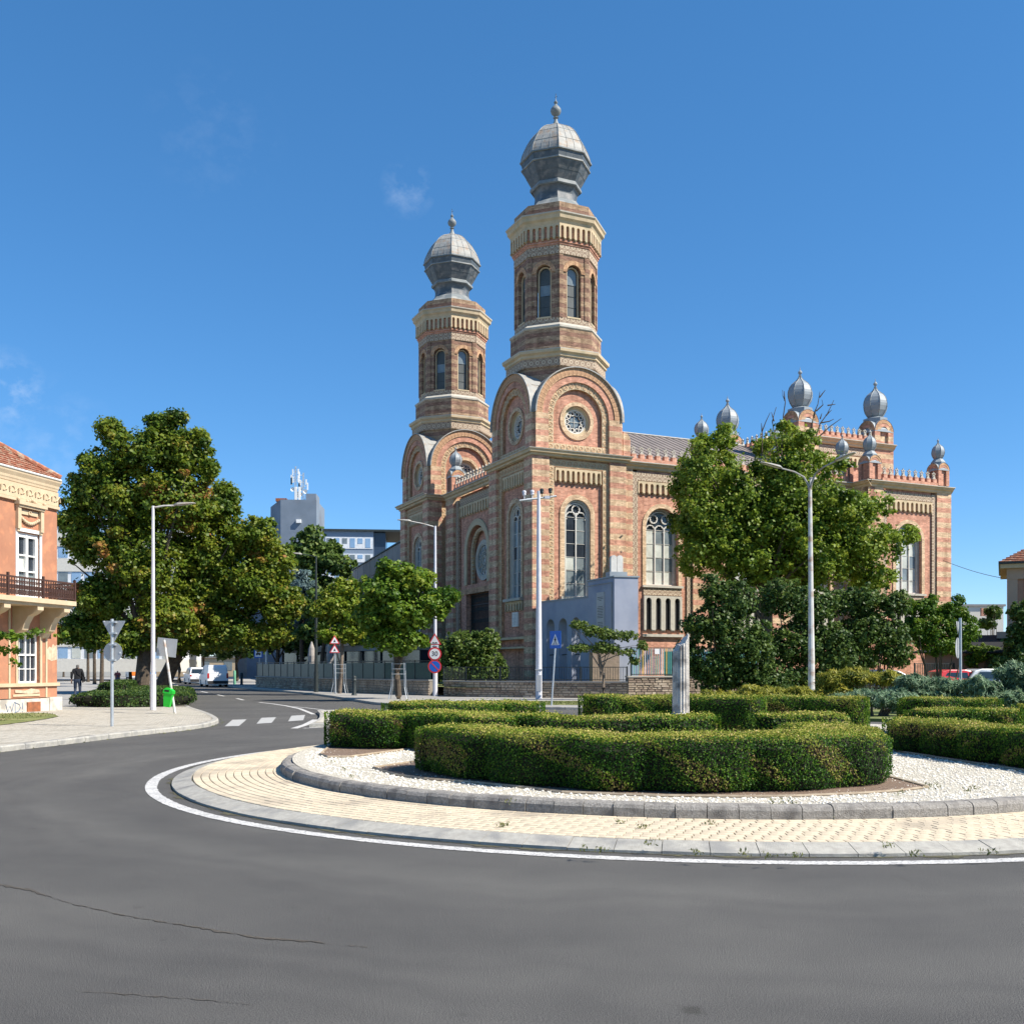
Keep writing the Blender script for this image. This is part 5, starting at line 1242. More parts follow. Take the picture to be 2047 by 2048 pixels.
mat('slat_teal', (.10, .34, .33), (.08, .30, .29), rough=.5); mat('slat_green', (.16, .42, .27), (.14, .36, .22), rough=.5); mat('slat_yellow', (.55, .45, .16), (.5, .4, .14), rough=.5); mat('slat_blue', (.10, .22, .32), (.08, .18, .28), rough=.5); mat('slat_orange', (.60, .30, .08), (.55, .26, .07), rough=.5); mat('slat_white', (.6, .62, .62), rough=.5)
railing('slat_fence', 'fence of narrow teal, green and yellow slats on the taller stone wall', [(6.0, 51.68), (13.4, 53.38)], 1.25, 1.42, step=.115, m='iron_dark', mats=['slat_teal', 'slat_teal', 'slat_green', 'slat_blue', 'slat_yellow', 'slat_white', 'slat_teal', 'slat_blue'], wide=.05)
b = MB(); F, L_ = wallF((6.0, 52.2), (13.6, 53.9)); b.bf(F, 1.9, L_, ZT, 2.5, -.1, -.06); o = b.build('fence_backing', 'teal_panel'); tag(o, 'dark teal backing board behind the coloured slats', 'panel')
b = MB(); F, L_ = wallF((6.0, 51.68), (13.4, 53.38)); b.bf(F, 1.25, 1.5, 2.35, 2.62, .03, .05); o = b.build('notice_plate', 'sign_white'); tag(o, 'small white notice plate at the top of the coloured slat fence', 'notice')
TF = thing('terrace_fence', 'fence of pale teal glass panels along the cafe terrace, on the dark stone wall', 'fence', (-20.5, 82, 1))
for p, q in zip(w3, w3[1:]):
    F, Ls = wallF(p, q); n = max(1, int(Ls/1.5))
    for k in range(n):
        b = MB(); b.bf(F, k*Ls/n+.04, (k+1)*Ls/n-.04, 1.0, 1.95, -.14, -.12); b.build('glass_panel', 'teal_panel', TF)
        b = MB(); b.bf(F, k*Ls/n-.03, k*Ls/n+.03, .95, 2.1, -.16, -.10); b.build('post', 'iron_dark', TF)
    b = MB(); b.bf(F, 0, Ls, 2.02, 2.07, -.15, -.10); b.build('rail', 'iron_dark', TF)
# ================================================================ ORANGE CORNER HOUSE (left)
HO = Vector((-16.55, 37.3, 0)); hd = Vector((.231, .973, 0)).normalized(); hn = Vector((hd.y, -hd.x, 0))
H = thing('corner_house', 'orange rendered corner house with cream mouldings, iron balcony and tiled roof', 'house', (HO.x, HO.y, 0))
FH = Fr(HO, -hd, hn)     # u runs towards the camera from the far corner
LH = 13.0
def hb(name, u0, u1, z0, z1, d0, d1, m, parent=None): b = MB(); b.bf(FH, u0, u1, z0, z1, d0, d1); return b.build(name, m, parent or H)
tw = (.93, 2.11); lw_ = (1.03, 2.0)
wins = []
b = MB()
us = [0.0]
for k in range(4): c = 1.5+k*3.1; us += [c-.56, c+.56]; wins.append(c)
us.append(LH)
for a, c in zip(us[::2], us[1::2]): b.bf(FH, a, c, .6, 8.2, -.4, 0)
for c in wins:
    b.bf(FH, c-.56, c+.56, .6, 1.12, -.4, 0); b.bf(FH, c-.56, c+.56, 2.78, 4.05, -.4, 0); b.bf(FH, c-.56, c+.56, 6.35, 8.2, -.4, 0)
b.build('wall', 'render_orange', H)
b = MB(); q = [HO-hn*.4, HO-hn*9, HO-hn*9-hd*LH, HO-hn*.4-hd*LH]; b.vprism(q, .3, 8.2); b.build('wall', 'render_orange', H)
hb('plinth', -.10, LH, 0, .57, -.3, .10, 'plinth_stone'); hb('plinth_block', -.12, .55, .0, .60, -.32, .13, 'plinth_stone')
hb('string_course', -.06, LH, 1.0, 1.12, 0, .08, 'render_cream')
for u in (.55, 2.42): hb('moulding', u, u+.09, .6, 4.0, 0, .03, 'render_cream')
hb('moulding', .95, 2.3, .66, .74, 0, .03, 'render_cream')
for c in wins:
    # lower window
    b = MB()
    for a, e in ((c-.56, c-.50), (c+.50, c+.56), (c-.03, c+.03)): b.bf(FH, a, e, 1.12, 2.78, -.2, -.12)
    for z in (1.12, 2.08, 2.72): b.bf(FH, c-.53, c+.53, z, z+.06, -.2, -.11)
    for z in (1.6,): b.bf(FH, c-.5, c+.5, z, z+.025, -.19, -.14)
    for x in (-.28, .28): b.bf(FH, c+x-.012, c+x+.012, 1.15, 2.7, -.19, -.15)
    wn = b.build('window', 'window_white', H)
    for x in (-.5, .03):
        for z0, z1 in ((1.18, 2.08), (2.14, 2.72)): b = MB(); b.bf(FH, c+x, c+x+.47, z0, z1, -.19, -.18); b.build('pane', 'glass_dark', wn)
    b = MB(); b.bf(FH, c-.66, c-.56, 1.12, 2.9, 0, .04); b.bf(FH, c+.56, c+.66, 1.12, 2.9, 0, .04); b.bf(FH, c-.66, c+.66, 2.78, 2.95, 0, .045); b.build('window_surround', 'render_cream', H)
    # balcony door
    b = MB()
    for a, e in ((c-.56, c-.42), (c+.42, c+.56), (c-.06, c+.06)): b.bf(FH, a, e, 4.05, 6.35, -.2, -.06)
    for z, hgt in ((4.05, .12), (5.0, .05), (5.55, .05), (6.2, .15)): b.bf(FH, c-.5, c+.5, z, z+hgt, -.2, -.07)
    b.bf(FH, c-.66, c-.56, 4.05, 6.5, -.05, .03); b.bf(FH, c+.56, c+.66, 4.05, 6.5, -.05, .03); b.bf(FH, c-.66, c+.66, 6.38, 6.5, -.05, .035)
    wn = b.build('balcony_door', 'window_white', H)
    for x in (-.42, .06):
        for z0, z1 in ((4.17, 5.0), (5.05, 5.55), (5.6, 6.2)): b = MB(); b.bf(FH, c+x, c+x+.36, z0, z1, -.17, -.16); b.build('pane', random.choice(['glass_pale', 'glass_dark', 'glass_grey']), wn)
    # pediment with garland
    b = MB(); b.bf(FH, c-.72, c+.72, 7.28, 7.40, 0, .22); b.bf(FH, c-.66, c+.66, 7.20, 7.28, 0, .16)
    for x in (-.66, .50): b.bf(FH, c+x, c+x+.16, 6.45, 7.2, 0, .12); b.bf(FH, c+x+.02, c+x+.14, 6.36, 6.46, 0, .08)
    b.bf(FH, c-.42, c+.42, 6.98, 7.14, 0, .05)
    b.band(FH, c, 7.06, .05, .08, 0, .08, 0, 2*pi, 10)
    for k in range(11): x = -.45+k*.09; b.ball(FH.P(c+x, 6.86-.17*cos(x/.45*pi/2), .05), .065, 6, 4)
    for k in range(5): b.ball(FH.P(c-.2+k*.1, 7.44+.08*(1-abs(k-2)/2), .12), .07, 6, 4)
    for x in (-.66, .66): b.ball(FH.P(c+x, 7.46, .12), .08, 6, 4)
    b.build('pediment', 'render_cream', H)
# wave frieze and cornice
hb('frieze', -.03, LH, 7.40, 7.50, 0, .10, 'render_cream'); hb('frieze', -.03, LH, 7.52, 8.02, 0, .04, 'render_cream')
b = MB()
for k in range(30):
    c = .2+k*.43; b.band(FH, c, 7.78, .085, .125, .04, .07, 0, 1.6*pi, 10); b.tube([FH.P(c-.11, 7.70, .06), FH.P(c-.25, 7.86, .06), FH.P(c-.3, 7.68, .06)], .03, 5)
b.build('wave_ornament', 'render_cream', H)
pr = [(0, 8.03), (.02, 8.05), (.03, 8.12), (.05, 8.16), (.06, 8.24), (.12, 8.36), (.13, 8.43), (.14, 8.45)]
b = MB(); b.strip([FH.P(-d*.9, z, d) for d, z in pr], [FH.P(LH, z, d) for d, z in pr]); Fc2 = Fr(HO, -hn, hd); b.strip([FH.P(-d*.9, z, d) for d, z in pr], [FH.P(-d*.9, z, -9) for d, z in pr]); b.build('cornice', 'render_cream', H)
b = MB(); b.tube([FH.P(-.05, 8.47, .14), FH.P(LH, 8.47, .14)], .035, 6); b.build('gutter', 'window_white', H)
# hipped roof covered in rows of single tiles
rt = MB(); n_u, n_v = 60, 26
ridge = lambda v: (v*2.6, 8.7+v*2.1, .55-v*3.2)
b = MB()
C1, C2 = FH.P(-.05, 8.49, .12), FH.P(LH, 8.49, .12); T1, T2 = FH.P(4.2, 11.6, -4.4), FH.P(LH, 11.6, -4.4); C3 = FH.P(-.05, 8.49, -9)
b.face([C1, C2, T2, T1]); b.face([C1, T1, C3]); b.build('roof', 'roof_tile', H)
nv = 26
for j in range(nv):
    v = j/nv; a = C1.lerp(T1, v); e = C2.lerp(T2, v); a2 = C1.lerp(T1, (j+1.15)/nv)
    n = int((e-a).length/.19); n = min(n, 26)
    up_ = (a2-a); along = (e-a).normalized(); vv = (T2-C2)*(1.15/nv); nrm = along.cross(vv).normalized(); nrm = nrm if nrm.z > 0 else -nrm
    for k in range(n):
        p = a+along*(k*.19+.01+(.09 if j % 2 else 0)); w_ = .165; jt = random.uniform(0, .02)
        q = [p+nrm*(.05+jt), p+along*w_+nrm*(.05+jt), p+along*w_+vv+nrm*.02, p+vv+nrm*.02]; rt.face(q); rt.face([q[0]-nrm*.04, q[1]-nrm*.04, q[1], q[0]])
tag(rt.build('roof_tile', 'roof_tile', H), kind='stuff')
for k in range(16): 
    b = MB(); p0 = C1.lerp(T1, k/16); p1 = C1.lerp(T1, (k+1.1)/16); b.tube([p0+Vector((0, 0, .07)), p1+Vector((0, 0, .10))], [.11, .09], 7); b.build('ridge_tile', 'roof_tile', H)
# balcony: slab, consoles, cast iron railing
bal = hb('balcony', .42, 5.6, 3.86, 4.02, 0, 1.12, 'render_cream'); hb('balcony_moulding', .48, 5.5, 3.76, 3.86, 0, 1.02, 'render_cream', bal)
for u in (.62, 2.0, 3.6):
    b = MB(); P = [(0, 3.76), (1.0, 3.76), (1.0, 3.62), (.82, 3.5), (.62, 3.42), (.48, 3.2), (.38, 2.95), (.22, 2.86), (.12, 2.72), (0, 2.7)]
    a = [FH.P(u, z, d) for d, z in P]; c = [FH.P(u+.3, z, d) for d, z in P]; b.face(a); b.face(c)
    for k in range(len(P)): b.face([a[k], a[(k+1) % len(P)], c[(k+1) % len(P)], c[k]])
    b.build('console', 'render_cream', H)
RLB = thing('tmp', None, None); bpy.data.objects.remove(RLB)
rl = MB(); Fb = FH.sh(0, 0, 1.06)
rl.bf(Fb, .44, 5.6, 4.62, 4.68, -.02, .02); rl.bf(Fb, .44, 5.6, 4.08, 4.12, -.02, .02); rl.bf(Fb, .44, 5.6, 4.5, 4.53, -.01, .01)
Fe = Fr(FH.P(.44, 0, 0), hn, hd); rl.bf(Fe, 0, 1.06, 4.62, 4.68, -.02, .02); rl.bf(Fe, 0, 1.06, 4.08, 4.12, -.02, .02)
for u in (.44, 2.1, 3.8): rl.bf(Fb, u-.035, u+.035, 4.02, 4.78, -.035, .035)
rail = rl.build('balcony_railing', 'balcony_iron', H)
def _bal(b):
    f = Fr((0, 0, 0), (1, 0, 0), (0, -1, 0)); b.bf(f, -.012, .012, 0, .58, -.012, .012)
    b.band(f, .06, .44, .03, .05, -.008, .008, 0, 2*pi, 8); b.bf(f, .03, .09, .2, .34, -.008, .008); b.bf(f, .04, .08, .02, .18, -.008, .008)
BALM = localmesh('baluster', _bal, 'balcony_iron')
for k in range(42): instF(BALM, 'baluster', rail, Fb, .5+k*.12, 4.06, 0)
for k in range(8): instF(BALM, 'baluster', rail, Fe, .06+k*.12, 4.06, 0)
# worn patches, cellar grille, graffiti
def patch(F, pts, d, m, name, parent):
    b = MB(); b.prism(F, pts, d-.02, d); return b.build(name, m, parent)
patch(FH, [(.02, 1.95), (.30, 1.9), (.55, 1.98), (.54, 2.3), (.42, 2.42), (.30, 2.38), (.22, 2.52), (.1, 2.44), (.02, 2.5)], .006, 'plaster_bare', 'bare_plaster', H)
patch(FH, [(.95, .78), (1.5, .74), (2.2, .8), (2.2, .9), (1.7, .86), (1.4, .93), (1.0, .88)], .033, 'plaster_bare', 'bare_plaster', H)
hb('cellar_grille', 1.05, 1.72, .06, .46, .10, .14, 'rust_panel')
b = MB(); G_ = lambda u, z: FH.P(u, z, .112)
for S_ in ([(2.75, .42), (2.66, .16), (2.55, .36), (2.46, .16), (2.36, .44)], [(2.3, .46), (2.3, .14)], [(2.34, .48), (2.1, .40), (2.04, .28), (2.14, .16), (2.32, .13)], [(1.95, .46), (1.94, .22)], [(1.94, .16), (1.94, .13)]): b.tube([G_(*q) for q in S_], .009, 5)
b.build('graffiti', 'car_blue', H)
# ================================================================ RIGHT PINK HOUSE
PO = Vector((30.2, 62.5, 0)); pdn = Vector((.9, -.43, 0)).normalized(); FP = Fr(PO, pdn, Vector((pdn.y, -pdn.x, 0)))
P = thing('pink_house', 'pink rendered house with pale pilasters and a red tiled hipped roof, at the right edge', 'house', PO)
def pb(name, u0, u1, z0, z1, d0, d1, m): b = MB(); b.bf(FP, u0, u1, z0, z1, d0, d1); return b.build(name, m, P)
pb('wall', 0, 9, 0, 7.6, -8, 0, 'render_pink')
for u in (0, 1.0, 2.6, 4.4): pb('pilaster', u, u+.55, 3.9, 7.05, 0, .12, 'render_pinkpale')
pb('frieze', -.05, 9, 7.05, 7.7, 0, .15, 'render_pinkpale'); pb('string_course', -.6, 9, 3.45, 3.85, 0, .5, 'render_pinkpale'); pb('cornice', -.4, 9, 7.7, 7.95, -8.2, .5, 'render_cream'); pb('gutter', -.5, 9, 7.95, 8.06, -8.2, .62, 'iron_dark')
b = MB(); e = [FP.P(-.5, 8.06, .6), FP.P(9.4, 8.06, .6), FP.P(9.4, 8.06, -8.4), FP.P(-.5, 8.06, -8.4)]; t = [FP.P(3.6, 10.6, -3.6), FP.P(6.4, 10.6, -3.6)]
b.face([e[0], e[1], t[1], t[0]]); b.face([e[0], t[0], e[3]]); b.face([e[1], e[2], t[1]]); b.face([e[2], e[3], t[0], t[1]]); b.build('roof', 'roof_tile', P)
b = MB()
for j in range(20):
    v = j/20; a = e[0].lerp(t[0], v)+Vector((0, 0, .03)); c = e[1].lerp(t[1], v)+Vector((0, 0, .03)); a2 = e[0].lerp(t[0], v+.045); c2 = e[1].lerp(t[1], v+.045); b.face([a+Vector((0, 0, .04)), c+Vector((0, 0, .04)), c2, a2]); b.face([a-Vector((0, 0, .03)), c-Vector((0, 0, .03)), c+Vector((0, 0, .04)), a+Vector((0, 0, .04))])
b.build('tile_course', 'roof_tile', P)
b = MB(); b.vprism([FP.P(-4.5, 0, 3.4), FP.P(3, 0, 3.0), FP.P(3, 0, -4), FP.P(-3.0, 0, -4)], 0, 2.6); lo = b.build('low_building', 'render_pink'); tag(lo, 'low shed in the shade below the pink house, under a dark roof', 'shed')
b = MB(); b.face([FP.P(-5.2, 2.6, 4.0), FP.P(3.5, 2.6, 3.6), FP.P(3.5, 3.7, -1), FP.P(-1.5, 3.7, -1)]); b.face([FP.P(-5.2, 2.6, 4.0), FP.P(-1.5, 3.7, -1), FP.P(-4, 2.6, -4)]); b.face([FP.P(-5.2, 2.5, 4.0), FP.P(3.5, 2.5, 3.6), FP.P(3.5, 2.6, 3.6), FP.P(-5.2, 2.6, 4.0)])
rf = b.build('roof', 'cloth_black', lo); rf.location = (0, 0, 0)
me_off = Vector(lo.location); rf.data.transform(Matrix.Translation(-me_off))
# ================================================================ BACKGROUND BUILDINGS
def bld(name, label, origin, dirn, parts, cat='building'):
    d = Vector((dirn[0], dirn[1], 0)).normalized(); F = Fr(origin, d, Vector((d.y, -d.x, 0))); root = thing(name, label, cat, origin)
    return root, F
def bx(root, F, name, u0, u1, z0, z1, d0, d1, m): b = MB(); b.bf(F, u0, u1, z0, z1, d0, d1); return b.build(name, m, root)
# grey tower with lower wing (far)
Y0 = 150.0
def X(px, Y): return (px-CXP)/FPX*Y
def Z(py, Y): return HC-(py-HYP)/FPX*Y
r, F = bld('office_tower', 'grey rendered office tower with antenna masts on its roof, above the trees', (X(561, Y0), Y0, 0), (1, .05), None)
bx(r, F, 'tower_block', 0, X(632, Y0)-X(561, Y0), 0, Z(999, Y0), -9, 0, 'concrete_grey')
b = MB(); p0 = Vector((X(561, Y0), Y0, 0)); p1 = Vector((X(541, Y0+7), Y0+7, 0)); Fq = Fr(p1, p0-p1, Vector((-.9, -.4, 0))); b.vprism([p1, p0, p0+Vector((0, 9, 0)), p1+Vector((0, 4, 0))], 0, Z(999, Y0)); b.build('side_block', 'concrete_grey', r)
bx(r, F, 'roof_hut', 3.6, 5.1, Z(999, Y0), Z(986, Y0), -4, -.3, 'concrete_grey'); bx(r, F, 'roof_hut', -1.0, .6, Z(999, Y0), Z(993, Y0), -4, -1.5, 'rust_panel')
bx(r, F, 'air_conditioner', 2.3, 3.0, Z(1046, Y0), Z(1039, Y0), 0, .35, 'window_white')
def mast(F, u, z0, z1, k, label):
    root = thing('antenna_mast', label, 'antenna', F.P(u, z0, -2), group='antenna masts on the office tower roof')
    b = MB(); p = F.P(u, z0, -2); H_ = z1-z0
    for dx in (-.15, .15): b.tube([p+Vector((dx, 0, 0)), p+Vector((dx*.4, 0, H_))], .05, 5)
    for q in range(9): z = H_*q/9; b.tube([p+Vector((-.14, 0, z)), p+Vector((.14, 0, z+H_/9))], .025, 4)
    b.build('lattice', 'galvanised', root)
    random.seed(k)
    for q in range(7):
        b = MB(); z = H_*random.uniform(.45, .95); x = random.choice((-.62, -.4, .4, .62)); b.box(p+Vector((x, 0, z)), (.18, .15, random.uniform(.7, 1.1))); b.tube([p+Vector((0, 0, z)), p+Vector((x, 0, z))], .03, 4); b.build('antenna', 'window_white', root)
    for q in range(3):
        b = MB(); z = H_*random.uniform(.12, .45); x = random.choice((-.35, .35)); b.lathe([(0, -.1), (.3, 0), (.32, .05)], (0, 0, 0), 10); o = b.build('dish', 'window_white', None, off=(0, 0, 0)); o.parent = root; o.location = (x, -.3, z); o.rotation_euler = (R(90), 0, 0)
mast(F, 1.85, Z(999, Y0), Z(927, Y0), 4, 'tall lattice mast with white panel antennas, left of the two on the office tower')
mast(F, 3.0, Z(999, Y0), Z(940, Y0), 9, 'shorter mast with small dishes, right of the two on the office tower')
bx(r, F, 'vent_stack', 1.95, 2.3, Z(999, Y0), Z(972, Y0), -1, -.5, 'window_white'); bx(r, F, 'vent_stack', 2.5, 2.75, Z(999, Y0), Z(972, Y0), -1, -.5, 'window_white')
for u, z0, z1, d in ((-3.2, 0, Z(1050, Y0), -3),): bx(r, F, 'left_wing', -5.5, -1.2, z0, z1, -12, d, 'concrete_grey')
for k in range(5): bx(r, F, 'pane', -4.8+k*.75, -4.2+k*.75, Z(1074, Y0), Z(1063, Y0), -3, -2.95, 'pane_blue')
# long blue-grey block behind
Y1 = 138.0
r, F = bld('office_block', 'blue grey office block with white framed windows and an overhanging flat roof', (X(648, Y1), Y1, 0), (1, .10), None)
Lb = X(746, Y1)-X(648, Y1)
bx(r, F, 'wall', 0, Lb, 0, Z(1060, Y1), -12, 0, 'cladding_blue'); bx(r, F, 'roof_slab', -.2, Lb+4.6, Z(1062, Y1), Z(1058, Y1), -12, .3, 'iron_dark'); bx(r, F, 'end_wall', Lb+.02, Lb+1.6, 0, Z(1063, Y1), -10, -.5, 'car_dark')
for row, (ya, yb) in enumerate(((1074, 1097), (1107, 1124), (1138, 1156))):
    bx(r, F, 'window_band', .2, Lb-.1, Z(yb, Y1), Z(ya, Y1), 0, .06, 'white_frame')
    n = 6; st = (Lb-.4)/n
    for k in range(n):
        hgt = (yb-ya)*(.85 if k % 2 else .5); bx(r, F, 'pane', .35+k*st, .2+(k+.78)*st, Z(ya+1+hgt, Y1), Z(ya+2, Y1), .06, .09, random.choice(['glass_grey', 'pane_blue', 'glass_grey']))
# long low concrete-panelled building beside the synagogue
q0 = Vector((X(808, 92), 92, 0)); q1 = Vector((X(640, 150), 150, 0)); F, Lc = wallF(q1, q0)
r = thing('panelled_building', 'long flat roofed building clad in tall grey stone panels, left of the synagogue', 'building', q1)
zt = Z(1080, 92); n = 44
bx(r, F, 'wall', 0, Lc, 0, zt, -14, -.12, 'mortar')
for k in range(n):
    for j in range(2): bx(r, F, 'panel', k*Lc/n+.03, (k+1)*Lc/n-.03, zt-1.75*(j+1)+.03, zt-1.75*j-.03, -.12, random.uniform(-.02, .01), 'concrete_panel')
bx(r, F, 'roof_edge', -.1, Lc+.1, zt, zt+.12, -14.2, .1, 'iron_dark')
for k in range(22):
    u = Lc-1-k*2.6
    if u > 3: w_ = bx(r, F, 'window', u-1.7, u, zt-6.2, zt-3.8, -.12, -.05, 'white_frame'); b = MB(); b.bf(F, u-1.6, u-.9, zt-6.1, zt-3.9, -.05, -.03); b.build('pane', 'pane_blue', w_); b = MB(); b.bf(F, u-.8, u-.1, zt-6.1, zt-3.9, -.05, -.03); b.build('pane', 'glass_grey', w_)
# restaurant front below
q0 = Vector((X(835, 76), 76, 0)); q1 = Vector((X(560, 92), 92, 0)); F, Lc = wallF(q1, q0)
r = thing('cafe_pavilion', 'dark glazed cafe pavilion with a pale flat roof edge, behind the terrace fence', 'pavilion', q1)
bx(r, F, 'glass_wall', 0, Lc, 0, 3.0, -6, -.3, 'glass_dark'); bx(r, F, 'roof_edge', -.3, Lc, 3.0, 3.45, -6.2, .3, 'pavement_grey')
for k in range(9): bx(r, F, 'mullion', k*Lc/8-.05, k*Lc/8+.05, 0, 3.0, -.3, -.2, 'iron_dark')
# white apartment block behind the big tree
Y2 = 120.0
r, F = bld('apartment_block', 'white apartment block with blue window bands, between the orange house and the big tree', (X(60, Y2), Y2, 0), (1, .08), None)
Lb = 17.0
for k in range(6):
    zb_ = 1.2+k*2.95; bx(r, F, 'wall_band', 0, Lb, zb_, zb_+1.5, -12, 0, 'white_render'); w_ = bx(r, F, 'window_band', 0, Lb, zb_+1.5, zb_+2.95, -12, -.12, 'white_frame')
    for j in range(11): b = MB(); b.bf(F, .2+j*1.5, 1.25+j*1.5, zb_+1.6, zb_+2.85, -.12, -.08); b.build('pane', random.choice(['pane_blue', 'pane_blue', 'glass_grey', 'glass_pale']), w_)
bx(r, F, 'roof_slab', -.2, Lb+.2, 1.2+6*2.95, 1.5+6*2.95, -12, .2, 'white_render')
# low far buildings closing the streets
def far(label, px0, px1, ytop, Y, m, name='far_building', mr=None):
    r = thing(name, label, 'building', (X(px0, Y), Y, 0)); F = Fr((X(px0, Y), Y, 0), (1, 0, 0), (0, -1, 0)); Lb = X(px1, Y)-X(px0, Y)
    bx(r, F, 'wall', 0, Lb, 0, Z(ytop, Y), -10, 0, m)
    n = max(2, int(Lb/4))
    for k in range(n): bx(r, F, 'window', (k+.3)*Lb/n, (k+.65)*Lb/n, 1.2, min(2.9, Z(ytop, Y)-.6), 0, .06, 'glass_grey')
    bx(r, F, 'roof_edge', -.3, Lb+.3, Z(ytop, Y), Z(ytop, Y)+.4, -10.3, .3, mr or 'concrete_panel')
    return r
far('low pale building at the end of the tree lined path', 60, 260, 1312, 190, 'white_render', mr='roof_tile')
far('long low building with a light wall, behind the parked white van', 255, 480, 1316, 205, 'render_cream')
far('pale low building seen under the trees behind the bus stop sign', 470, 600, 1300, 160, 'concrete_panel')
r = far('distant white flat roofed block between the bushes and the pink house', 1925, 2006, 1213, 190, 'white_render'); F = Fr((X(1962, 188), 188, 0), (1, 0, 0), (0, -1, 0)); bx(r, F, 'chimney', 0, .9, Z(1232, 188), Z(1216, 188), -.5, 0, 'red_brick')
far('long brick building behind the dark bushes on the right', 1480, 1900, 1285, 118, 'render_pink', mr='roof_tile')
# ================================================================ TREES AND SHRUBS
def crown(root, Y, blobs, nleaf, leaf, m, rc=(.7, 1.15), orange=0, mean=.45, drop=.4, upb=.35, name='crown', spread=.16, aspect=.75, dens=1.0, ydep=None, zmin=1.4, fill=.2):
    """blobs: (px, py, rx, ry[, dY]) ellipses at depth Y; leaves sit on many small clumps spread through them"""
    C, Rr = [], []
    rc = (rc[0]*.78, rc[1]*.82)
    tot = sum(b_[2]*b_[3] for b_ in blobs); ncl = max(8, int(tot*(Y/FPX)**2*6.0/(rc[0]*rc[1])*dens)); ncl = min(ncl, nleaf//30); sp_ = 2.4/rc[1]
    E_ = []
    for b_ in blobs:
        k = max(2, int(round(ncl*b_[2]*b_[3]/tot))); dY = b_[4] if len(b_) > 4 else 0; c = W(b_[0], b_[1], Y+dY); sx, sz = b_[2]*Y/FPX, b_[3]*Y/FPX; sy = ydep or (sx+sz)/2
        E_.append((c, sx, sy, sz, b_[2]*b_[3]))
        for _ in range(k):
            for _t in range(4):
                d = rng.normal(size=3); d /= np.linalg.norm(d); f = rng.random()**.36*(1.0 if rng.random() < .8 else 1.16)
                q_ = (c.x+d[0]*sx*f, c.y+d[1]*sy*f, max(zmin, c.z+d[2]*sz*f))
                if math.sin(q_[0]*sp_*.62+1)*math.sin(q_[2]*sp_*.7+q_[1]*.4)*math.sin(q_[1]*sp_*.5+2)+.35*math.sin(q_[0]*sp_*1.3+q_[2]*sp_*1.1) > -.28: break
            C.append(q_)
            Rr.append(rng.uniform(*rc)*rng.uniform(.55, 1)*min(1, .5+.5*(1-f)*3))
    C = np.array(C); Rr = np.array(Rr); K = len(C)
    n1 = int(nleaf*(1-fill)); w_ = Rr**2; idx = rng.choice(K, n1, p=w_/w_.sum())
    d = rng.normal(size=(n1, 3)); d[:, 2] = np.where(rng.random(n1) < upb, np.abs(d[:, 2]), d[:, 2]); d /= np.linalg.norm(d, axis=1)[:, None]
    rad = Rr[idx]*(rng.random(n1)**.5)*rng.uniform(.8, 1.25, n1)
    P = C[idx]+d*rad[:, None]*np.array([1, 1, .8])
    cm = np.clip(rng.normal(mean, spread, K), .03, .72)
    if orange:
        o_ = np.sin(C[:, 0]*.8+1.3)*np.sin(C[:, 2]*.9+.7)+.5*np.sin(C[:, 0]*2.1+C[:, 2]*1.7)+rng.normal(0, .3, K)
        o_ = np.where(C[:, 2] > C[:, 2].max()*.80, -1, o_)
        cm = np.where(o_ > 1.25-orange, rng.uniform(.8, .97, K), np.where(o_ > .75-orange, cm*.5+.36, cm))
    lv = cm[idx]+rng.normal(0, .085, n1)
    n2 = nleaf-n1; w2 = np.array([e[4] for e in E_], float); j2 = rng.choice(len(E_), n2, p=w2/w2.sum())
    ce = np.array([tuple(e[0]) for e in E_]); se = np.array([e[1:4] for e in E_])
    d2 = rng.normal(size=(n2, 3)); d2 /= np.linalg.norm(d2, axis=1)[:, None]
    P2 = ce[j2]+d2*(rng.random(n2)**.4)[:, None]*se[j2]*rng.uniform(.8, 1.08, n2)[:, None]; P2[:, 2] = np.maximum(P2[:, 2], zmin-.3)
    P = np.concatenate([P, P2]); lv = np.concatenate([lv, rng.normal(mean, .15, n2)]); d = np.concatenate([d, d2])
    leafmesh(name, P, rng.uniform(.65, 1.3, nleaf)*leaf, m, root, lv=lv, outd=d*.8+np.array([0, 0, .35]), drop=drop, aspect=aspect)
    return C
def limbs(root, base, top, r0, C, n=12, m='bark', fork=.35, r1=None, lean=(0, 0)):
    b = MB(); base = Vector(base); top = Vector(top)
    mid = base.lerp(top, .5)+Vector((random.uniform(-.15, .15), random.uniform(-.15, .15), 0))
    b.tube([base-Vector((0, 0, .1)), base+Vector((0, 0, .15)), base.lerp(mid, .5), mid, top], [r0*1.35, r0*1.08, r0*.95, r0*.85, r0*.5], 9)
    idx = rng.choice(len(C), min(n, len(C)), replace=False)
    for i in idx:
        e = Vector(C[i]); s = base.lerp(top, random.uniform(fork, 1)); q = s.lerp(e, .5)+Vector((0, 0, random.uniform(.0, .12)*(e-s).length)); L_ = (e-s).length
        b.tube([s, s.lerp(q, .55)+Vector((0, 0, .02)), q, e], [r0*.42, r0*.32, r0*.22, r0*.06], 6)
    return b.build('trunk', m, root, smooth=True)
def tree(name, label, Y, px, blobs, nleaf, leaf, m, r0=.25, zb=.118, trunk_top=None, bark='bark', group=None, n=12, cat='tree', **k):
    base = Vector(((px-CXP)/FPX*Y, Y, zb)); root = thing(name, label, cat, base, group=group)
    C = crown(root, Y, blobs, nleaf, leaf, m, **k)
    cz = np.mean(C[:, 2]); tp_ = trunk_top or (base.x+(np.mean(C[:, 0])-base.x)*.5, Y, cz)
    limbs(root, base, tp_, r0, C, n=n, m=bark)
    return root
rng = np.random.default_rng(12); random.seed(12)
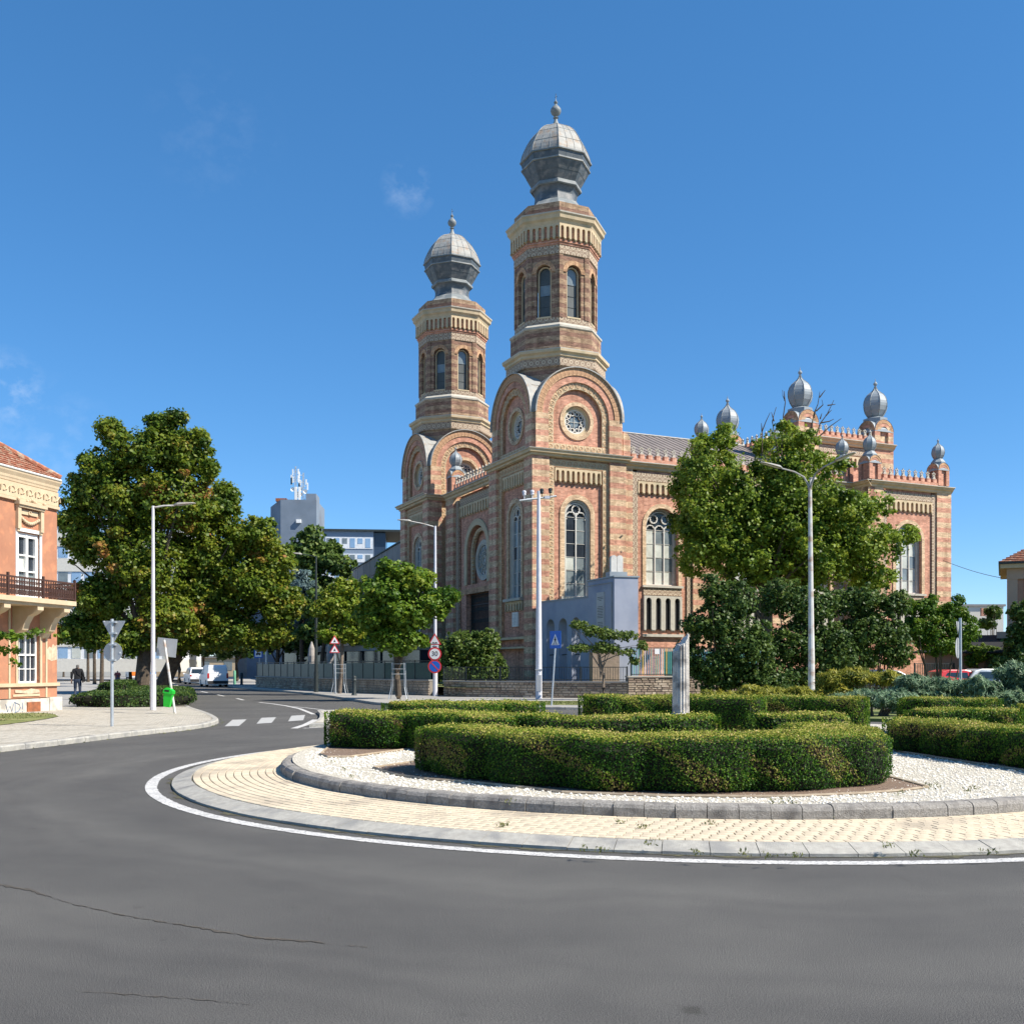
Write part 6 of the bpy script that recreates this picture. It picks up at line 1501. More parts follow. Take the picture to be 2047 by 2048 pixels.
tree('chestnut_tree', 'tallest chestnut tree on the left, with browning leaves, beside the orange house', 60, 283,
     [(335, 848, 42, 26), (300, 905, 95, 52), (222, 868, 34, 26), (375, 905, 52, 52), (420, 935, 22, 20), (215, 930, 60, 40), (180, 990, 60, 50), (250, 1000, 85, 75), (345, 1000, 85, 75), (160, 1065, 40, 60), (225, 1100, 70, 60), (200, 1195, 72, 50), (290, 1130, 85, 85), (165, 1262, 58, 30), (255, 1275, 90, 38), (330, 1240, 60, 60)],
     135000, .225, 'leaf_chestnut', r0=.42, orange=.36, mean=.42, n=22, trunk_top=W(300, 1150, 60))
tree('chestnut_tree', 'wide chestnut tree right of the tallest one, overhanging the parked white van', 63, 321,
     [(450, 990, 30, 18), (430, 1030, 55, 45), (500, 1075, 62, 45), (420, 1110, 80, 75), (545, 1130, 50, 48), (500, 1170, 80, 65), (400, 1200, 70, 60), (560, 1210, 42, 50), (450, 1265, 90, 40), (360, 1290, 50, 22), (540, 1270, 50, 30)],
     115000, .225, 'leaf_chestnut', r0=.45, orange=.2, mean=.46, n=20, trunk_top=W(400, 1180, 63))
for i, (px, Y, top) in enumerate(((352, 112, 1215), (402, 128, 1225), (468, 118, 1230), (255, 125, 1240))):
    tree('street_tree', ['shady street tree behind the leaning sign, its trunk left of the white car', 'shady street tree behind the white car', 'shady street tree behind the white van', 'shady street tree at the end of the street, left of the chestnut trunks'][i], Y, px+6, [(px, top+30, 46, 26), (px-20, top+62, 50, 28), (px+30, top+60, 44, 26)], 9000, .42, 'leaf_dark', r0=.2, n=6, mean=.35, rc=(.7, 1.1))
# alley trees along the path
for i, (px, Y) in enumerate(((203, 84), (189, 98), (176, 112), (164, 127), (153, 142), (143, 157), (127, 172))):
    h = 1.65*FPX/Y
    tree('alley_tree', ['nearest', 'second nearest', 'third nearest', 'fourth', 'fifth', 'second farthest', 'farthest'][i]+' tree in the row along the shaded path beyond the orange house', Y, px, [(px, 1336-4.4*FPX/Y, 2.4*FPX/Y, 1.6*FPX/Y), (px+8, 1336-5.8*FPX/Y, 1.8*FPX/Y, 1.2*FPX/Y)], 5200, .42, 'leaf_dark', r0=.16, n=5, group='alley trees along the shaded path', rc=(.6, .9), mean=.4)
tree('street_tree', 'dark round topped tree in front of the grey office tower', 108, 622, [(625, 1075, 26, 26), (610, 1110, 40, 35), (650, 1115, 40, 35), (685, 1130, 26, 24), (620, 1165, 50, 40), (590, 1200, 40, 50)], 15000, .5, 'leaf_dark', r0=.3, n=6, rc=(.9, 1.3), mean=.62)
tree('blue_spruce', 'pale blue spruce between the chestnut and the dark round topped tree', 84, 604, [(604, 1150, 14, 12), (604, 1172, 30, 14), (602, 1200, 44, 18), (604, 1235, 50, 20)], 11000, .30, 'leaf_spruce', r0=.2, n=8, rc=(.5, .8), aspect=.3, mean=.5)
tree('street_tree', 'shady tree behind the bus stop sign, its crown meeting the chestnut', 88, 552, [(560, 1225, 40, 40), (545, 1280, 60, 22), (600, 1275, 45, 35)], 13000, .4, 'leaf_dark', r0=.2, n=6, mean=.5)
tree('street_tree', 'shady tree behind the closed parasols of the cafe', 82, 640, [(640, 1215, 40, 40), (640, 1260, 50, 25), (700, 1225, 45, 45), (720, 1270, 40, 25)], 14000, .36, 'leaf_dark', r0=.2, n=6, mean=.6)
tree('young_maple', 'small yellowing tree in a metal guard behind the double warning sign', 61.5, 679, [(690, 1180, 35, 22), (665, 1215, 42, 32), (705, 1225, 38, 34), (680, 1265, 55, 26)], 17000, .22, 'leaf_maple', r0=.12, n=9, rc=(.45, .75), mean=.72, trunk_top=W(685, 1240, 61.5), orange=0, bark='bark_pale')
tree('young_maple', 'bright green maple in a metal guard, left of the speed limit sign', 50.5, 797, [(785, 1140, 38, 22), (770, 1185, 60, 38), (835, 1165, 32, 34), (745, 1235, 42, 34), (810, 1225, 62, 46), (870, 1210, 38, 30), (790, 1280, 66, 28), (900, 1195, 12, 22)], 34000, .20, 'leaf_maple', r0=.15, n=14, rc=(.42, .75), mean=.42, spread=.2, trunk_top=W(797, 1240, 50.5))
def shrub(label, Y, blobs, nleaf, leaf, m, name='shrub', zb=.1, stems=10, r0=.05, cat='shrub', **k):
    px = np.mean([b_[0] for b_ in blobs]); base = Vector(((px-CXP)/FPX*Y, Y, zb)); root = thing(name, label, cat, base); k.setdefault('zmin', .2); C = crown(root, Y, blobs, nleaf, leaf, m, **k)
    b = MB(); idx = rng.choice(len(C), min(stems, len(C)), replace=False)
    for i in idx: e = Vector(C[i]); s = base+Vector(((e.x-base.x)*.35, 0, 0)); b.tube([s, s.lerp(e, .5)+Vector((0, 0, .1)), e], [r0, r0*.7, r0*.2], 5)
    b.build('stems', 'bark', root); return root
shrub('weeping shrub mounded over the iron railing, left of the camera pole', 59.5, [(930, 1292, 52, 34), (975, 1285, 28, 28), (965, 1335, 46, 48), (905, 1335, 44, 44), (1000, 1350, 16, 30), (890, 1300, 30, 25)], 26000, .16, 'leaf_dark', name='weeping_shrub', zb=.6, rc=(.3, .5), drop=2.2, mean=.72, spread=.18)
# the big plane tree before the synagogue, its crown open enough to show the wall
PT = tree('plane_tree', 'big plane tree with yellow green leaves hiding the right half of the synagogue', 61, 1525,
     [(1395, 905, 34, 28), (1440, 885, 28, 24), (1385, 960, 50, 50), (1450, 955, 45, 42), (1420, 1040, 68, 58), (1395, 1110, 48, 40), (1545, 885, 34, 28), (1590, 895, 34, 30), (1560, 950, 62, 48), (1640, 945, 42, 36), (1560, 1050, 88, 66), (1660, 1030, 70, 56), (1725, 1020, 40, 34), (1775, 1085, 32, 34), (1720, 1110, 62, 52), (1490, 1130, 76, 48), (1620, 1140, 82, 48), (1740, 1160, 40, 26), (1475, 1010, 60, 60), (1500, 1070, 66, 56), (1600, 1100, 90, 56), (1700, 1085, 66, 52), (1560, 1000, 60, 50), (1440, 1090, 60, 50), (1380, 1030, 36, 60), (1620, 1000, 60, 50)],
     150000, .20, 'leaf_plane', r0=.42, n=26, rc=(.55, .95), mean=.50, spread=.22, trunk_top=W(1540, 1080, 61), ydep=4.2, dens=1.0, zb=.62)
b = MB()
def tw(P_): q = [W(1480+x/8.78, 740+y/8.78, 60.5) for x, y in P_]; b.tube(q, [.045-.03*k/(len(q)-1) for k in range(len(q))], 4)
for P_ in ([(380, 1500), (380, 1080), (450, 900), (520, 750)], [(380, 1080), (370, 930)], [(700, 1600), (600, 1150), (560, 900), (590, 780), (630, 650)], [(590, 900), (545, 740)], [(720, 1500), (750, 1000), (755, 800), (790, 560), (745, 450), (740, 350)], [(780, 540), (770, 370)], [(1200, 1300), (1290, 770), (1360, 600), (1395, 380)], [(1390, 480), (1490, 350)], [(1330, 720), (1450, 610), (1430, 520)], [(1300, 1250), (1400, 940), (1520, 780), (1640, 530)], [(1500, 800), (1600, 700)], [(1400, 860), (1430, 760)], [(1350, 1200), (1560, 1000), (1770, 850)], [(1400, 930), (1560, 900), (1640, 860)], [(740, 1000), (690, 930)], [(1310, 720), (1300, 900)], [(1530, 620), (1670, 600)]): tw(P_)
b.build('bare_twigs', 'bark', PT)
# dark cherry bushes in front
shrub('tall dark green bush right behind the broken column', 47, [(1425, 1180, 30, 34), (1470, 1200, 50, 40), (1440, 1240, 50, 44), (1400, 1255, 40, 30), (1480, 1290, 75, 60), (1430, 1340, 56, 50), (1520, 1360, 70, 40), (1380, 1310, 26, 40)], 34000, .15, 'leaf_dark', name='cherry_bush', zb=.12, rc=(.32, .55), drop=1.6, mean=.52, spread=.2)
shrub('dark green bush behind the rusty street lamp', 49, [(1560, 1195, 56, 40), (1620, 1215, 60, 42), (1590, 1290, 80, 52), (1660, 1300, 60, 55), (1600, 1360, 90, 34)], 30000, .15, 'leaf_dark', name='cherry_bush', zb=.12, rc=(.32, .55), drop=1.4, mean=.5, spread=.2)
shrub('dark green bush under the right end of the plane tree crown', 50, [(1690, 1205, 40, 30), (1725, 1205, 48, 34), (1780, 1205, 40, 30), (1740, 1265, 75, 44), (1700, 1320, 60, 34), (1790, 1300, 44, 36)], 26000, .15, 'leaf_dark', name='cherry_bush', zb=.12, rc=(.32, .55), drop=1.4, mean=.55, spread=.2)
shrub('lighter green bush in front of the synagogue corner, left of the right hand yield sign', 53, [(1845, 1215, 44, 18), (1905, 1225, 34, 22), (1850, 1255, 58, 32), (1920, 1260, 40, 34), (1880, 1290, 60, 22), (1860, 1200, 16, 8), (1920, 1200, 10, 7)], 22000, .14, 'leaf_maple', name='cherry_bush', zb=.12, rc=(.3, .5), drop=1.2, mean=.22, spread=.14)
# thin young tree before the stone wall
tree('young_tree', 'thin young tree with a sparse crown in front of the blue memorial', 49, 1206, [(1158, 1250, 22, 10), (1185, 1262, 22, 13), (1215, 1268, 26, 13), (1250, 1272, 30, 11), (1285, 1292, 12, 12), (1158, 1296, 26, 10), (1210, 1296, 34, 13), (1250, 1305, 22, 8), (1268, 1322, 10, 9)], 6500, .11, 'leaf_dark', r0=.085, n=9, rc=(.16, .30), fill=.5, mean=.78, bark='bark_pale', trunk_top=W(1195, 1300, 49), drop=1.0)
# junipers
def jun(label, Y, blobs, n, m, leaf=.34): return shrub(label, Y, blobs, n, leaf, m, name='juniper', zb=.05, rc=(.18, .36), aspect=.16, upb=.9, fill=.3, drop=-1.2, mean=.5, spread=.22, cat='juniper', stems=14)
jun('low yellow green juniper left of the rusty street lamp', 37, [(1440, 1395, 60, 12), (1520, 1388, 60, 16), (1590, 1390, 45, 14)], 12000, 'leaf_juniper_y', .22)
jun('tall yellow green juniper just right of the rusty street lamp', 38, [(1665, 1362, 34, 22), (1710, 1356, 44, 18), (1770, 1358, 40, 16), (1690, 1390, 60, 18), (1640, 1392, 30, 14)], 17000, 'leaf_juniper_y', .24)
jun('low pale blue green juniper with some yellow tips, in front of the yellow one', 33, [(1690, 1400, 54, 16), (1750, 1398, 54, 20), (1800, 1402, 44, 22)], 9000, 'leaf_juniper_b', .2)
jun('wide blue green juniper around the right hand yield sign', 35, [(1830, 1368, 44, 18), (1890, 1372, 50, 18), (1860, 1402, 80, 24), (1800, 1395, 36, 24)], 17000, 'leaf_juniper_b', .24)
jun('tall blue green juniper at the right edge of the photo', 34, [(1960, 1372, 44, 18), (2020, 1350, 34, 22), (2060, 1360, 40, 30), (1990, 1395, 70, 22), (2060, 1400, 50, 22)], 20000, 'leaf_juniper_b', .26)
shrub('clipped brownish green bush below the pink house, beside the silver car', 60, [(1960, 1306, 26, 18), (1985, 1310, 24, 20), (1945, 1322, 14, 14)], 9000, .12, 'leaf_plane', name='clipped_bush', rc=(.25, .4), mean=.3, cat='bush')
tree('street_tree', 'dark tree in front of the pink house at the right edge', 58, 2062, [(2040, 1225, 22, 22), (2060, 1260, 45, 40), (2040, 1305, 40, 35), (2000, 1330, 25, 14)], 13000, .2, 'leaf_dark', r0=.15, n=6, rc=(.4, .7), mean=.5)
shrub('dark tree top beside the distant white block, left of the pink house', 90, [(1985, 1225, 16, 16), (1975, 1245, 18, 14)], 2600, .3, 'leaf_dark', rc=(.5, .7), cat='tree', name='distant_tree')
# ground cover bed beneath the chestnuts
hedge('low dark ivy bed under the chestnut trees, behind the green litter bin', [(-14.9, 39.9), (-15.6, 42.5), (-17.0, 47), (-18.6, 52), (-20.6, 58)], 1.45, .62, 3.3, dens=330, leaf=.10, lumpy=.25, group=None, zf=lambda x, y: .12, mat_='leaf_dark', topmat='leaf_dark', name='ivy_bed', cat='ivy bed')
hedge('row of low clipped planting beside the shaded path, behind the back turned yield sign', [(-18.3, 47), (-20.3, 53), (-22.6, 60)], .5, .95, 5.3, dens=260, leaf=.10, lumpy=.15, group=None, zf=lambda x, y: .12, mat_='leaf_dark', topmat='leaf_dark', name='low_hedge')
# branch reaching in from a tree outside the left edge
T_ = tree('street_tree', 'leafy branch of a tree reaching in from the left edge, across the orange house', 29, -170, [(-120, 1250, 70, 60), (30, 1270, 45, 10), (85, 1262, 24, 6), (15, 1300, 30, 12), (30, 1325, 14, 10), (-40, 1280, 40, 22), (-170, 1200, 80, 60), (118, 1270, 16, 4)], 5200, .13, 'leaf_maple', r0=.16, n=10, rc=(.14, .26), mean=.4, trunk_top=W(-150, 1230, 29), zb=.12)
# pots
for i, (px, Y, m_, h_) in enumerate(((548, 92, 'leaf_maple', 26), (568, 90, 'leaf_maple', 30), (588, 89, 'leaf_maple', 34), (603, 90, 'leaf_dark', 52), (620, 89, 'leaf_maple', 28), (655, 84, 'leaf_maple', 36))):
    base = Vector(((px-CXP)/FPX*Y, Y, .12)); lab = ['leftmost', 'second', 'third', 'tallest and darkest', 'fifth', 'rightmost'][i]
    r = thing('potted_shrub', lab+' potted shrub in the row of terracotta planters at the cafe', 'potted plant', base, group='potted shrubs at the cafe')
    b = MB(); b.lathe([(0, .12), (.28, .12), (.36, .6), (.40, .62), (.40, .68), (.33, .68)], (base.x, base.y, 0), 12); b.build('pot', 'terracotta', r)
    yb = HYP+(HC-.75)*FPX/Y; crown(r, Y, [(px, yb-h_*.45, 9+(3 if i < 3 else 0), h_*.5)], 1800, .16, m_, rc=(.25, .4), mean=.6, zmin=.75)
# small lawn tufts
P_ = []
for _ in range(3600):
    x, y = random.uniform(-24, -14.5), random.uniform(26, 36)
    if inpoly(x, y, grp): P_.append((x, y, .15))
up = np.zeros((len(P_), 3)); up[:, 2] = 1
leafmesh('grass', np.array(P_), rng.uniform(.05, .12, len(P_)), 'leaf_grass', up=up, aspect=.2, kind='stuff')
P_ = np.stack([rng.uniform(.6, 13.5, 5000), rng.uniform(42.5, 46.6, 5000), np.full(5000, .14)], 1); up = np.zeros((5000, 3)); up[:, 2] = 1
leafmesh('grass', P_, rng.uniform(.06, .12, 5000), 'leaf_grass', up=up, aspect=.25, kind='stuff')
# fallen leaves and grit along the left kerb
P_ = []
for p in cl2[:0]+cl: 
    if 16 < p.y < 40:
        for _ in range(5): P_.append((p.x+random.gauss(.06, .06), p.y+random.gauss(0, .3), .012))
leafmesh('fallen_leaves', np.array(P_), .05, 'leaf_grass', outd=np.tile([0, 0, 2.], (len(P_), 1)), kind='stuff')
# ================================================================ STREET FURNITURE
def pole(b, x, y, z0, z1, r0, r1=None, n=10): b.tube([(x, y, z0), (x, y, z1)], [r0, r1 or r0], n)
def luminaire(root, p, dirv, L_=.75, wd=.26, rise=.08, m='zinc_light'):
    d = Vector((dirv[0], dirv[1], 0)).normalized(); s = Vector((-d.y, d.x, 0)); b = MB()
    prof = [(0, .06, .05), (.12, wd*.5, .085), (L_*.5, wd*.5, .07), (L_*.85, wd*.42, .04), (L_, wd*.2, .02)]
    up = Vector((0, 0, 1)); T = [p+d*a+up*(rise*a/L_) for a, _, _ in prof]
    rings = [[t-s*w_*.98+up*0, t-s*w_*.6+up*h, t+s*w_*.6+up*h, t+s*w_*.98+up*0, t+s*w_*.5-up*.015, t-s*w_*.5-up*.015] for t, (_, w_, h) in zip(T, prof)]
    for A, B in zip(rings, rings[1:]):
        for k in range(6): b.face([A[k], A[(k+1) % 6], B[(k+1) % 6], B[k]])
    b.face(rings[0]); b.face(rings[-1]); lm = b.build('luminaire', m, root)
    b = MB(); q = [T[1]-s*wd*.3-up*.02, T[1]+s*wd*.3-up*.02, T[3]+s*wd*.25-up*.02, T[3]-s*wd*.25-up*.02]; b.face(q); b.build('lens', 'glass_pale', lm)
def lamp(label, px, Y, ytop, armdx, armrise, m='galvanised', r=(.09, .05), zb=.12, name='street_lamp', group=None, base=True, armm=None, ydir=0.):
    x = X(px, Y); zt = Z(ytop, Y); root = thing(name, label, 'street lamp', (x, Y, zb), group=group); b = MB(); pole(b, x, Y, zb, zt, *r); b.build('pole', m, root)
    if base: b = MB(); pole(b, x, Y, zb-.02, zb+1.3, r[0]*1.25); b.build('pole_base', m, root)
    d = Vector((armdx, ydir, 0)); b = MB(); b.tube([(x, Y, zt-.06), (x+d.x*.5, Y+d.y*.5, zt+armrise*.5), (x+d.x, Y+d.y, zt+armrise)], [.035, .03, .03], 6); b.build('arm', armm or m, root)
    luminaire(root, Vector((x+d.x, Y+d.y, zt+armrise)), d); return root
lamp('street lamp on the left, with one arm pointing right, before the chestnut tree', 306, 37.2, 1012, .78, .02, m='pole_white', r=(.088, .052), zb=.12, armm='pole_rust')
LS = lamp('street lamp carrying the speed limit sign, its arm pointing left', 870, 55.4, 1052, -1.3, .25, m='pole_white', r=(.10, .06), armm='pole_rust')
lamp('dark green street lamp on the far pavement behind the crossing', 632, 65, 1112, -.9, .1, m='iron_dark', r=(.12, .05))
lamp('thin grey street lamp beside the bus stop sign', 533, 84.5, 1150, -1.1, .15, m='galvanised', r=(.13, .06))
# double armed rusty lamp on the right
Y = 43.0; x = X(1622, Y); zt = Z(975, Y)
root = thing('street_lamp', 'rust streaked street lamp with three curved arms, right of the broken column', 'street lamp', (x, Y, .1))
b = MB(); b.tube([(x, Y, .05), (x, Y, 2.2), (x-.02, Y, 4.5), (x-.06, Y, zt)], [.15, .135, .11, .075], 10); b.build('pole', 'pole_rust', root)
arms = [((-1.25, -.25), 1.0, 5.2), ((.75, -.95), 1.15, 0), ((.35, .9), .75, 0)]
for (dx, dy), h, _ in arms:
    b = MB(); p = Vector((x-.06, Y, zt-.25)); q = [p+Vector((dx*f, dy*f, h*math.sin(f*pi/2))) for f in (0, .12, .3, .55, 1)]
    q = [p, p+Vector((dx*.06, dy*.06, h*.35)), p+Vector((dx*.22, dy*.22, h*.68)), p+Vector((dx*.55, dy*.55, h*.88)), p+Vector((dx, dy, h))]
    b.tube(q, [.05, .048, .042, .036, .034], 7); b.build('arm', 'zinc_light', root); luminaire(root, q[-1], (dx, dy), L_=.95, wd=.34, rise=.22)
# camera pole
Y = 50.5; x = X(1077, Y); zt = Z(982, Y); root = thing('camera_pole', 'tall pale pole with a crossbar carrying surveillance cameras, in front of the synagogue corner', 'camera pole', (x, Y, .1))
b = MB(); b.tube([(x, Y, .1), (x, Y, 2.5), (x, Y, zt)], [.165, .15, .085], 12); b.build('pole', 'pole_white', root)
b = MB(); b.bf(Fr((x, Y, 0), (1, 0, 0), (0, -1, 0)), -.12, .12, .5, 1.3, .14, .17); b.bf(Fr((x, Y, 0), (1, 0, 0), (0, -1, 0)), -.17, .17, 1.55, 1.6, -.17, .17); b.build('service_hatch', 'galv_sign', root)
b = MB(); b.tube([(x-.95, Y-.25, Z(1003, Y)), (x+.87, Y+.2, Z(991, Y))], .05, 6); cb = b.build('crossbar', 'galvanised', root)
for cx_, cy_ in ((1048, 986), (1064, 985), (1083, 982), (1100, 981)):
    b = MB(); c = W(cx_, cy_, Y); b.ball(c-Vector((0, 0, .06)), .09, 10, 6); b.lathe([(.10, 0), (.10, .09), (.06, .12), (0, .12)], c, 10); pole(b, c.x, c.y, c.z-.3, c.z, .02); b.build('camera', 'pole_white' if cx_ < 1070 else 'iron_dark', cb)
for cx_, cy_ in ((1058, 1000), (1094, 995)): b = MB(); b.box(W(cx_, cy_, Y), (.26, .2, .14)); b.build('junction_box', 'pole_white', cb)
# ---- signs
def disc(b, F, cu, cz, r, d, n=28, th=.006): b.prism(F, [(cu+r*cos(2*pi*k/n), cz+r*sin(2*pi*k/n)) for k in range(n)], d-th, d)
def tri(b, F, cu, cz, r, d, th=.006, down=False, rc=.0):
    s = -1 if down else 1; P_ = []
    for k in range(3):
        a = pi/2+2*pi*k/3
        for e in (-.10, 0, .10): P_.append((cu+r*(cos(a)*.93+ cos(a+e*6)*.07), cz+s*r*(sin(a)*.93+sin(a+e*6)*.07)))
    b.prism(F, P_, d-th, d)
def faceF(px, Y, yaw):   # frame facing direction yaw (0 = towards the viewer), u=0 centre
    t = Vector((cos(yaw), sin(yaw), 0)); n = Vector((sin(yaw), -cos(yaw), 0)); return Fr((X(px, Y), Y, 0), t, n)
def prt(name, fn, m, parent): b = MB(); fn(b); return b.build(name, m, parent)
def textp(txt, size, F, u, z, d, m, parent, name='lettering'):
    me = textmesh(txt, size); me.materials.clear(); me.materials.append(MATS[m]); o = bpy.data.objects.new(name, me); COL.objects.link(o); o.parent = parent
    M = Matrix(((F.t.x, 0, F.n.x, 0), (F.t.y, 0, F.n.y, 0), (0, 1, 0, 0), (0, 0, 0, 1))); M.translation = F.P(u, z, d)-org(parent); o.matrix_basis = M; return o
# left back turned yield sign
Y = 26.85; root = thing('yield_sign', 'back turned yield and round sign on a grey pole, nearest on the left pavement', 'road sign', (X(224, Y), Y, .12)); F = faceF(224, Y, R(-8))
prt('pole', lambda b: pole(b, X(224, Y), Y, .12, Z(1238, Y), .042), 'galvanised', root)
s1 = prt('yield_plate', lambda b: tri(b, F, .02, Z(1256, Y)+.0, .36, -.06, down=True), 'galv_sign', root); prt('clamp', lambda b: (b.bf(F, -.06, .12, Z(1246, Y), Z(1243, Y), -.055, .05), b.bf(F, -.06, .12, Z(1268, Y), Z(1265, Y), -.055, .05)), 'galvanised', s1)
prt('sticker', lambda b: b.bf(F, -.27, -.235, Z(1244, Y), Z(1241.5, Y), -.06, -.053), 'sticker', s1)
s2 = prt('round_plate', lambda b: disc(b, F, -.01, Z(1304, Y), .262, -.06), 'galv_sign', root); prt('sticker', lambda b: b.bf(F, .17, .21, Z(1307, Y), Z(1304, Y), -.06, -.053), 'sticker', s2)
prt('clamp', lambda b: (b.bf(F, -.06, .10, Z(1291, Y), Z(1288, Y), -.055, .05), b.bf(F, -.06, .10, Z(1322, Y), Z(1319, Y), -.055, .05)), 'galvanised', s2)
# leaning square sign and the green bin on it
Y = 34.5; root = thing('leaning_sign', 'leaning pole with a square sign seen from the back, beside the left lamp', 'road sign', (X(350, Y), Y, .12)); F = faceF(333, Y, 0)
p0, p1 = Vector((X(350, Y), Y, .1)), Vector((X(329, Y), Y-.05, Z(1280, Y))); prt('pole', lambda b: b.tube([p0, p0.lerp(p1, .02), p1], .042, 8), 'pole_rust', root)
def tilt(b): c = W(333.5, 1295, Y+.08); b.box(c, (.66, .02, .62), ry=R(6))
prt('plate', tilt, 'galv_sign', root)
Gb = W(334, 1393, Y-.12); root = thing('litter_bin', 'bright green plastic litter bin hung on the leaning sign pole', 'litter bin', (Gb.x, Gb.y, Gb.z-.35), local=True); root.rotation_euler = (0, R(8), 0); root.scale = (.76, .76, .86)
def binb(b):
    lo = [(-.13, -.11), (.13, -.11), (.13, .11), (-.13, .11)]; hi = [(-.19, -.16), (.19, -.16), (.19, .16), (-.19, .16)]
    b.hexa([Vector((x, y, .0)) for x, y in lo]+[Vector((x, y, .54)) for x, y in hi])
prt('bin_body', binb, 'green_plastic', root)
prt('bin_rim', lambda b: b.box((0, 0, .55), (.43, .37, .04)), 'green_plastic', root)
def hood(b):
    P_ = [(-.21, .57), (-.21, .66), (-.12, .74), (.06, .73), (.21, .64), (.21, .57)]; f = Fr((0, 0, 0), (1, 0, 0), (0, -1, 0)); b.prism(f, P_, -.18, .18)
prt('hood', hood, 'green_plastic', root); prt('opening', lambda b: b.box((-.05, -.185, .63), (.2, .01, .07)), 'dark_void', root)
# pedestrian crossing sign
Y = 41.8; root = thing('crossing_sign', 'blue pedestrian crossing sign on a grey pole, right of the camera pole', 'road sign', (X(1104, Y), Y, .1)); yaw = R(-50); F = faceF(1112, Y, yaw); hs = .33
p0 = Vector((X(1102.5, Y), Y, .1)); p1 = W(1112, 1262, Y+.06); prt('pole', lambda b: b.tube([p0, p0.lerp(p1, .8), p1], .036, 8), 'galvanised', root)
z0, z1 = Z(1297, Y), Z(1262, Y); zc = (z0+z1)/2; hz = (z1-z0)/2
pl = prt('plate', lambda b: b.bf(F, -hs, hs, zc-hz, zc+hz, .045, .055), 'sign_blue', root)
prt('white_triangle', lambda b: b.prism(F, [(-.25, zc-.22), (.25, zc-.22), (0, zc+.24)], .055, .059), 'sign_white', pl)
def pedfig(b):
    disc(b, F, -.0, zc+.10, .03, .062, 10, .003); b.prism(F, [(-.035, zc+.06), (.03, zc+.065), (.035, zc-.04), (-.03, zc-.04)], .059, .062)
    for P_ in ([(-.03, zc-.04), (0.0, zc-.04), (-.055, zc-.17), (-.085, zc-.165)], [(0, zc-.04), (.03, zc-.04), (.075, zc-.16), (.045, zc-.17)], [(.03, zc+.05), (.075, zc-.02), (.06, zc-.035), (.02, zc+.02)], [(-.03, zc+.05), (-.075, zc-.01), (-.06, zc-.03), (-.02, zc+.02)]): b.prism(F, P_, .059, .062)
    for k in range(4): x = -.17+k*.095; b.prism(F, [(x, zc-.20), (x+.045, zc-.20), (x+.06, zc-.165), (x+.02, zc-.165)], .059, .062)
prt('pictogram', pedfig, 'sign_black', pl)
# right back turned signs, seen nearly edge on
Y = 36.0; root = thing('yield_sign', 'back turned yield and round sign at the right, in the blue green juniper', 'road sign', (X(1920, Y), Y, .1)); F = faceF(1919, Y, R(55))
prt('pole', lambda b: b.tube([(X(1920.5, Y), Y, .05), (X(1919.5, Y), Y, Z(1236, Y))], .05, 8), 'galvanised', root)
prt('yield_plate', lambda b: tri(b, F, .0, Z(1252, Y), .30, -.07, down=True), 'galv_sign', root); prt('round_plate', lambda b: disc(b, F, 0, Z(1296, Y), .37, -.07), 'galv_sign', root)
# sign cluster on the lamp post
Y = 55.3; F = faceF(870, Y, R(-6)); ss = Y/FPX
root = thing('sign_cluster', 'warning triangle, 30 speed limit and no parking sign stacked on the lamp post', 'road sign', (X(870, Y), Y-.12, Z(1345, Y)))
a = prt('warning_triangle', lambda b: tri(b, F, 0, Z(1282, Y), .40, .13), 'sign_red', root); prt('triangle_face', lambda b: tri(b, F, 0, Z(1282, Y)-.005, .29, .137), 'sign_white', a)
zz = Z(1284.5, Y)
prt('bump_symbol', lambda b: b.prism(F, [(-.15, zz-.06), (-.12, zz-.02), (-.08, zz+.015), (-.03, zz-.025), (.03, zz-.025), (.08, zz+.015), (.12, zz-.02), (.15, zz-.06)], .137, .142), 'sign_black', a)
c = prt('distance_plate', lambda b: b.bf(F, -.21, .21, Z(1297, Y), Z(1289, Y), .12, .128), 'sign_white', root); textp('40m', .15, F, 0, Z(1293, Y), .132, 'sign_black', c)
zc = Z(1308, Y); a = prt('speed_limit_disc', lambda b: disc(b, F, 0, zc, .37, .13), 'sign_red', root); prt('disc_face', lambda b: disc(b, F, 0, zc, .285, .137), 'sign_white', a); textp('30', .36, F, 0, zc, .142, 'sign_black', a)
zc = Z(1333, Y); a = prt('no_parking_disc', lambda b: disc(b, F, 0, zc, .37, .13), 'sign_red', root); prt('disc_face', lambda b: disc(b, F, 0, zc, .285, .137), 'sign_blue', a)
prt('red_bar', lambda b: b.prism(F, [(-.22, zc+.18), (-.18, zc+.22), (.22, zc-.18), (.18, zc-.22)], .137, .142), 'sign_red', a)
# double warning sign in the distance
Y = 60.2; root = thing('warning_signs', 'two warning triangles on one pole beside the small yellowing tree', 'road sign', (X(669, Y), Y, .12)); F = faceF(669, Y, R(8))
prt('pole', lambda b: b.tube([(X(671, Y), Y, .12), (X(669, Y), Y, Z(1272, Y))], .045, 7), 'galvanised', root)
for k, zc in enumerate((Z(1282, Y), Z(1300, Y))):
    a = prt('warning_triangle', lambda b: tri(b, F, 0, zc, .33, .07), 'sign_red', root); prt('triangle_face', lambda b: tri(b, F, 0, zc-.005, .235, .077), 'sign_white', a)
    prt('symbol', lambda b: (disc(b, F, 0, zc+.06, .025, .082, 8, .003), b.prism(F, [(-.04, zc+.03), (.04, zc+.03), (.07, zc-.09), (.02, zc-.05), (-.06, zc-.09)], .077, .082)), 'sign_black', a)
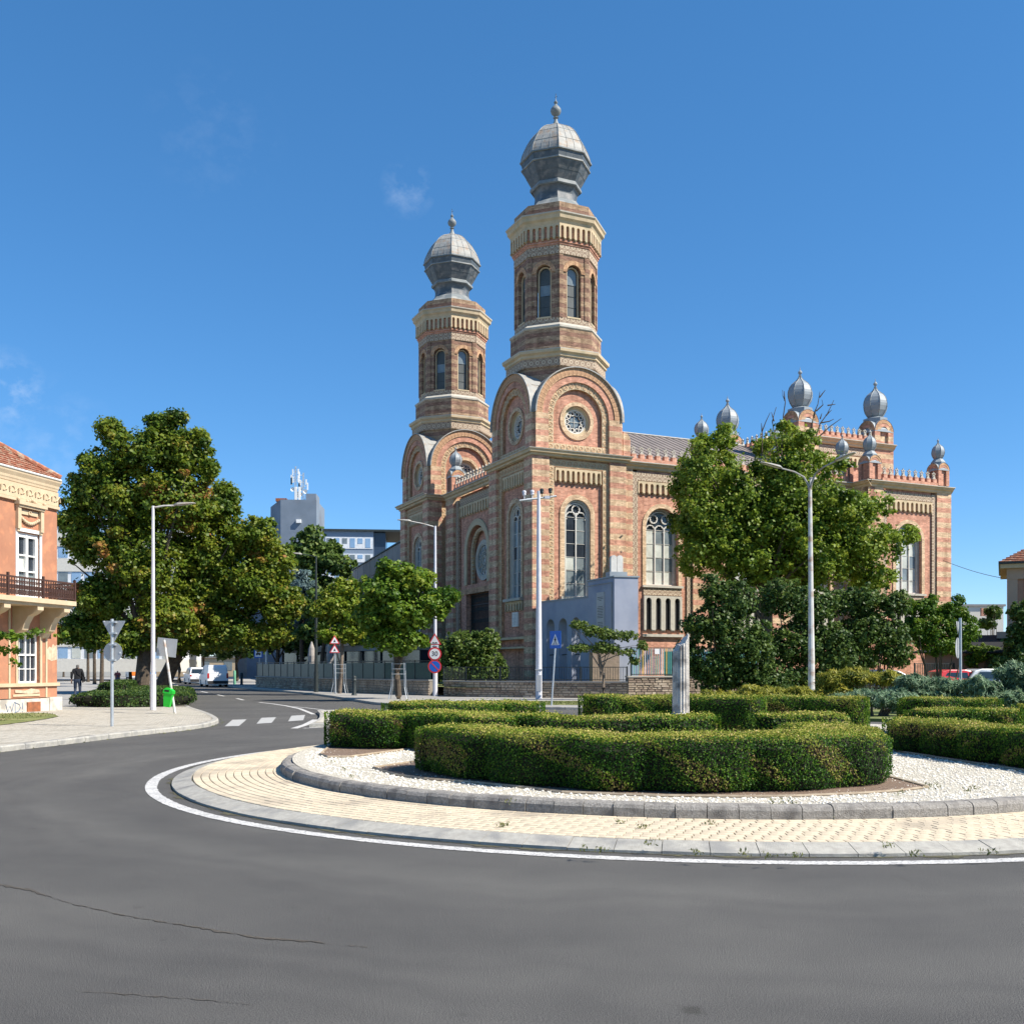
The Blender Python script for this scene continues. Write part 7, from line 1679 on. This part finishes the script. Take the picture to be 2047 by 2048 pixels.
# bus stop
Y = 86; root = thing('bus_stop_sign', 'blue framed bus stop sign on a thin pole with two timetable boards', 'bus stop sign', (X(519, Y), Y, .12)); F = faceF(517, Y, 0)
prt('pole', lambda b: pole(b, X(519, Y), Y, .12, Z(1300, Y), .04), 'galvanised', root)
a = prt('sign_plate', lambda b: b.bf(F, -.36, .36, Z(1316, Y), Z(1300, Y), .05, .08), 'sign_blue', root); prt('sign_face', lambda b: b.bf(F, -.27, .27, Z(1314, Y), Z(1302, Y), .08, .09), 'sign_white', a)
zz = Z(1308, Y); prt('bus_symbol', lambda b: (b.bf(F, -.19, .19, zz-.07, zz+.08, .09, .097), b.bf(F, -.15, -.08, zz-.12, zz-.07, .09, .097), b.bf(F, .08, .15, zz-.12, zz-.07, .09, .097)), 'sign_black', a)
prt('timetable', lambda b: b.bf(F, .0, .30, Z(1334, Y), Z(1325, Y), .05, .08), 'galv_sign', root); prt('timetable', lambda b: b.bf(F, -.1, .42, Z(1344, Y), Z(1336, Y), .05, .08), 'sign_white', root)
# bins, bollards
def lathing(name, label, cat, px, Y, prof, m, zb=.12, n=14, group=None):
    root = thing(name, label, cat, (X(px, Y), Y, zb), group=group); b = MB(); b.lathe(prof, (X(px, Y), Y, zb), n); b.build('body', m, root, smooth=True); return root
r = lathing('litter_bin', 'brown slatted litter bin with a pale hood, left of the potted shrubs', 'litter bin', 550, 86, [(0, .1), (.2, .1), (.2, .14), (.24, .2), (.25, .95), (0, .95)], 'wood_brown'); b = MB(); b.lathe([(.27, 1.0), (.27, 1.1), (.15, 1.2), (0, 1.22)], (X(550, 86), 86, .12), 12); b.lathe([(.12, 0), (.12, .1)], (X(550, 86), 86, .12), 8); b.build('hood', 'stone_white', r)
b = MB()
for k in range(14): a = 2*pi*k/14; b.box((X(550, 86)+.255*cos(a), 86+.255*sin(a), .7), (.02, .07, .75), rz=a)
b.build('slats', 'wood_brown', r)
BP = [(.16, 0), (.15, .04), (.12, .10), (.115, .78), (.15, .82), (.15, .88), (.12, .92), (.125, 1.02), (.10, 1.08), (0, 1.10)]
lathing('bollard', 'nearer dark green bollard, between the small yellowing tree and the maple', 'bollard', 708, 57.3, BP, 'iron_dark', group='dark bollards on the far pavement')
lathing('bollard', 'farther dark green bollard, just right of the parked white van', 'bollard', 483, 93, BP, 'iron_dark', group='dark bollards on the far pavement')
lathing('bollard', 'pale green bollard right of the parked white van', 'bollard', 469, 96, [(.12, 0), (.12, 1.2), (.09, 1.28), (0, 1.3)], 'slat_green')
def guard(px, Y, label):
    root = thing('tree_guard', label, 'tree guard', (X(px, Y), Y, .12), group='metal guards around the young street trees')
    for k in range(4):
        a = pi/4+k*pi/2; c = Vector((X(px, Y), Y, 0)); d = Vector((cos(a), sin(a), 0)); b = MB(); b.tube([c+d*.62+Vector((0, 0, .12)), c+d*.46+Vector((0, 0, .7)), c+d*.42+Vector((0, 0, 1.9))], .02, 5); b.build('upright', 'galvanised', root)
    for z in (1.85, 1.6, 1.35):
        b = MB(); c = Vector((X(px, Y), Y, z)); q = [c+Vector((cos(pi/4+k*pi/2), sin(pi/4+k*pi/2), 0))*.42 for k in range(5)]; b.tube(q, .012, 4); b.build('ring', 'galvanised', root)
guard(797, 50.5, 'metal guard around the trunk of the bright green maple'); guard(679, 61.5, 'metal guard around the trunk of the small yellowing tree')
for i, (px, Y) in enumerate(((623, 80), (660, 80))):
    root = thing('parasol', ['folded grey parasol left of the dark lamp post', 'folded grey parasol behind the double warning sign'][i], 'parasol', (X(px, Y), Y, .12)); c = (X(px, Y), Y, 0)
    b = MB(); b.lathe([(.06, 1.0), (.26, 1.15), (.30, 1.7), (.25, 2.1), (.30, 2.6), (.22, 3.2), (.05, 3.7)], c, 9); b.build('folded_canopy', 'canvas', root); b = MB(); pole(b, c[0], c[1], .12, 3.75, .03); b.lathe([(0, .12), (.35, .12), (.35, .2), (0, .24)], c, 12); b.build('stand', 'iron_dark', root)
# overhead wire on the right
b = MB(); a, c = W(1885, 1121, 76), W(2070, 1166, 62); b.tube([a.lerp(c, k/12)-Vector((0, 0, .5*math.sin(pi*k/12)*.5)) for k in range(13)], .018, 4); tag(b.build('overhead_wire', 'iron_dark'), 'thin overhead wire from the synagogue corner to the pink house', 'wire')
railing('green_fence', 'green metal fence behind the parked cars, right of the dark bushes', [(X(1835, 58), 58.5), (X(1945, 58), 60.5)], .15, 1.75, step=.16, m='iron_dark', bar=.03)
for k in range(6): pass
# broken column in the middle of the roundabout
cb_ = Vector((2.79, 16.95, 0)); root = thing('broken_column', 'slanting broken fluted stone column with black weathering, in the centre of the roundabout', 'column', (cb_.x, cb_.y, .28))
b = MB(); b.lathe([(0, .2), (.26, .2), (.26, .86), (0, .86)], cb_, 24); b.build('pedestal', 'column_stone', root)
b = MB(); b.lathe([(0, .86), (.158, .86), (.160, .895), (.145, .905), (.14, .905)], cb_, 32); b.build('base', 'column_stone', root)
b = MB(); nf = 18; N_ = nf*6; zs_ = [.9, 1.2, 1.6, 2.0]
def colr(a, z): f = (a*nf/(2*pi)) % 1; return (.142-.006*(z-.9)/1.3)*(1-.11*math.sin(pi*f)**.7)
rings = []
for z in zs_+[None]:
    ring = []
    for k in range(N_):
        a = 2*pi*k/N_; zt_ = 2.05+.155*cos(a-R(15))+.012*sin(a*7)+.01*sin(a*3+1); zz = zt_ if z is None else min(z, zt_-.002); r_ = colr(a, zz); ring.append(cb_+Vector((r_*cos(a), r_*sin(a), zz)))
    rings.append(ring)
for A, B in zip(rings, rings[1:]):
    for k in range(N_): b.face([A[k], A[(k+1) % N_], B[(k+1) % N_], B[k]])
b.face(rings[-1]); b.build('fluted_shaft', 'column_stone', root, merge=True)

# ================================================================ VEHICLES
def loft(b, secs):
    """secs: list of closed rings with equal counts"""
    for A, B in zip(secs, secs[1:]):
        n = len(A)
        for k in range(n): b.face([A[k], A[(k+1) % n], B[(k+1) % n], B[k]])
    b.face(secs[0]); b.face(secs[-1])
def car(name, label, cat, loc, rz, L_, Wd, Hh, paint, kind='hatch', group=None):
    """front towards local +x"""
    root = thing(name, label, cat, loc, rz=rz, group=group, local=True)
    hl, hw = L_/2, Wd/2; gc = .22
    if kind == 'van': top = [(-hl, .55), (-hl-.0, 1.0), (-hl+.06, Hh*.86), (-hl+.16, Hh-.03), (-hl+.4, Hh), (hl-2.0, Hh), (hl-1.55, Hh-.08), (hl-.95, 1.15), (hl-.15, .98), (hl, .75), (hl, .45)]; belt = 1.08
    elif kind == 'suv': top = [(-hl, .55), (-hl-.02, .95), (-hl+.12, 1.05), (-hl+.32, Hh-.12), (-hl+.55, Hh), (hl-2.1, Hh), (hl-1.7, Hh-.08), (hl-1.05, 1.06), (hl-.2, .95), (hl, .75), (hl, .45)]; belt = 1.02
    else: top = [(-hl, .5), (-hl-.02, .85), (-hl+.15, .95), (-hl+.55, Hh-.10), (-hl+.95, Hh), (hl-2.1, Hh), (hl-1.8, Hh-.06), (hl-1.05, .98), (hl-.25, .82), (hl, .65), (hl, .4)]; belt = .92
    prof = [(-hl, gc)]+top+[(hl, gc)]
    ys = [(-1, .0), (-.97, .0), (-.6, .0), (.6, 0), (.97, 0), (1, 0)]
    def yy(z, s): return s*hw*(1-.18*max(0, (z-belt))/(Hh-belt)) if z > belt else s*hw*(1-.02*(belt-z))
    b = MB(); A = [Vector((x, yy(z, -1), z)) for x, z in prof]; B = [Vector((x, yy(z, 1), z)) for x, z in prof]
    ins = lambda P_, s: [Vector((p.x*.985, p.y-s*.05, p.z if p.z < .3 else p.z-.0)) for p in P_]
    b.face(A); b.face(B)
    for k in range(len(prof)-1): b.face([A[k], A[k+1], B[k+1], B[k]])
    bd = b.build('body', paint, root, merge=True)
    m = bd.modifiers.new('bevel', 'BEVEL'); m.width = .05; m.segments = 2; m.limit_method = 'ANGLE'; m.angle_limit = R(25)
    # side windows
    xw0 = -hl+(.55 if kind != 'van' else 2.0); xw1 = hl-1.25
    for s in (-1, 1):
        q = lambda x, z: Vector((x, yy(z, s)+s*.012, z))
        segs = [(xw0, -.02), (.04, xw1)] if kind != 'van' else [(-.1+.2, xw1)]
        for a, c in segs:
            a2 = a+(.28 if a == xw0 and kind != 'van' else .03); c2 = c-(.42 if c == xw1 else 0.0)
            b = MB(); b.face([q(a, belt+.04), q(c, belt+.04), q(c2, Hh-.16), q(a2, Hh-.16)]); b.build('side_window', 'car_glass', root)
        b = MB(); b.box((hl-1.05, s*(hw+.10), belt+.06), (.12, .16, .13)); b.build('mirror', paint, root)
    # rear and front glass
    i = 3 if kind != 'van' else 2
    def gl(p0, p1, f0, f1, name, m_='car_glass', off=.015, wf=.86, par=root):
        P0, P1 = Vector((p0[0], 0, p0[1])), Vector((p1[0], 0, p1[1])); n_ = Vector((-(p1[1]-p0[1]), 0, p1[0]-p0[0])).normalized(); n_ = n_ if (n_.x*(P0.x) > 0) else -n_
        a, c = P0.lerp(P1, f0)+n_*off, P0.lerp(P1, f1)+n_*off; b = MB(); ya, yc = abs(yy(a.z, 1))*wf, abs(yy(c.z, 1))*wf; b.face([a+Vector((0, -ya, 0)), a+Vector((0, ya, 0)), c+Vector((0, yc, 0)), c+Vector((0, -yc, 0))]); return b.build(name, m_, par)
    if kind == 'van': gl((-hl, 1.0), (-hl+.06, Hh*.86), .25, .9, 'rear_door_panel', paint, .02)
    else: gl(top[2], top[3], .08, .92, 'rear_window')
    gl(top[6], top[7], .08, .92, 'windscreen')
    for s in (-1, 1):
        b = MB(); b.box((-hl+.0, s*(hw-.10), .98 if kind == 'van' else belt-.12), (.06, .16, .42 if kind == 'van' else .16)); b.build('tail_light', 'lamp_red', root)
        b = MB(); b.box((hl-.08, s*(hw-.22), .68), (.14, .32, .14)); b.build('headlight', 'glass_pale', root)
    b = MB(); b.box((-hl-.02, 0, .42), (.14, Wd*.96, .24)); b.build('bumper', 'bumper', root); b = MB(); b.box((hl, 0, .38), (.12, Wd*.94, .2)); b.build('bumper', 'bumper', root)
    b = MB(); b.box((-hl-.03, 0, .86 if kind == 'van' else .72), (.02, .5, .11)); b.build('number_plate', 'sign_white', root)
    for x in (-hl+.75, hl-.8):
        for s in (-1, 1):
            b = MB(); b.lathe([(0, -.11), (.2, -.11), (.31, -.1), (.325, 0), (.31, .1), (.2, .11), (0, .11)], (0, 0, 0), 18); w_ = b.build('wheel', 'tyre', None, off=(0, 0, 0)); w_.parent = root; w_.location = (x, s*(hw-.10), .325); w_.rotation_euler = (R(90), 0, 0)
            b = MB(); b.lathe([(0, -.125), (.19, -.12), (.2, -.1)], (0, 0, 0), 12); b.lathe([(0, .125), (.19, .12), (.2, .1)], (0, 0, 0), 12); h_ = b.build('rim', 'galvanised', None, off=(0, 0, 0)); h_.parent = w_
    return root
hd_ = math.atan2(.88, -.42)
car('van', 'white delivery van parked on the right side of the street, seen from behind', 'van', (X(427, 90), 90, 0), hd_, 4.4, 1.8, 1.9, 'car_white', 'van')
car('parked_car', 'white off road car parked in front of the white van', 'car', (X(392, 104), 104, 0), hd_, 4.5, 1.85, 1.7, 'car_white', 'suv')
car('parked_car', 'red car parked behind the junipers, only its roof showing', 'car', (X(1888, 58), 56, .12), R(8), 4.0, 1.7, 1.44, 'car_red', group='cars parked along the green fence')
car('parked_car', 'silver car parked behind the junipers, right of the red one', 'car', (X(1972, 57), 56, .12), R(6), 4.3, 1.75, 1.48, 'car_silver', group='cars parked along the green fence')
car('parked_car', 'dark blue car half hidden behind the yellow green juniper', 'car', (X(1755, 58), 56.5, .12), R(4), 4.2, 1.75, 1.44, 'car_dark', group='cars parked along the green fence')
car('parked_car', 'blue car at the right edge behind the tall juniper', 'car', (X(2068, 56), 55.5, .12), R(6), 4.1, 1.75, 1.46, 'car_blue', group='cars parked along the green fence')
# distant orange and white bus and blue van at the end of the street
root = thing('bus', 'small orange and white bus far down the street between the tree trunks', 'bus', (X(272, 150), 150, 0), rz=hd_, local=True)
prt('bus_body', lambda b: b.box((0, 0, 1.45), (7, 2.3, 2.3)), 'car_white', root); prt('orange_front', lambda b: b.box((-3.53, 0, 1.15), (.08, 2.2, 1.2)), 'bus_orange', root); prt('windscreen', lambda b: b.box((-3.54, 0, 2.1), (.08, 2.0, .7)), 'car_glass', root)
prt('orange_side', lambda b: b.box((-1.5, -1.16, 1.0), (3.8, .04, 1.1)), 'bus_orange', root)
for x in (-2.4, 2.2):
    for s in (-1, 1): prt('wheel', lambda b: b.box((x, s*1.0, .4), (.8, .3, .78)), 'tyre', root)
car('van', 'dark blue van far down the street, right of the orange bus', 'van', (X(294, 140), 140, 0), hd_+pi, 4.8, 1.9, 2.1, 'car_blue', 'van')

# ================================================================ PEOPLE
def figure(name, label, loc, rz, J, E, rad, regions, extra=None, cat='person'):
    """J joints, E edges, rad radii; one continuous skinned body, clothing colours by region"""
    root = thing(name, label, cat, loc, rz=rz, local=True)
    me = bpy.data.meshes.new('body'); keys = list(J); me.from_pydata([J[k] for k in keys], [(keys.index(a), keys.index(c)) for a, c in E], []); o = bpy.data.objects.new('body', me); COL.objects.link(o)
    m = o.modifiers.new('skin', 'SKIN'); m.use_smooth_shade = True
    for i, k in enumerate(keys): r_ = rad[k]; me.skin_vertices[0].data[i].radius = (r_, r_) if not hasattr(r_, '__len__') else r_; me.skin_vertices[0].data[i].use_root = (k == 'pelvis')
    s = o.modifiers.new('sub', 'SUBSURF'); s.levels = 2; s.render_levels = 2
    dg = bpy.context.evaluated_depsgraph_get(); me2 = bpy.data.meshes.new_from_object(o.evaluated_get(dg)); bpy.data.objects.remove(o); me2.name = 'body'
    me2.materials.clear(); names = []
    idx = []
    for p in me2.polygons:
        c = p.center; mm = regions(c)
        if mm not in names: names.append(mm)
        idx.append(names.index(mm))
    for n_ in names: me2.materials.append(MATS[n_])
    me2.polygons.foreach_set('material_index', idx); me2.polygons.foreach_set('use_smooth', [True]*len(me2.polygons))
    ob = bpy.data.objects.new('body', me2); COL.objects.link(ob); ob.parent = root; return root
# walking man seen from behind (faces local +y)
Jw = dict(pelvis=(0, 0, .95), waist=(0, .01, 1.10), chest=(0, .02, 1.32), neck=(0, .02, 1.50), headb=(0, .03, 1.58), headt=(0, .04, 1.70),
          shl=(-.19, .02, 1.43), ell=(-.25, -.05, 1.15), wrl=(-.27, .04, .92), hal=(-.27, .07, .84), shr=(.19, .02, 1.43), elr=(.27, .0, 1.15), wrr=(.24, .14, .95), har=(.22, .18, .89),
          hil=(-.10, 0, .90), knl=(-.11, .10, .50), anl=(-.11, -.10, .10), tol=(-.11, .06, .04), hir=(.10, 0, .90), knr=(.11, .02, .48), anr=(.11, .10, .08), tor=(.11, .26, .04))
Ew = [('pelvis', 'waist'), ('waist', 'chest'), ('chest', 'neck'), ('neck', 'headb'), ('headb', 'headt'), ('chest', 'shl'), ('shl', 'ell'), ('ell', 'wrl'), ('wrl', 'hal'), ('chest', 'shr'), ('shr', 'elr'), ('elr', 'wrr'), ('wrr', 'har'), ('pelvis', 'hil'), ('hil', 'knl'), ('knl', 'anl'), ('anl', 'tol'), ('pelvis', 'hir'), ('hir', 'knr'), ('knr', 'anr'), ('anr', 'tor')]
Rw = dict(pelvis=(.16, .12), waist=(.155, .115), chest=(.185, .13), neck=.055, headb=.075, headt=.085, shl=.075, ell=.055, wrl=.035, hal=.035, shr=.075, elr=.055, wrr=.035, har=.035, hil=.10, knl=.068, anl=.05, tol=.04, hir=.10, knr=.068, anr=.05, tor=.04)
def reg(c):
    if c.z > 1.53: return 'hair_grey' if c.y < .08 else 'skin'
    if c.z > 1.0 or (abs(c.x) > .19 and c.z > .97): return 'cloth_black' if c.z < 1.51 else 'skin'
    if abs(c.x) > .2 and c.z > .75: return 'skin'
    return 'cloth_jeans' if c.z > .1 else 'cloth_black'
Y = 49.7; pr_ = figure('person', 'person in dark clothes and jeans walking away on the shaded pavement, bag at the hip', (X(155, Y), Y, .12), R(18), Jw, Ew, Rw, reg)
for s, hx, hy, hz_ in ((-1, -.27, .07, .84), (1, .22, .18, .89)):
    b = MB()
    for k in range(4): b.tube([(hx-.025+k*.017, hy, hz_), (hx-.028+k*.018, hy+.02, hz_-.05), (hx-.026+k*.018, hy+.035, hz_-.085+.006*abs(k-1.5))], [.010, .009, .007], 5)
    b.tube([(hx, hy+.02, hz_+.01), (hx, hy+.055, hz_-.03)], [.011, .009], 5); b.build('hand', 'skin', pr_)
b = MB(); b.box((.29, -.02, .98), (.12, .30, .24)); b.tube([(.27, -.1, 1.08), (.05, -.14, 1.30), (-.16, -.02, 1.49)], .015, 5); b.build('bag', 'cloth_black', pr_)
# rider on a mobility scooter far down the street, facing the viewer
Js = dict(pelvis=(0, .1, .68), waist=(0, .1, .84), chest=(0, .08, 1.05), neck=(0, .06, 1.2), headb=(0, .05, 1.27), headt=(0, .05, 1.38), shl=(-.19, .08, 1.15), ell=(-.27, -.08, .95), wrl=(-.2, -.32, .95), shr=(.19, .08, 1.15), elr=(.27, -.08, .95), wrr=(.2, -.32, .95),
          hil=(-.1, .05, .66), knl=(-.16, -.36, .66), anl=(-.14, -.42, .3), tol=(-.14, -.52, .26), hir=(.1, .05, .66), knr=(.16, -.36, .66), anr=(.14, -.42, .3), tor=(.14, -.52, .26))
Es = [e for e in Ew if 'hal' not in e and 'har' not in e]
Rs = {k: v for k, v in Rw.items()}
def regs(c): return 'skin' if c.z > 1.2 else ('cloth_red' if c.z > .78 else 'skin' if c.y < -.2 else 'cloth_red')
Y = 98; rd = figure('person', 'person in a reddish shirt riding a mobility scooter towards the camera, far down the street', (X(235, Y), Y, 0), R(20), Js, Es, Rs, regs)
sc = thing('mobility_scooter', 'dark mobility scooter ridden down the street, left of the tree trunks', 'mobility scooter', (X(235, Y), Y, 0), rz=R(20), local=True)
prt('deck', lambda b: b.box((0, -.1, .22), (.5, 1.2, .08)), 'iron_dark', sc); prt('seat', lambda b: (b.box((0, .15, .55), (.46, .42, .08)), b.box((0, .36, .85), (.44, .08, .5)), b.box((0, .15, .38), (.15, .15, .3))), 'cloth_black', sc)
prt('tiller', lambda b: (b.tube([(0, -.66, .25), (0, -.42, .95)], .03, 6), b.tube([(-.24, -.38, .95), (.24, -.38, .95)], .02, 6), b.box((0, -.64, .6), (.26, .1, .3))), 'car_dark', sc)
for x, y in ((-.25, -.62), (.25, -.62), (-.25, .35), (.25, .35)): prt('wheel', lambda b: b.lathe([(0, -.05), (.13, -.05), (.15, 0), (.13, .05), (0, .05)], (0, 0, 0), 10), 'tyre', sc); w_ = sc.children[-1]; w_.location = (x, y, .15); w_.rotation_euler = (0, R(90), 0)
